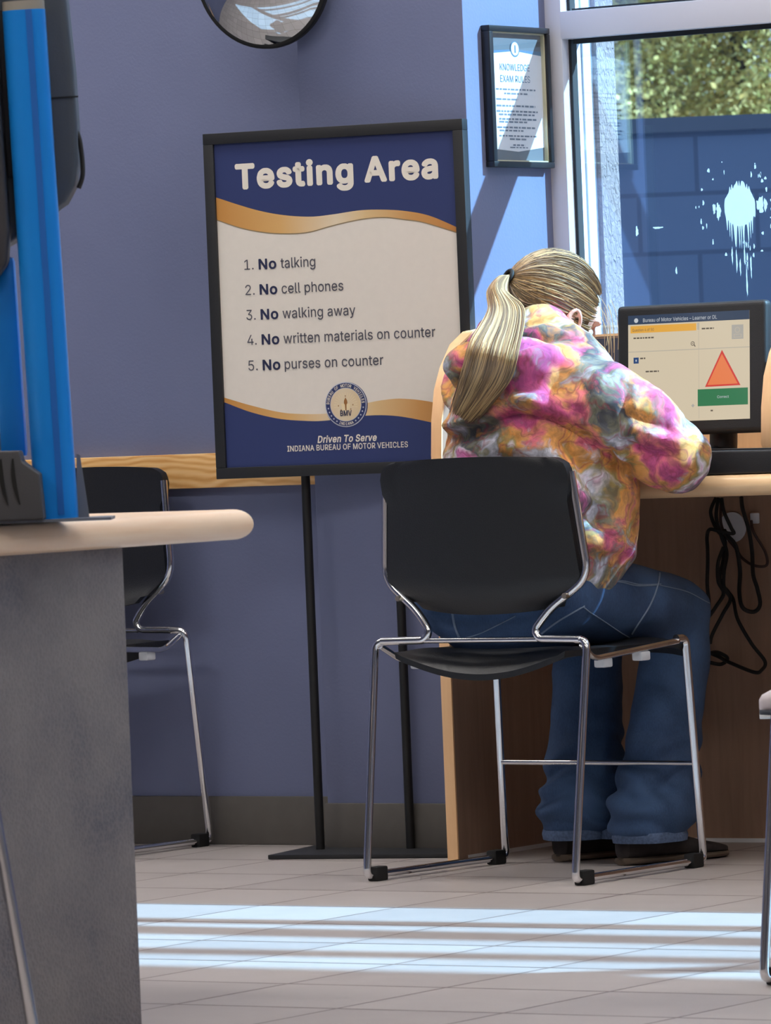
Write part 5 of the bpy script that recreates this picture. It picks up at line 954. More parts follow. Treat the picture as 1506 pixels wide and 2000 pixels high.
for v_, ua, ub, th in ((0.438, 0.12, 0.86, 0.012), (0.470, 0.27, 0.72, 0.012), (0.515, 0.12, 0.52, 0.012), (0.565, 0.12, 0.84, 0.013), (0.607, 0.12, 0.88, 0.013), (0.632, 0.16, 0.82, 0.013), (0.667, 0.16, 0.85, 0.013), (0.690, 0.16, 0.68, 0.012), (0.732, 0.12, 0.82, 0.013), (0.757, 0.16, 0.6, 0.012), (0.798, 0.15, 0.86, 0.012), (0.822, 0.34, 0.66, 0.013), (0.868, 0.40, 0.62, 0.012), (0.888, 0.34, 0.67, 0.009)):
    u_ = ua
    while u_ < ub:
        w_ = min(rnd.uniform(0.03, 0.10), ub - u_)
        flat_poly(tt, [(u_, v_), (u_ + w_, v_), (u_ + w_, v_ + th), (u_, v_ + th)], pf, -0.0006, 1)
        u_ += w_ + 0.018
flat_poly(tt, disc(0.5, 0.13, 0.085, 30, 0.062), pf, -0.0008, 0)
flat_poly(tt, disc(0.5, 0.128, 0.070, 30, 0.052), pf, -0.0004, 2)
flat_poly(tt, [(0.485, 0.16), (0.515, 0.16), (0.51, 0.10), (0.49, 0.10)], pf, -0.0002, 0)
tt.build('lettering', ['paper_blue', 'paper_ink', 'paper'], sheet, fix=False)
MB().box((0.0135, 0, 0), (0.0015, 2 * hw_ - 0.026, 2 * hh_ - 0.024)).build('glass_cover', 'clear', fr_t)

# ------------------------------------------------------------------ testing counter with its carrel
CY0, CZ = 9.785, 0.753
XD1 = -5.63
def bull(y0, y1, z0, z1, n=10):
    # bullnosed front at y0, square back at y1 (profile in y, z)
    r = (z1 - z0) / 2
    pts = [(y1, z0), (y1, z1)]
    for i in range(n + 1):
        a = PI / 2 + PI * i / n
        pts.append((y0 + r + r * math.cos(a), z0 + r + r * math.sin(a)))
    return pts
ct = MB()
ct.prism(bull(CY0, 10.335, CZ - 0.041, CZ), 0, -4.0 - XR - 0.029, ((0, 1, 0), (0, 0, 1), (1, 0, 0)), (XR + 0.029, 0, 0), mat=0)
ctr = ct.build('worktop', 'maple'); tag(ctr, 'long pale maple testing worktop with rounded front edge at the right', 'counter')
# divider: tall end panel with curved shoulder, light edge band
prof = [(9.862, 0.0), (9.862, 0.40), (9.862, 0.74), (9.860, 0.81), (9.866, 0.88), (9.880, 0.94), (9.905, 0.985), (9.945, 1.030), (9.995, 1.055), (10.06, 1.062), (10.355, 1.062), (10.355, 0.0)]
prof_up = [(9.890, 0.754)] + [p for p in prof[3:10]] + [(10.335, 1.062), (10.335, 0.754)]
def divider(x, pr_, label, thick=0.024):
    t = thing('carrel_divider', label, 'divider', (x, 0, 0))
    ed = MB()
    n = len(pr_)
    MB().prism([(p[0] + 0.004, p[1]) if p[0] < 10 else (p[0] - 0.002, p[1] - (0.003 if p[1] > 1 else 0)) for p in pr_], 0.0015, thick, ((0, 1, 0), (0, 0, 1), (1, 0, 0)), (0, 0, 0)).build('panel', 'divider_face', t)
    # edge band following the profile
    pts = [p for p in pr_ if p[1] > 0.0 or True]
    run = pr_[:-1] if pr_ is prof else pr_[:-1]
    vs_ = []; fs = []
    for i, p in enumerate(run):
        a = Vector(run[max(i - 1, 0)]); b = Vector(run[min(i + 1, len(run) - 1)])
        tn = (b - a).normalized(); nr = Vector((-tn.y, tn.x))
        q = Vector(p)
        o_ = q + nr * 0.0005; i_ = q - nr * 0.004
        vs_ += [(0, o_.x, o_.y), (thick + 0.0005, o_.x, o_.y), (thick + 0.0005, i_.x, i_.y), (0, i_.x, i_.y)]
    for i in range(len(run) - 1):
        for j in range(4):
            fs.append((i * 4 + j, i * 4 + (j + 1) % 4, i * 4 + 4 + (j + 1) % 4, i * 4 + 4 + j))
    fs += [(0, 1, 2, 3), tuple(len(vs_) - 4 + j for j in range(4))]
    ed.add(vs_, fs)
    ed.build('edge_band', 'divider_edge', t)
    return t
dv = divider(-6.387, prof, 'floor-standing wooden end panel with curved top, between sign and seated person')
MB().box((0.0255, 10.12, 0.004), (0.003, 0.44, 0.008)).build('gap_light_strip', 'trim_and_gap_white', dv)  # white strip stands in for light through the gap below the panel
divider(XD1, prof_up, 'short wooden divider standing on the worktop right of the monitor')
bp = thing('back_panel', 'brown wooden panel closing the testing carrel below the window', 'panel', (XR + 0.026, 10.336, 0))
W_ = 2.33
MB().box((W_ / 2, 0.011, 0.522), (W_, 0.020, 1.030)).build('panel', 'divider_face', bp)
MB().box((W_ / 2, 0.011, 1.0395), (W_, 0.022, 0.005)).build('top_edge', 'divider_edge', bp)
MB().box((0.145, -0.0025, 0.92), (0.21, 0.005, 0.225)).build('tackboard', pmat('slate_tackboard', (66, 68, 84), 0.8), bp)
MB().box((0.251, -0.003, 0.92), (0.003, 0.006, 0.225)).build('tackboard_edge', 'frame_gold', bp)
MB().box((0.52, -0.0025, 0.895), (0.50, 0.004, 0.27)).build('lower_board', 'divider_edge', bp)
MB().box((W_ / 2, -0.002, 0.004), (W_, 0.004, 0.008)).build('gap_light_strip', 'trim_and_gap_white', bp)  # line of light under the panel, painted as a white strip

# touch monitor
mo = thing('monitor', 'black touch monitor showing a red triangle question on the worktop', 'monitor', (-5.913, 10.10, CZ))
SW, SH, SZ = 0.343, 0.262, 0.208          # case size, centre height above worktop
TILT = math.radians(-4)
Rt = Matrix.Rotation(TILT, 3, 'X')
case = MB()
case.box((0, 0.0, SZ), (SW, 0.030, SH), Rt, bevel=0.012, seg=4)
case.box((0, 0.034, SZ + 0.01), (SW * 0.86, 0.045, SH * 0.80), Rt, bevel=0.018, seg=3)
case_o = case.build('case', 'black_plastic', mo)
def scf(u, v, h):      # u 0..1 left to right, v 0..1 downwards over the lit screen
    x = -0.1465 + 0.0035 + u * 0.279
    z = 0.1105 - v * 0.2145
    p = Rt @ Vector((x, -0.0155 - h, z)) + Vector((0, 0, SZ))
    return (p.x, p.y, p.z)
def scv(u, v, h): return scf(u, -v, h)
s_ = MB()
R4 = lambda a, b, c, d: [(a, b), (c, b), (c, d), (a, d)]
flat_poly(s_, R4(0, 0, 1, 1), scf, 0.0, 0)
flat_poly(s_, R4(0, 0, 1, 0.085), scf, 0.0003, 1)
flat_poly(s_, disc(0.068, 0.048, 0.017, 24, 0.022), scf, 0.0006, 3)
put_text(s_, 'Bureau of Motor Vehicles – Learner or DL', 0.125, 0.735, -0.066, 0.034, scv, 0.0, 0, 3, 0.0006)
flat_poly(s_, R4(0.02, 0.098, 0.565, 0.165), scf, 0.0003, 2)
put_text(s_, 'Question 4 of 50', 0.035, 0.215, -0.150, 0.026, scv, 0.0, 0, 4, 0.0006)
flat_poly(s_, R4(0.572, 0.095, 0.590, 0.16), scf, 0.0003, 5)
flat_poly(s_, R4(0.0, 0.335, 1.0, 0.343), scf, 0.0003, 5)
flat_poly(s_, R4(0.583, 0.16, 0.586, 0.98), scf, 0.0002, 5)
for a, b, v_ in ((0.045, 0.215, 0.205), (0.61, 0.71, 0.145), (0.10, 0.145, 0.395), (0.145, 0.255, 0.52), (0.68, 0.70, 0.905)):
    u_ = a
    while u_ < b:
        w_ = min(rnd.uniform(0.012, 0.03), b - u_)
        flat_poly(s_, R4(u_, v_, u_ + w_, v_ + 0.014), scf, 0.0005, 4)
        u_ += w_ + 0.006
flat_poly(s_, R4(0.855, 0.130, 0.950, 0.262), scf, 0.0003, 9)
flat_poly(s_, disc(0.902, 0.178, 0.022, 24, 0.028), scf, 0.0005, 5)
flat_poly(s_, disc(0.902, 0.178, 0.015, 24, 0.019), scf, 0.0007, 9)
flat_poly(s_, R4(0.870, 0.215, 0.936, 0.248), scf, 0.0005, 5)
flat_poly(s_, R4(0.878, 0.222, 0.928, 0.241), scf, 0.0007, 9)
flat_poly(s_, disc(0.535, 0.285, 0.016, 20, 0.020), scf, 0.0005, 4)
flat_poly(s_, disc(0.535, 0.285, 0.011, 20, 0.014), scf, 0.0007, 0)
flat_poly(s_, R4(0.529, 0.282, 0.541, 0.288), scf, 0.0009, 4)
flat_poly(s_, [(0.543, 0.298), (0.549, 0.293), (0.560, 0.312), (0.554, 0.317)], scf, 0.0007, 4)
flat_poly(s_, disc(0.535, 0.86, 0.014, 4, 0.018), scf, 0.0005, 9)
flat_poly(s_, R4(0.045, 0.392, 0.088, 0.448), scf, 0.0005, 10)
flat_poly(s_, R4(0.062, 0.412, 0.072, 0.430), scf, 0.0008, 3)
flat_poly(s_, [(0.775, 0.355), (0.925, 0.688), (0.635, 0.692)], scf, 0.0005, 7)
flat_poly(s_, [(0.775, 0.392), (0.903, 0.672), (0.655, 0.676)], scf, 0.0008, 8)
flat_poly(s_, R4(0.575, 0.712, 0.985, 0.868), scf, 0.0005, 6)
put_text(s_, 'Correct', 0.735, 0.830, -0.800, 0.024, scv, 0.0, 0, 3, 0.0008)
s_.build('screen', ['scr_bg', 'scr_navy', 'scr_orange', 'scr_text', 'scr_dark', 'scr_line', 'scr_green', 'scr_red', 'scr_salmon', 'scr_grey', 'scr_blue'], mo, fix=False)
MB().tube(smooth_path([(0.03, 0.05, 0.155), (0.03, 0.055, 0.10), (0.03, 0.05, 0.045), (0.03, 0.03, 0.02)]), 0.028, 16).build('neck', 'black_plastic', mo)
MB().prism([(-0.09, -0.06), (0.15, -0.06), (0.135, 0.09), (-0.075, 0.09)], 0.001, 0.022, bevel=0.006).build('base', 'black_plastic', mo)
# keyboard tray-like black unit under the monitor
kb = thing('card_terminal', 'flat black input unit lying on the worktop in front of monitor', 'keyboard', (-5.78, 9.842, CZ))
MB().prism([(-0.10, 0.001), (0.35, 0.001), (0.35, 0.044), (-0.10, 0.050)], -0.042, 0.042, ((1, 0, 0), (0, 0, 1), (0, -1, 0)), bevel=0.005).build('body', 'black_plastic', kb)
MB().box((0.12, 0.0, 0.0475), (0.40, 0.06, 0.004), Matrix.Rotation(math.radians(0.8), 3, 'Y')).build('key_field', 'rubber', kb)
# cables behind and below
def cable(name, pts, r, mat, label, loc=(0, 0, 0), cat='cable'):
    o = MB().tube(smooth_path(pts, 10), r, 8).build(name, mat)
    return tag(o, label, cat)
cable('cable', [(-5.93, 10.13, 0.875), (-5.99, 10.15, 0.85), (-6.0, 10.12, 0.80), (-5.96, 10.17, 0.768), (-5.90, 10.27, 0.765)], 0.0036, 'rubber', 'thin black monitor cable curling onto the worktop left of the monitor neck')
cable('cable', [(-5.76, 10.13, 0.85), (-5.70, 10.16, 0.84), (-5.672, 10.15, 0.80), (-5.68, 10.20, 0.768), (-5.70, 10.28, 0.765)], 0.0036, 'rubber', 'thin black monitor cable curving down at the right of the monitor')
def gp(x, y, off=0.0):      # point on the carrel back from its X and height
    return (x, 10.322 - off, y)
def under(px, py, off=0.0): # traced off the carrel back: metres right of the grommet and below it
    return gp(-5.973 + px / 855.0, 0.639 - py / 1000.0, off)
def trace(pts, off=0.0):
    return [under(a - 1430 - 0.03 * (b - 1030), b - 1030 + 0.0, off + 0.01 * math.sin(i * 1.7)) for i, (a, b) in enumerate(pts)]
z4 = lambda pts: [(1330 + a / 4.08, 860 + b / 4.08) for a, b in pts]
cable('cable', trace(z4([(335, 445), (310, 560), (330, 700), (385, 800), (400, 950), (375, 1120), (410, 1220), (455, 1290), (520, 1450), (620, 1650), (700, 1800), (690, 1870), (650, 1885), (420, 1800), (330, 1760), (290, 1725), (360, 1720), (405, 1770), (350, 1820), (280, 1800)]), 0.02), 0.0038, 'rubber', 'longest black cable below the worktop, ending in a loop by the knee')
cable('cable', trace(z4([(385, 445), (385, 600), (400, 760), (430, 900), (435, 1050), (440, 1180), (460, 1280), (400, 1400), (345, 1560), (315, 1640)]), 0.035), 0.0038, 'rubber', 'black cable hanging straight down in front of the pale grommet disc')
cable('cable', trace(z4([(440, 450), (480, 560), (510, 690), (515, 740), (440, 720), (360, 700), (305, 760), (310, 860), (340, 980), (325, 1150), (310, 1300), (315, 1400), (330, 1440), (390, 1330), (430, 1230), (415, 1130), (425, 980), (440, 850)]), 0.05), 0.0038, 'rubber', 'black cable hanging in a long narrow loop left of the grommet')
cable('cable', trace(z4([(560, 445), (590, 540), (610, 700), (625, 900), (660, 1080), (700, 1200), (690, 1330), (640, 1390), (580, 1350), (545, 1220), (525, 1050), (510, 850), (470, 760), (420, 715)]), 0.03), 0.0042, 'rubber', 'black cable hanging in a wide loop right of the grommet')
cable('cable', trace(z4([(360, 460), (375, 640), (390, 760), (450, 860), (540, 950), (640, 1010), (710, 1010), (700, 900), (640, 740), (610, 640)]), 0.012), 0.003, 'brown_cable', 'thin reddish brown cable crossing the panel behind the black ones')
gm_ = thing('grommet', 'pale disc as daylight through the round cable grommet hole below the worktop', 'grommet', (-5.973, 10.333, 0.639))
MB().tube([(0, 0.001, 0), (0, -0.004, 0)], 0.0305, 40).build('cap', 'grommet', gm_)  # white disc imitates daylight seen through the hole
gm2 = thing('grommet', 'small white cable clip on the brown panel, right of the grommet', 'grommet', (-5.919, 10.333, 0.656))
MB().box((0, -0.004, 0), (0.018, 0.010, 0.022), bevel=0.003).build('clip', 'grommet', gm2)
MB().box((-6.27, 10.331, 0.68), (0.02, 0.006, 0.012)).build('cable_hook', 'rubber')
tag(bpy.data.objects['cable_hook'], 'tiny black hook on the brown panel just under the worktop edge', 'hook')

# ------------------------------------------------------------------ left counter and kiosk
LC = thing('service_counter', 'pale maple topped counter on a grey speckled panel at the left', 'counter', (-5.082, 7.323, 0))
xr = 0.0
topm = MB()
prof_l = []
TZ0, TZ1 = 0.716, 0.762
r_ = (TZ1 - TZ0) / 2
bm = bmesh.new()
bmesh.ops.create_cube(bm, size=1.0)
for v in bm.verts:
    v.co = Vector((-0.40 + v.co.x * 0.80, -1.48 + v.co.y * 3.0, (TZ0 + TZ1) / 2 + v.co.z * (TZ1 - TZ0)))
es = [e for e in bm.edges if abs(e.verts[0].co.z - e.verts[1].co.z) < 1e-6 and ((e.verts[0].co.x > -0.01 and e.verts[1].co.x > -0.01) or (e.verts[0].co.y > 0.01 and e.verts[1].co.y > 0.01))]
vert_e = [e for e in bm.edges if abs(e.verts[0].co.z - e.verts[1].co.z) > 0.01 and e.verts[0].co.x > -0.01 and e.verts[0].co.y > 0.01]
bmesh.ops.bevel(bm, geom=es, offset=r_ * 0.98, segments=7, affect='EDGES', profile=0.5)
topm.bm(bm, (0, 0, 0), None, 0, True)
topm.build('worktop', 'maple_y', LC)
MB().box((-0.055, -1.72, 0.358), (0.05, 2.88, 0.716)).build('panel', 'laminate', LC)
MB().box((-0.42, -1.72, 0.358), (0.68, 2.80, 0.716)).build('pedestal', 'laminate', LC)

# kiosk on the counter; its frame looks along the camera-side diagonal
KD = 8.62
kpos = Vector((0, 0, 0.762)) + Vector((-5.054, 6.807, 0))
K = thing('kiosk', 'blue masted self-service kiosk with slate housing on the left counter', 'kiosk', kpos, YAW)
# local: x right, y away, z up
MB().box((-0.10, 0.01, 0.002), (0.36, 0.13, 0.004)).build('base_plate', 'steel_plate', K)
# mast: rounded extrusion with a groove
prof_m = []
for j in range(40):
    a = 2 * PI * j / 40
    c_, s1 = math.cos(a), math.sin(a)
    prof_m.append((0.031 * math.copysign(abs(c_) ** 0.75, c_), 0.024 * math.copysign(abs(s1) ** 0.75, s1)))
ms_ = MB().prism(prof_m, 0.004, 0.735)
for i in range(len(ms_.s)): ms_.s[i] = True
mast = ms_.build('mast', 'blue_metal', K)
MB().box((0.008, -0.0240, 0.372), (0.009, 0.002, 0.725)).build('groove', 'blue_dark', mast)
MB().prism([(p[0] * 0.98, p[1] * 0.98) for p in prof_m], 0.735, 0.748).build('mast_cap', 'cap_metal', mast)
MB().box((-0.058, 0.045, 0.24), (0.038, 0.03, 0.29), bevel=0.008).build('rear_strut', 'blue_metal', K)
MB().box((-0.02, 0.04, 0.62), (0.04, 0.03, 0.24), bevel=0.004).build('mount_arm', 'kiosk_dark', K)
# fin beside the mast
MB().prism([(0.028, 0.004), (0.046, 0.004), (0.036, 0.094), (0.031, 0.096)], 0.0, 0.003, ((1, 0, 0), (0, 0, 1), (0, -1, 0)), (0, 0.012, 0)).build('side_fin', 'steel_plate', K)
# vented housing, stepped right shoulder
hp = [(-0.30, 0.005), (-0.014, 0.005), (-0.018, 0.070), (-0.042, 0.088), (-0.046, 0.104), (-0.30, 0.106)]
vh = MB().prism(hp, 0.0, 0.09, ((1, 0, 0), (0, 0, 1), (0, -1, 0)), (0, 0.005, 0), bevel=0.003).build('vent_housing', 'kiosk_base', K)
for x in (-0.056, -0.073, -0.090, -0.107, -0.124):
    sl = []
    for q in range(9):
        t = q / 8
        sl.append((x + 0.008 * t * t - 0.0035 * math.sin(PI * t) , 0.093 - 0.066 * t))
    sr = [(a + 0.0065 * math.sin(PI * min(1, 0.12 + 0.8 * i / 8)), b) for i, (a, b) in enumerate(sl)]
    MB().prism(sl + sr[::-1], 0.0, 0.0012, ((1, 0, 0), (0, 0, 1), (0, -1, 0)), (0, -0.0855, 0)).build('vent_slot', 'slot', vh)
MB().prism([(-0.16, 0.105), (-0.066, 0.105), (-0.066, 0.125), (-0.082, 0.140), (-0.16, 0.20)], 0, 0.05, ((1, 0, 0), (0, 0, 1), (0, -1, 0)), (0, 0.10, 0), bevel=0.002).build('card_reader', 'steel_plate', K)
# slate housing behind the mast
hs = [(0.030, 0.452), (0.040, 0.458), (0.055, 0.482), (0.0615, 0.515), (0.064, 0.57), (0.064, 0.65), (0.060, 0.75), (0.054, 0.90), (-0.40, 0.90), (-0.40, 0.40), (-0.05, 0.40), (0.0, 0.43)]
sh = MB().prism(hs, 0.0, 0.10, ((1, 0, 0), (0, 0, 1), (0, 1, 0)), (0, 0.035, 0), bevel=0.012, seg=4).build('display_housing', 'kiosk_shell', K)
MB().box((0.045, 0.0345, 0.609), (0.047, 0.002, 0.0022)).box((0.0215, 0.0345, 0.76), (0.0022, 0.002, 0.30)).build('seam', 'slot', sh)
MB().tube(smooth_path([(0.059, 0.06, 0.565), (0.0655, 0.06, 0.545), (0.0665, 0.06, 0.50), (0.059, 0.06, 0.478)]), 0.0035, 8).build('side_clip', 'black_plastic', sh)
hl = [(-0.40, 0.355), (-0.062, 0.355), (-0.046, 0.375), (-0.040, 0.42), (-0.043, 0.90), (-0.40, 0.90)]
MB().prism(hl, 0.0, 0.055, ((1, 0, 0), (0, 0, 1), (0, -1, 0)), (0, 0.034, 0), bevel=0.008, seg=3).build('camera_housing', 'kiosk_dark', K)
MB().tube([(-0.075, -0.0225, 0.392), (-0.075, -0.028, 0.392)], 0.016, 24).build('lens', 'rubber', K)

for o in K.children:
    if o.name.split('.')[0] in ('mast', 'mast_cap', 'rear_strut', 'mount_arm', 'display_housing', 'camera_housing', 'lens'):
        o.rotation_euler = (0, math.radians(-1.4), 0)

# ------------------------------------------------------------------ the seated person
PR = math.radians(-4)
person = thing('person', 'person with blond ponytail in tie-dye hoodie and jeans, sitting at the monitor', 'person', (-6.007, 9.589, 0), PR)
VA = YAW + PR * 1.0
EL = Vector((math.cos(VA), math.sin(VA), 0)); EW = Vector((-math.sin(VA), math.cos(VA), 0))
def lw(lat, w, z): return EL * lat + EW * w + Vector((0, 0, z))
def remesh(mb, voxel, smooth_n):
    o = mb.build('temp', 'skin')
    md = o.modifiers.new('r', 'REMESH'); md.mode = 'VOXEL'; md.voxel_size = voxel
    bpy.context.view_layer.update()
    dg = bpy.context.evaluated_depsgraph_get()
    me = bpy.data.meshes.new_from_object(o.evaluated_get(dg))
    V = np.empty(len(me.vertices) * 3); me.vertices.foreach_get('co', V); V = V.reshape(-1, 3)
    E_ = np.empty(len(me.edges) * 2, int); me.edges.foreach_get('vertices', E_); E_ = E_.reshape(-1, 2)
    Fc = [tuple(p.vertices) for p in me.polygons]
    old = o.data
    bpy.data.objects.remove(o); bpy.data.meshes.remove(old); bpy.data.meshes.remove(me)
    return relax(V, E_, smooth_n), E_, Fc
def relax(V, E_, n):
    deg = np.bincount(E_.ravel(), minlength=len(V)).astype(float)[:, None]
    for _ in range(n):
        S = np.zeros_like(V)
        np.add.at(S, E_[:, 0], V[E_[:, 1]]); np.add.at(S, E_[:, 1], V[E_[:, 0]])
        V = V * 0.4 + 0.6 * S / np.maximum(deg, 1)
    return V
def normals(V, Fc):
    me = bpy.data.meshes.new('t'); me.from_pydata([tuple(v) for v in V], [], Fc); me.update()
    N_ = np.empty(len(V) * 3); me.vertices.foreach_get('normal', N_)
    bpy.data.meshes.remove(me)
    return N_.reshape(-1, 3)
def skinned(name, mat, V, Fc, parent):
    mb = MB(); mb.add([tuple(v) for v in V], Fc, 0, True)
    return mb.build(name, mat, parent)
def fold(V, N_, pts, amp, width, side=None):
    # a fold (or crease when amp < 0) along a line given as (across, up) on the side turned to the room
    lat = V @ np.array(EL); z = V[:, 2]; fac = -(N_ @ np.array(EW))
    d = np.full(len(V), 9.0)
    for (a, b), (c, e) in zip(pts[:-1], pts[1:]):
        dx, dz = c - a, e - b; L = dx * dx + dz * dz
        t = np.clip(((lat - a) * dx + (z - b) * dz) / L, 0, 1)
        d = np.minimum(d, np.hypot(lat - a - t * dx, z - b - t * dz))
    g_ = amp * np.exp(-(d / width) ** 2) * np.clip(fac * 2 + 0.3, 0, 1)
    return V + N_ * g_[:, None]
def rough(V, N_, scale, amp, off=0.0, ridged=True):
    out = np.empty(len(V))
    for i, p in enumerate(V):
        v = noise.noise(Vector((p[0] * scale[0] + off, p[1] * scale[1], p[2] * scale[2] + off)))
        out[i] = (0.45 - abs(v)) if ridged else v
    return V + N_ * (out * amp)[:, None]

shR, elR, wrR = Vector((0.152, 0.05, 0.905)), Vector((0.266, 0.128, 0.795)), Vector((0.055, 0.355, 0.845))
shL, elL, wrL = Vector((-0.178, 0.115, 0.935)), Vector((-0.195, 0.27, 0.835)), Vector((-0.045, 0.385, 0.800))
hipR, knR, anR = Vector((0.066, 0.01, 0.540)), Vector((0.073, 0.395, 0.482)), Vector((0.086, 0.275, 0.09))
hipL, knL, anL = Vector((-0.136, 0.01, 0.540)), Vector((-0.138, 0.395, 0.482)), Vector((-0.112, 0.315, 0.09))
HC = Vector((-0.058, 0.205, 1.074))
HR = (Matrix.Rotation(math.radians(-25), 3, 'Z') @ Matrix.Rotation(math.radians(-22), 3, 'X') @ Matrix.Rotation(math.radians(4), 3, 'Y'))
def hd(x, y, z): return HR @ Vector((x, y, z)) + HC
# body under the clothes, one continuous surface
b = MB()
b.ell(HC + HR @ Vector((0, -0.010, 0.020)), (0.074, 0.094, 0.098), HR)
b.ell(HC + HR @ Vector((0, 0.030, -0.040)), (0.058, 0.066, 0.076), HR)
b.ell(HC + HR @ Vector((0, 0.072, -0.098)), (0.024, 0.024, 0.020), HR)
b.ell(HC + HR @ Vector((0, 0.100, -0.028)), (0.011, 0.019, 0.011), HR)
b.ell(HC + HR @ Vector((0, 0.090, -0.010)), (0.008, 0.014, 0.024), HR)
b.ell(HC + HR @ Vector((0, 0.080, 0.018)), (0.045, 0.016, 0.010), HR)
for zz in (-0.062, -0.073): b.ell(HC + HR @ Vector((0, 0.090, zz)), (0.021, 0.010, 0.0055), HR)
for sx1 in (-1, 1):
    b.ell(HC + HR @ Vector((sx1 * 0.036, 0.072, -0.038)), (0.022, 0.018, 0.020), HR)
    # ear: helix rim, bowl and lobe, set off from the skull
    rim_ = [hd(sx1 * (0.078 + 0.010 * math.cos(a) * -0.3 + 0.006), 0.004 + 0.0165 * math.cos(a), -0.012 + 0.029 * math.sin(a)) for a in np.linspace(math.radians(-60), math.radians(235), 16)]
    b.tube(rim_, 0.0048, 8)
    b.ell(hd(sx1 * 0.077, -0.002, -0.014), (0.005, 0.013, 0.024), HR)
    b.ell(hd(sx1 * 0.080, 0.002, -0.043), (0.005, 0.008, 0.010), HR)
b.limb([(hd(0, -0.018, -0.03), 0.050, 0.052), ((-0.062, 0.150, 1.035), 0.050, 0.052), ((-0.045, 0.115, 0.985), 0.062, 0.06)])
b.limb([((-0.03, 0.01, 0.560), 0.155, 0.100), ((-0.01, 0.05, 0.70), 0.125, 0.095), ((-0.01, 0.075, 0.84), 0.150, 0.105), ((-0.02, 0.09, 0.935), 0.150, 0.085), ((-0.04, 0.11, 0.985), 0.075, 0.06)])
for s_, e_, w_, h_ in ((shR, elR, wrR, hipR), (shL, elL, wrL, hipL)):
    b.limb([(s_, 0.050, 0.050), ((s_ + e_) / 2, 0.044, 0.044), (e_, 0.036, 0.036)])
    b.limb([(e_, 0.036, 0.036), ((e_ * 2 + w_) / 3, 0.038, 0.036), (w_, 0.026, 0.021)])
for h_, k_, a_ in ((hipR, knR, anR), (hipL, knL, anL)):
    b.limb([(h_, 0.080, 0.078), ((h_ + k_) / 2, 0.070, 0.070), (k_, 0.052, 0.052)])
    b.limb([(k_, 0.052, 0.052), ((k_ * 2 + a_) / 3, 0.054, 0.056), (a_, 0.034, 0.036)])
    b.limb([(a_, 0.032, 0.034), (a_ + Vector((0.012, 0.036, -0.052)), 0.024, 0.017), (a_ + Vector((0.022, 0.072, -0.064)), 0.022, 0.011)])
def hand(w_, fwd_, side, down):
    # palm and five fingers, softly curled with the palm turned down
    f_ = Vector(fwd_).normalized(); up = Vector((0, 0, 1)); r_ = f_.cross(up).normalized(); up = r_.cross(f_)
    p0 = w_; p1 = w_ + f_ * 0.085 - up * down * 0.3
    b.limb([(p0, 0.026, 0.019), (p0 + f_ * 0.04, 0.036, 0.015), (p1, 0.038, 0.013)], r_)
    for q, L, o in ((0, 0.068, 0.027), (1, 0.076, 0.009), (2, 0.071, -0.010), (3, 0.056, -0.028)):
        a0 = p1 + r_ * side * -o - f_ * 0.012
        a1 = a0 + f_ * L * 0.48 - up * 0.004; a2 = a1 + f_ * L * 0.32 - up * 0.014; a3 = a2 + f_ * L * 0.24 - up * 0.016
        b.tube([a0, a1, a2, a3], [0.0088, 0.0084, 0.0078, 0.0066], 10)
        b.ell(a3, (0.0066, 0.0066, 0.0066), None, 0, 10, 8)
    t0 = p0 + f_ * 0.022 - r_ * side * 0.026; t1 = t0 + f_ * 0.030 - r_ * side * 0.024 - up * 0.006; t2 = t1 + f_ * 0.030 - r_ * side * 0.006 - up * 0.008
    b.tube([t0, t1, t2], [0.0115, 0.0102, 0.0084], 10); b.ell(t2, (0.0084, 0.0084, 0.0084), None, 0, 10, 8)
hand(wrR, (-0.35, 0.75, -0.25), 1, 0.02)
hand(wrL, (0.25, 0.85, -0.12), -1, 0.0)
V, E_, Fc = remesh(b, 0.0036, 2)
body = skinned('body', 'skin', V, Fc, person)
for sx1 in (-1, 1):
    MB().ell(hd(sx1 * 0.027, 0.071, -0.006), (0.0095, 0.0095, 0.0095)).build('eye', 'eye', person)

# hoodie
h = MB()
h.limb([((-0.015, 0.015, 0.585), 0.178, 0.122), ((0.000, 0.045, 0.645), 0.205, 0.142), ((0.000, 0.055, 0.72), 0.203, 0.145), ((-0.005, 0.065, 0.80), 0.196, 0.142), ((-0.010, 0.078, 0.88), 0.186, 0.136), ((-0.015, 0.090, 0.945), 0.170, 0.118), ((-0.03, 0.105, 0.990), 0.125, 0.090), ((-0.05, 0.125, 1.02), 0.085, 0.075)], sup=2.3)
h.limb([((-0.015, 0.012, 0.572), 0.176, 0.120), ((-0.012, 0.015, 0.592), 0.184, 0.128)])
h.limb([(shR + Vector((-0.05, 0.01, 0.012)), 0.070, 0.075), (shR, 0.080, 0.082), (shR * 0.5 + elR * 0.5 + Vector((0, 0, 0.004)), 0.080, 0.080), (elR, 0.070, 0.068), (elR + Vector((0.004, 0.012, -0.008)), 0.064, 0.062)], (0.5, 0.5, 0.8))
h.limb([(elR, 0.066, 0.064), ((elR * 2 + wrR) / 3, 0.060, 0.056), ((elR + wrR * 2) / 3, 0.050, 0.047), (wrR, 0.038, 0.036)], (0.5, 0.5, 0.8))
h.limb([(shL + Vector((0.05, 0, 0.012)), 0.070, 0.075), (shL, 0.074, 0.078), ((shL + elL) / 2, 0.066, 0.068), (elL, 0.060, 0.058)], (0.5, -0.5, 0.8))
h.limb([(elL, 0.060, 0.058), ((elL + wrL) / 2, 0.052, 0.050), (wrL + Vector((0, 0, 0.004)), 0.038, 0.034)], (0.5, -0.5, 0.8))
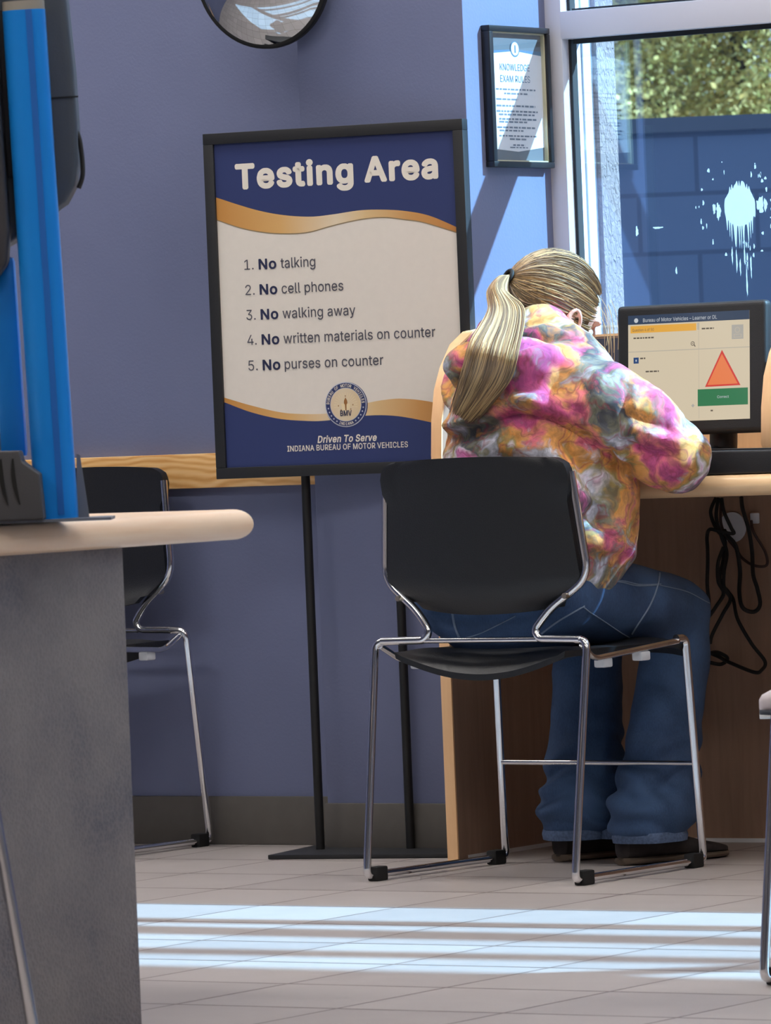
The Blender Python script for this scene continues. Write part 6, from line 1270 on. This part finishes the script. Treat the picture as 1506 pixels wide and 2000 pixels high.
# hood bunched at the neck and its bag lying on the back
ring = []
for j in range(30):
    a = 2 * PI * j / 30
    yb = math.sin(a)
    ring.append((-0.055 + 0.078 * math.cos(a), 0.135 + 0.080 * yb, 1.020 - 0.030 * yb - 0.010 * math.cos(a) + 0.006 * math.cos(2 * a)))
h.tube(ring, 0.030, 12, closed=True)
h.tube([(p[0] * 1.0 + (p[0] + 0.055) * 0.22, p[1] + (p[1] - 0.135) * 0.22, p[2] - 0.034) for p in ring], 0.036, 12, closed=True)
h.ell(lw(-0.020, -0.025, 0.985), (0.120, 0.052, 0.048), Matrix.Rotation(VA, 3, 'Z'))
h.ell(lw(-0.092, -0.015, 0.978), (0.036, 0.040, 0.046), Matrix.Rotation(VA, 3, 'Z'))
V, E_, Fc = remesh(h, 0.0055, 5)
N_ = normals(V, Fc)
P2 = lambda pts: [((x - 0.04 * (y - 830) - 1028) / 1018, 0.871 + (830 - y) / 1018) for x, y in pts]
V = rough(V, N_, (7, 7, 11), 0.012, 3.0)
lat_ = V @ np.array(EL); fac_ = np.clip(-(N_ @ np.array(EW)) * 2, 0, 1)
edge = np.interp(lat_, [-0.18, -0.10, 0.0, 0.06, 0.13, 0.20], [0.860, 0.868, 0.885, 0.872, 0.838, 0.775])
under_ = np.clip((edge - V[:, 2]) / 0.020, 0, 1); under_ = under_ * under_ * (3 - 2 * under_)
hang = np.clip((V[:, 2] - 0.66) / 0.12, 0, 1) * np.clip((0.21 - lat_) / 0.02, 0, 1)
V = V - N_ * (0.020 * under_ * hang * fac_)[:, None]
N_ = normals(V, Fc)
for pts, amp, wd in (
    ([(850, 838), (930, 824), (1015, 800), (1070, 790)], 0.014, 0.012), ([(855, 862), (935, 848), (1020, 824)], -0.013, 0.012),
    ([(1020, 812), (1090, 832), (1160, 866), (1235, 930)], -0.026, 0.014), ([(1030, 785), (1110, 808), (1180, 845), (1240, 905)], 0.010, 0.014),
    ([(1000, 880), (1080, 880), (1130, 930), (1150, 1000)], 0.012, 0.020), ([(1130, 885), (1180, 950), (1200, 1030)], -0.012, 0.014),
    ([(1250, 770), (1246, 830), (1222, 880), (1212, 925)], -0.010, 0.007), ([(1262, 775), (1258, 830), (1236, 882)], 0.006, 0.008),
    ([(1255, 822), (1290, 838), (1330, 850)], -0.018, 0.013), ([(1265, 850), (1310, 872), (1345, 880)], 0.011, 0.011), ([(1245, 880), (1290, 905), (1330, 905)], -0.016, 0.012),
    ([(1300, 790), (1350, 820), (1345, 850)], 0.010, 0.014), ([(1345, 832), (1362, 848)], -0.014, 0.010), ([(1320, 930), (1360, 910), (1385, 880)], 0.006, 0.015),
    ([(1150, 700), (1190, 720), (1240, 760)], -0.007, 0.010), ([(1100, 720), (1150, 760), (1180, 800)], -0.006, 0.012), ([(950, 820), (1000, 760), (1040, 715)], -0.006, 0.012),
    ([(900, 935), (1000, 905), (1100, 915)], -0.010, 0.014), ([(1175, 1010), (1205, 1040), (1225, 1075)], -0.010, 0.010), ([(1160, 980), (1215, 1000)], 0.008, 0.010), ([(1180, 1095), (1230, 1100)], -0.012, 0.008),
    ([(1012, 690), (1060, 672), (1110, 668), (1150, 680)], -0.014, 0.008), ([(1030, 640), (1080, 628), (1130, 655)], -0.008, 0.006), ([(930, 690), (935, 720), (920, 745)], -0.010, 0.008)):
    V = fold(V, N_, P2(pts), amp, wd)
V = relax(V, E_, 1)
N_ = normals(V, Fc)
V = rough(V, N_, (26, 26, 34), 0.0035, 9.0)
V = relax(V, E_, 1)
hoodie = skinned('hoodie', 'tiedye', V, Fc, person)
hoodie['label'] = 'pink, orange and charcoal tie-dye hoodie with its hood down'
hood_bvh = BVHTree.FromPolygons([Vector(v) for v in V], Fc)

# jeans
j_ = MB()
j_.limb([((-0.034, 0.000, 0.525), 0.192, 0.118), ((-0.034, 0.004, 0.565), 0.180, 0.112), ((-0.025, 0.012, 0.63), 0.160, 0.105)], sup=2.4)
for s1, h_, k_, a_ in ((1, hipR, knR, anR), (-1, hipL, knL, anL)):
    j_.limb([(h_ + Vector((0.004 * s1, -0.03, -0.005)), 0.096, 0.086), (h_ * 0.5 + k_ * 0.5 + Vector((0, 0, -0.002)), 0.090, 0.084), (k_, 0.072, 0.072)])
    hem = a_ + Vector((0, -0.012, -0.035))
    j_.limb([(k_, 0.070, 0.070), (k_ + Vector((0.003, -0.012, -0.10)), 0.066, 0.074), (k_ * 0.35 + a_ * 0.65 + Vector((0, 0.006, 0)), 0.070, 0.076), (a_ * 0.9 + k_ * 0.1, 0.080, 0.082), (a_ + Vector((0, -0.010, 0.005)), 0.084, 0.088)])
V, E_, Fc = remesh(j_, 0.0055, 4)
N_ = normals(V, Fc)
# stacked creases above the hems, drag lines over the thighs
low = np.clip((0.30 - V[:, 2]) / 0.12, 0, 1)
ph = np.array([noise.noise(Vector((p[0] * 9, p[1] * 9, p[2] * 6))) for p in V])
V = V + N_ * (low * 0.0065 * np.sin(V[:, 2] * 105 + ph * 7 + V[:, 0] * 22))[:, None]
V = rough(V, N_, (10, 8, 13), 0.006, 1.0)
V[:, 2] = np.maximum(V[:, 2], 0.046)
V = relax(V, E_, 1)
jeans = skinned('jeans', 'denim', V, Fc, person)
jb = BVHTree.FromPolygons([Vector(v) for v in V], Fc)
def on_cloth(bvh, lat, z, off=0.0012, w0=-1.0):
    hit, nrm, idx, dist = bvh.ray_cast(lw(lat, w0, z), EW)
    return None if hit is None else hit + nrm * (off if nrm.dot(EW) < 0 else -off)
def seam(pts, r_=0.0013, twin=0.0):
    for k_ in ((0.0,) if not twin else (-twin, twin)):
        fine = smooth_path([(p[0] + k_, p[1] + k_ * 0.4, 0) for p in P2(pts)], 10)
        run = [on_cloth(jb, p.x, p.y) for p in fine]
        run = [p for p in run if p is not None]
        if len(run) > 3:
            MB().tube(run, r_, 5).build('seam_stitching', 'stitch', jeans)
seam([(1068, 1253), (1115, 1220), (1165, 1192)], twin=0.003)
seam([(1165, 1192), (1200, 1226), (1236, 1262)])
seam([(1262, 1092), (1284, 1135), (1287, 1165), (1274, 1205), (1242, 1255)], 0.0018)
seam([(1188, 1147), (1225, 1150), (1255, 1160), (1290, 1163)], twin=0.002)
seam([(1290, 1164), (1340, 1184), (1392, 1222)], 0.0010)
seam([(818, 1222), (850, 1243), (900, 1250), (960, 1238), (1035, 1205)], 0.0012)
seam([(903, 1198), (907, 1222), (916, 1249)], 0.0028)
# hems, boots
for s1, a_ in ((1, anR), (-1, anL)):
    cc = a_ + Vector((0, -0.004, -0.039)); ringp = []
    for q in range(48):
        a = 2 * PI * q / 48; dr = Vector((math.cos(a), math.sin(a), 0))
        hit, nr_, i_, di = jb.ray_cast(Vector((cc.x, cc.y, 0.056)) + dr * 0.13, -dr, 0.2)
        p = hit if hit is not None else cc + dr * 0.078
        ringp.append((p.x + dr.x * 0.001, p.y + dr.y * 0.001, 0.054))
    mb = MB()
    n = len(ringp); vs_ = []
    for p in ringp:
        d_2 = (Vector(p) - Vector((cc.x, cc.y, p[2]))).normalized()
        vs_ += [(p[0] + d_2.x * 0.0015, p[1] + d_2.y * 0.0015, 0.064), (p[0] + d_2.x * 0.004, p[1] + d_2.y * 0.004, 0.055), (p[0] + d_2.x * 0.002, p[1] + d_2.y * 0.002, 0.044), (p[0] - d_2.x * 0.006, p[1] - d_2.y * 0.006, 0.044), (p[0] - d_2.x * 0.006, p[1] - d_2.y * 0.006, 0.064)]
    mb.add(vs_, [(i * 5 + k_, i * 5 + (k_ + 1) % 5, ((i + 1) % n) * 5 + (k_ + 1) % 5, ((i + 1) % n) * 5 + k_) for i in range(n) for k_ in range(5)], 0, True)
    mb.build('hem', 'denim_hem', jeans)
def shoe(heel, toe, mats, parent, name, hmax=0.085, zoff=0.0):
    heel, toe = Vector((*heel, zoff)), Vector((*toe, zoff)); d_1 = (toe - heel); L = d_1.length; f_ = d_1.normalized(); r_1 = Vector((f_.y, -f_.x, 0))
    def rings(z0f, z1f, wadd):
        out = []
        for t, w_, h_ in ((0.0, 0.012, 0.75), (0.02, 0.024, 0.9), (0.08, 0.032, 1.0), (0.25, 0.034, 1.0), (0.42, 0.036, 0.86), (0.58, 0.042, 0.66), (0.72, 0.045, 0.52), (0.86, 0.040, 0.42), (0.95, 0.028, 0.34), (1.0, 0.010, 0.26)):
            c = heel + f_ * L * t; rg = []
            for q in range(20):
                a = 2 * PI * q / 20; ca, sa = math.cos(a), math.sin(a)
                z0, z1 = z0f(t), z1f(h_)
                rg.append(c + r_1 * (w_ + wadd) * math.copysign(abs(ca) ** 0.8, ca) + Vector((0, 0, (z0 + z1) / 2 + (z1 - z0) / 2 * math.copysign(abs(sa) ** 0.7, sa))))
            out.append(rg)
        return out
    up = MB().loft(rings(lambda t: 0.010, lambda h_: hmax * h_, 0)).build(name, mats[0], parent)
    MB().loft(rings(lambda t: 0.0005 + 0.004 * max(0, t - 0.8), lambda h_: 0.016, 0.003)).build('sole', mats[1], up)
    return up
shoe((0.055, 0.202), (0.134, 0.446), ('shoe', 'sole'), person, 'boot', 0.074)
shoe((-0.134, 0.256), (-0.066, 0.500), ('shoe', 'sole'), person, 'boot', 0.074)

# hair: scalp cap with combed strands, ponytail, tie
hr = MB(); rh = random.Random(11)
HE = Vector((0.080, 0.101, 0.105)); HO = Vector((0, -0.012, 0.021))
TD = Vector((0.0, -0.98, 0.14)).normalized()
def surf(d, k_=1.0): return hd(*(HO + Vector((d.x * HE.x, d.y * HE.y, d.z * HE.z)) * k_))
def is_hair(d):
    p = Vector((d.x * HE.x, d.y * HE.y, d.z * HE.z)) + HO
    if p.y > 0.058 and p.z < 0.072: return False
    if p.z < -0.012 and p.y > -0.012: return False
    if p.z < -0.050: return False
    return True
nu, nv = 48, 30
idx = {}; pts = []; fs = []
for a in range(nv + 1):
    for c_ in range(nu):
        th = PI * a / nv; phi = 2 * PI * c_ / nu
        d = Vector((math.sin(th) * math.cos(phi), math.sin(th) * math.sin(phi), math.cos(th)))
        idx[a, c_] = len(pts); pts.append((surf(d, 0.985), is_hair(d)))
for a in range(nv):
    for c_ in range(nu):
        q = [idx[a, c_], idx[a + 1, c_], idx[a + 1, (c_ + 1) % nu], idx[a, (c_ + 1) % nu]]
        if all(pts[i][1] for i in q): fs.append(q)
hr.add([p[0] for p in pts], fs, 0, True, 0.12)
n_s = 0
while n_s < 1150:
    d = Vector((rh.gauss(0, 1), rh.gauss(0, 1), rh.gauss(0, 1))).normalized()
    if not is_hair(d): continue
    # push the root back to the hairline along its own course
    for _ in range(40):
        if rh.random() < 0.12: break
        d2 = (d - TD * 0.04 * 1.0); d2.normalize()
        if not is_hair(d2): break
        d = d2
    n_s += 1
    k0 = 1.0 + rh.random() * 0.035
    seg = 10; path = []
    wav = rh.gauss(0, 0.012)
    sw = d.cross(TD)
    for q in range(seg + 1):
        t = (q / seg) ** 0.9
        v = (d * (1 - t) + TD * t)
        if v.length < 1e-3: v = TD.copy()
        v.normalize()
        v = (v + sw * wav * math.sin(PI * t) * 3 + Vector((0, 0, -0.10 * math.sin(PI * t) * (1 if d.z < 0.3 else 0.2)))).normalized()
        path.append(surf(v, k0 + 0.012 * t))
    tz = 0.12 + 0.24 * rh.random() + (0.40 if rh.random() < 0.36 else 0.0) - (0.12 if d.z < -0.15 else 0.0)
    hr.tube(path, [0.0007] + [0.0017] * (seg - 1) + [0.0012], 4, 0, min(1, max(0, tz)), cap=False)
# loose wisps by the temple and nape
for i in range(9):
    st = hd(0.058 + rh.uniform(-0.02, 0.010), 0.066 + rh.uniform(-0.01, 0.02), 0.045 + rh.uniform(-0.02, 0.02))
    dn = EL * rh.uniform(0.006, 0.022) - EW * 0.01
    L = rh.uniform(0.07, 0.12)
    hr.tube(smooth_path([st, st + dn * 0.7 + Vector((0, 0, -L * 0.25)), st + dn + Vector((0, 0, -L * 0.6)), st + dn * rh.uniform(0.7, 1.0) + Vector((0, 0, -L))], 5), 0.0006, 4, 0, rh.uniform(0.7, 1.0), cap=False)
for i in range(30):
    a0 = hd(rh.uniform(-0.05, 0.065), -0.085 + rh.uniform(0, 0.03), -0.045)
    hr.tube(smooth_path([a0, a0 + Vector((rh.gauss(0, 0.008), -0.012, -0.022)), a0 + Vector((rh.gauss(0, 0.015), -0.012, -0.045))], 4), 0.0008, 4, 0, rh.uniform(0.4, 0.9), cap=False)
hair = hr.build('hair', 'hair', person, fix=False)
tie_c = surf(TD, 1.09); tdir = (HR @ Vector((TD.x, TD.y * 1.0, TD.z))).normalized()
u1 = tdir.orthogonal().normalized(); u2 = tdir.cross(u1)
MB().tube([tie_c + (u1 * math.cos(a) + u2 * math.sin(a)) * 0.0135 for a in np.linspace(0, 2 * PI, 25)[:-1]], 0.0042, 8, closed=True).build('hair_tie', 'hair_tie', person)
lat0, w0, z0 = tie_c.dot(EL), tie_c.dot(EW), tie_c.z
def cloth_w(lat, z):
    hit, nr_, ix, di = hood_bvh.ray_cast(lw(lat, -1.0, z), EW)
    return 9.0 if hit is None else hit.dot(EW)
line = [(lat0 + 0.012, z0 - 0.006), (lat0 - 0.004, z0 + 0.002), (lat0 - 0.018, z0 - 0.018), (-0.024, 1.085), (-0.030, 1.020), (-0.048, 0.965), (-0.078, 0.920), (-0.108, 0.880)]
wid = [0.006, 0.011, 0.021, 0.031, 0.041, 0.041, 0.030, 0.018]
dep = [0.006, 0.011, 0.017, 0.022, 0.022, 0.017, 0.012, 0.007]
wk = [w0 + 0.012, w0 - 0.006, w0 - 0.028]
for q in range(3, 8):
    near = min(cloth_w(line[q][0] + dx, line[q][1] + dz) for dx in (-0.03, 0, 0.03) for dz in (-0.01, 0.02))
    wk.append(min(near - dep[q] - 0.002, w0 - 0.035 - 0.02 * (q - 3)))
for q in range(4, 7): wk[q] = min(wk[q], 0.5 * (wk[q - 1] + wk[q + 1]) + 0.01)
pt = MB()
for i in range(1200):
    ang = rh.uniform(0, 2 * PI); rr = math.sqrt(rh.random())
    ca, sa = math.cos(ang) * rr, math.sin(ang) * rr
    endk = 1.0 - 0.30 * rh.random() ** 1.6
    dl, dz = rh.gauss(0, 0.0035), 0.0
    cs = []
    for q in range(8):
        dl += rh.gauss(0, 0.0016) * (q > 2)
        cs.append((line[q][0] + ca * wid[q] + dl * (q > 2), wk[q] + sa * dep[q], line[q][1] - abs(ca) * 0.012 * (q == 2) - 0.012 * ca * (q > 3)))
    sm = smooth_path(cs, 6)
    sm = sm[:max(14, int(len(sm) * endk))]
    run = []
    for p in sm:
        w_ = p.y
        if p.z < 1.07: w_ = min(w_, cloth_w(p.x, p.z) - 0.002)
        run.append([p.x, w_, p.z])
    for _ in range(2):
        for q in range(1, len(run) - 1): run[q][1] = min(run[q][1], 0.5 * (run[q - 1][1] + run[q + 1][1]))
    tz = 0.26 + 0.28 * rh.random() + (0.40 if rh.random() < 0.45 else 0.0) - 0.15 * (sa > 0.2)
    pt.tube([lw(*r_) for r_ in run], [0.0012] * (len(run) - 3) + [0.001, 0.0008, 0.0004], 4, 0, min(1, max(0, tz)), cap=False)
pt.build('ponytail', 'hair', person, fix=False)

# foot of somebody at the right, crossed in front of the cut-off chair
fo = thing('person', 'pale sneaker of a person out of view, poking in at right edge', 'person', (-4.633, 8.076, 0.392), math.radians(213))
def foot_rings(z0, zf, wadd):
    out = []
    for t, w_, h_ in ((0.0, 0.008, 0.5), (0.02, 0.020, 0.62), (0.08, 0.032, 0.74), (0.2, 0.041, 0.84), (0.4, 0.039, 1.05), (0.6, 0.035, 1.30), (0.8, 0.033, 1.45), (0.95, 0.028, 1.42), (1.0, 0.014, 1.3)):
        h_ = zf(h_)
        out.append([(-t * 0.26, (w_ + wadd) * math.copysign(abs(math.cos(a)) ** 0.8, math.cos(a)), z0 + (h_ - z0) * (0.5 + 0.5 * math.copysign(abs(math.sin(a)) ** 0.8, math.sin(a)))) for a in np.linspace(0, 2 * PI, 21)[:-1]])
    return out
FT = (Matrix.Rotation(math.radians(0), 3, 'Y'))
sn = MB().loft(foot_rings(0.010, lambda h_: 0.062 * h_, 0)).build('sneaker', 'sneaker', fo)
MB().loft(foot_rings(0.006, lambda h_: 0.016, 0.002)).build('dark_band', 'sneaker_line', sn)
MB().loft(foot_rings(0.0, lambda h_: 0.009, 0.001)).build('sole', 'sneaker_sole', sn)
lg = MB().limb([((-0.225, 0, 0.085), 0.040, 0.042), ((-0.30, 0.0, 0.17), 0.050, 0.052), ((-0.42, 0.02, 0.26), 0.060, 0.062)], (0, 1, 0)).limb([((-0.42, 0.02, 0.26), 0.062, 0.062), ((-0.40, 0.36, 0.14), 0.082, 0.078)], (1, 0, 0.2))
lg.build('trouser_leg', 'denim', fo)


# ------------------------------------------------------------------ outside things
ow = thing('enclosure_wall', 'dark block enclosure wall outside, seen through the window', 'wall', (-10.1, 17.32, 0), YAW)
MB().box((0.5, 0.1, 0.905), (9, 0.2, 1.81)).build('block_wall', 'block', ow)
MB().box((0.5, 0.1, 1.835), (9.05, 0.25, 0.05)).build('coping', 'coping', ow)
def tree(loc, h, cr, n, label, seed, shade):
    rg_ = random.Random(seed)
    t = thing('tree', label, 'tree', loc, 0, 'autumn trees behind the enclosure')
    tb = MB()
    tb.tube(smooth_path([(0, 0, -0.15), (0.05, 0, h * 0.3), (-0.06, 0.05, h * 0.6), (0, 0, h)]), [0.16 * (1 - i / 30) for i in range(25)], 10)
    for i in range(26):
        z = h * rg_.uniform(0.2, 0.95); a = rg_.uniform(0, 2 * PI); L = cr * rg_.uniform(0.5, 1.0)
        p = Vector((0, 0, z)); pts = [p]
        for s1 in range(4):
            p = p + Vector((math.cos(a), math.sin(a), rg_.uniform(-0.1, 0.6))) * L / 4; a += rg_.uniform(-0.4, 0.4); pts.append(p)
        tb.tube(pts, [0.04, 0.03, 0.022, 0.014, 0.006], 5)
    tb.build('trunk', 'bark', t)
    lb = MB()
    clumps = [(rg_.gauss(0, cr * 0.5), rg_.gauss(0, cr * 0.5), h * rg_.uniform(0.12, 1.05), rg_.random()) for _ in range(420)]
    for i in range(n):
        cx_, cy_, cz_, ct_ = rg_.choice(clumps)
        c = Vector((cx_ + rg_.gauss(0, 0.20), cy_ + rg_.gauss(0, 0.20), cz_ + rg_.gauss(0, 0.17)))
        d1 = Vector((rg_.gauss(0, 1), rg_.gauss(0, 1), rg_.gauss(0, 1) - 0.3)).normalized()
        d2 = d1.cross(Vector((rg_.gauss(0, 1), rg_.gauss(0, 1), rg_.gauss(0, 1)))).normalized()
        L = rg_.uniform(0.045, 0.08); w = L * 0.55
        tn = min(1, max(0, 0.75 * ct_ + 0.3 * rg_.random() + shade))
        lb.add([c, c + d1 * L * 0.5 + d2 * w * 0.5, c + d1 * L, c + d1 * L * 0.5 - d2 * w * 0.5], [(0, 1, 2, 3)], 0, False, tn)
    lb.build('foliage', 'leaves', t, fix=False)
tree((-22.2, 38.8, 0), 4.8, 1.9, 85000, 'yellow green autumn tree right behind the enclosure wall', 3, 0.0)
tree((-28.2, 47.4, 0), 6.2, 2.1, 60000, 'tall darker green tree farther off behind the yellow green one', 5, -0.15)
# bird splatter on the pane
sp = MB(); rs = random.Random(4)
def blot(x, z, rx, rz, seed):
    n = 26; ph = [rs.uniform(0, 6.28) for _ in range(4)]
    pts = []
    for i in range(n):
        a = 2 * PI * i / n
        k_ = 1 + 0.16 * math.sin(3 * a + ph[0]) + 0.14 * math.sin(7 * a + ph[1]) + 0.10 * math.sin(11 * a + ph[2])
        pts.append((x + rx * k_ * math.cos(a), z + rz * k_ * math.sin(a)))
    y = YG + 0.0043
    o = len(pts)
    sp.add([(p[0], y, p[1]) for p in pts], [tuple(range(o))])
SX, SZc = -5.965, 1.285
cols = []
for i in range(121):      # one ragged mark: blunt crown and runs hanging from the lower edge
    x_ = -0.036 + 0.072 * i / 120; e_ = math.sqrt(max(0, 1 - (x_ / 0.0365) ** 2))
    s1 = (0.5 + 0.5 * math.sin(x_ * 900 + 2 * math.sin(x_ * 260))) ** 2; s2 = 0.5 + 0.5 * math.sin(x_ * 760 + 1 + 2 * math.sin(x_ * 330))
    cols.append((SX + x_, SZc + 0.044 * e_ + 0.012 * s2 * e_, SZc - 0.036 * e_ - 0.048 * s1 * e_))
yS = YG + 0.0045
sp.add([(c[0], yS, c[1]) for c in cols] + [(c[0], yS, c[2]) for c in cols], [(i, i + 1, 122 + i, 121 + i) for i in range(120)])
for x, z, rx, rz in ((-0.050, -0.004, 0.005, 0.016), (-0.060, 0.002, 0.0035, 0.010), (0.048, 0.004, 0.008, 0.016), (0.060, 0.004, 0.004, 0.012)):
    blot(SX + x, SZc + z, rx, rz, 0)
for i, x in enumerate((-0.022, -0.012, -0.004, 0.007, 0.013, 0.021)):
    blot(SX + x, SZc - 0.095 - 0.012 * (i % 3), 0.0016, 0.016 + 0.006 * (i % 2), 0)
blot(SX + 0.010, SZc - 0.150, 0.0016, 0.03, 0)
for i in range(40):
    q_ = rs.uniform(0, 6.28); blot(SX + rs.uniform(0.06, 0.11) * math.cos(q_), SZc + rs.uniform(0.065, 0.11) * math.sin(q_), rs.uniform(0.0008, 0.003), rs.uniform(0.001, 0.006), 0)
for x, z, rx, rz in ((-6.21, 1.25, 0.003, 0.010), (-6.16, 1.255, 0.012, 0.002), (-6.12, 1.165, 0.002, 0.007), (-6.035, 1.365, 0.003, 0.004), (-6.05, 1.30, 0.002, 0.005)):
    blot(x, z, rx, rz, 0)
spo = sp.build('splatter', 'splat'); tag(spo, 'white bird dropping splattered on the window pane above the monitor', 'splatter')
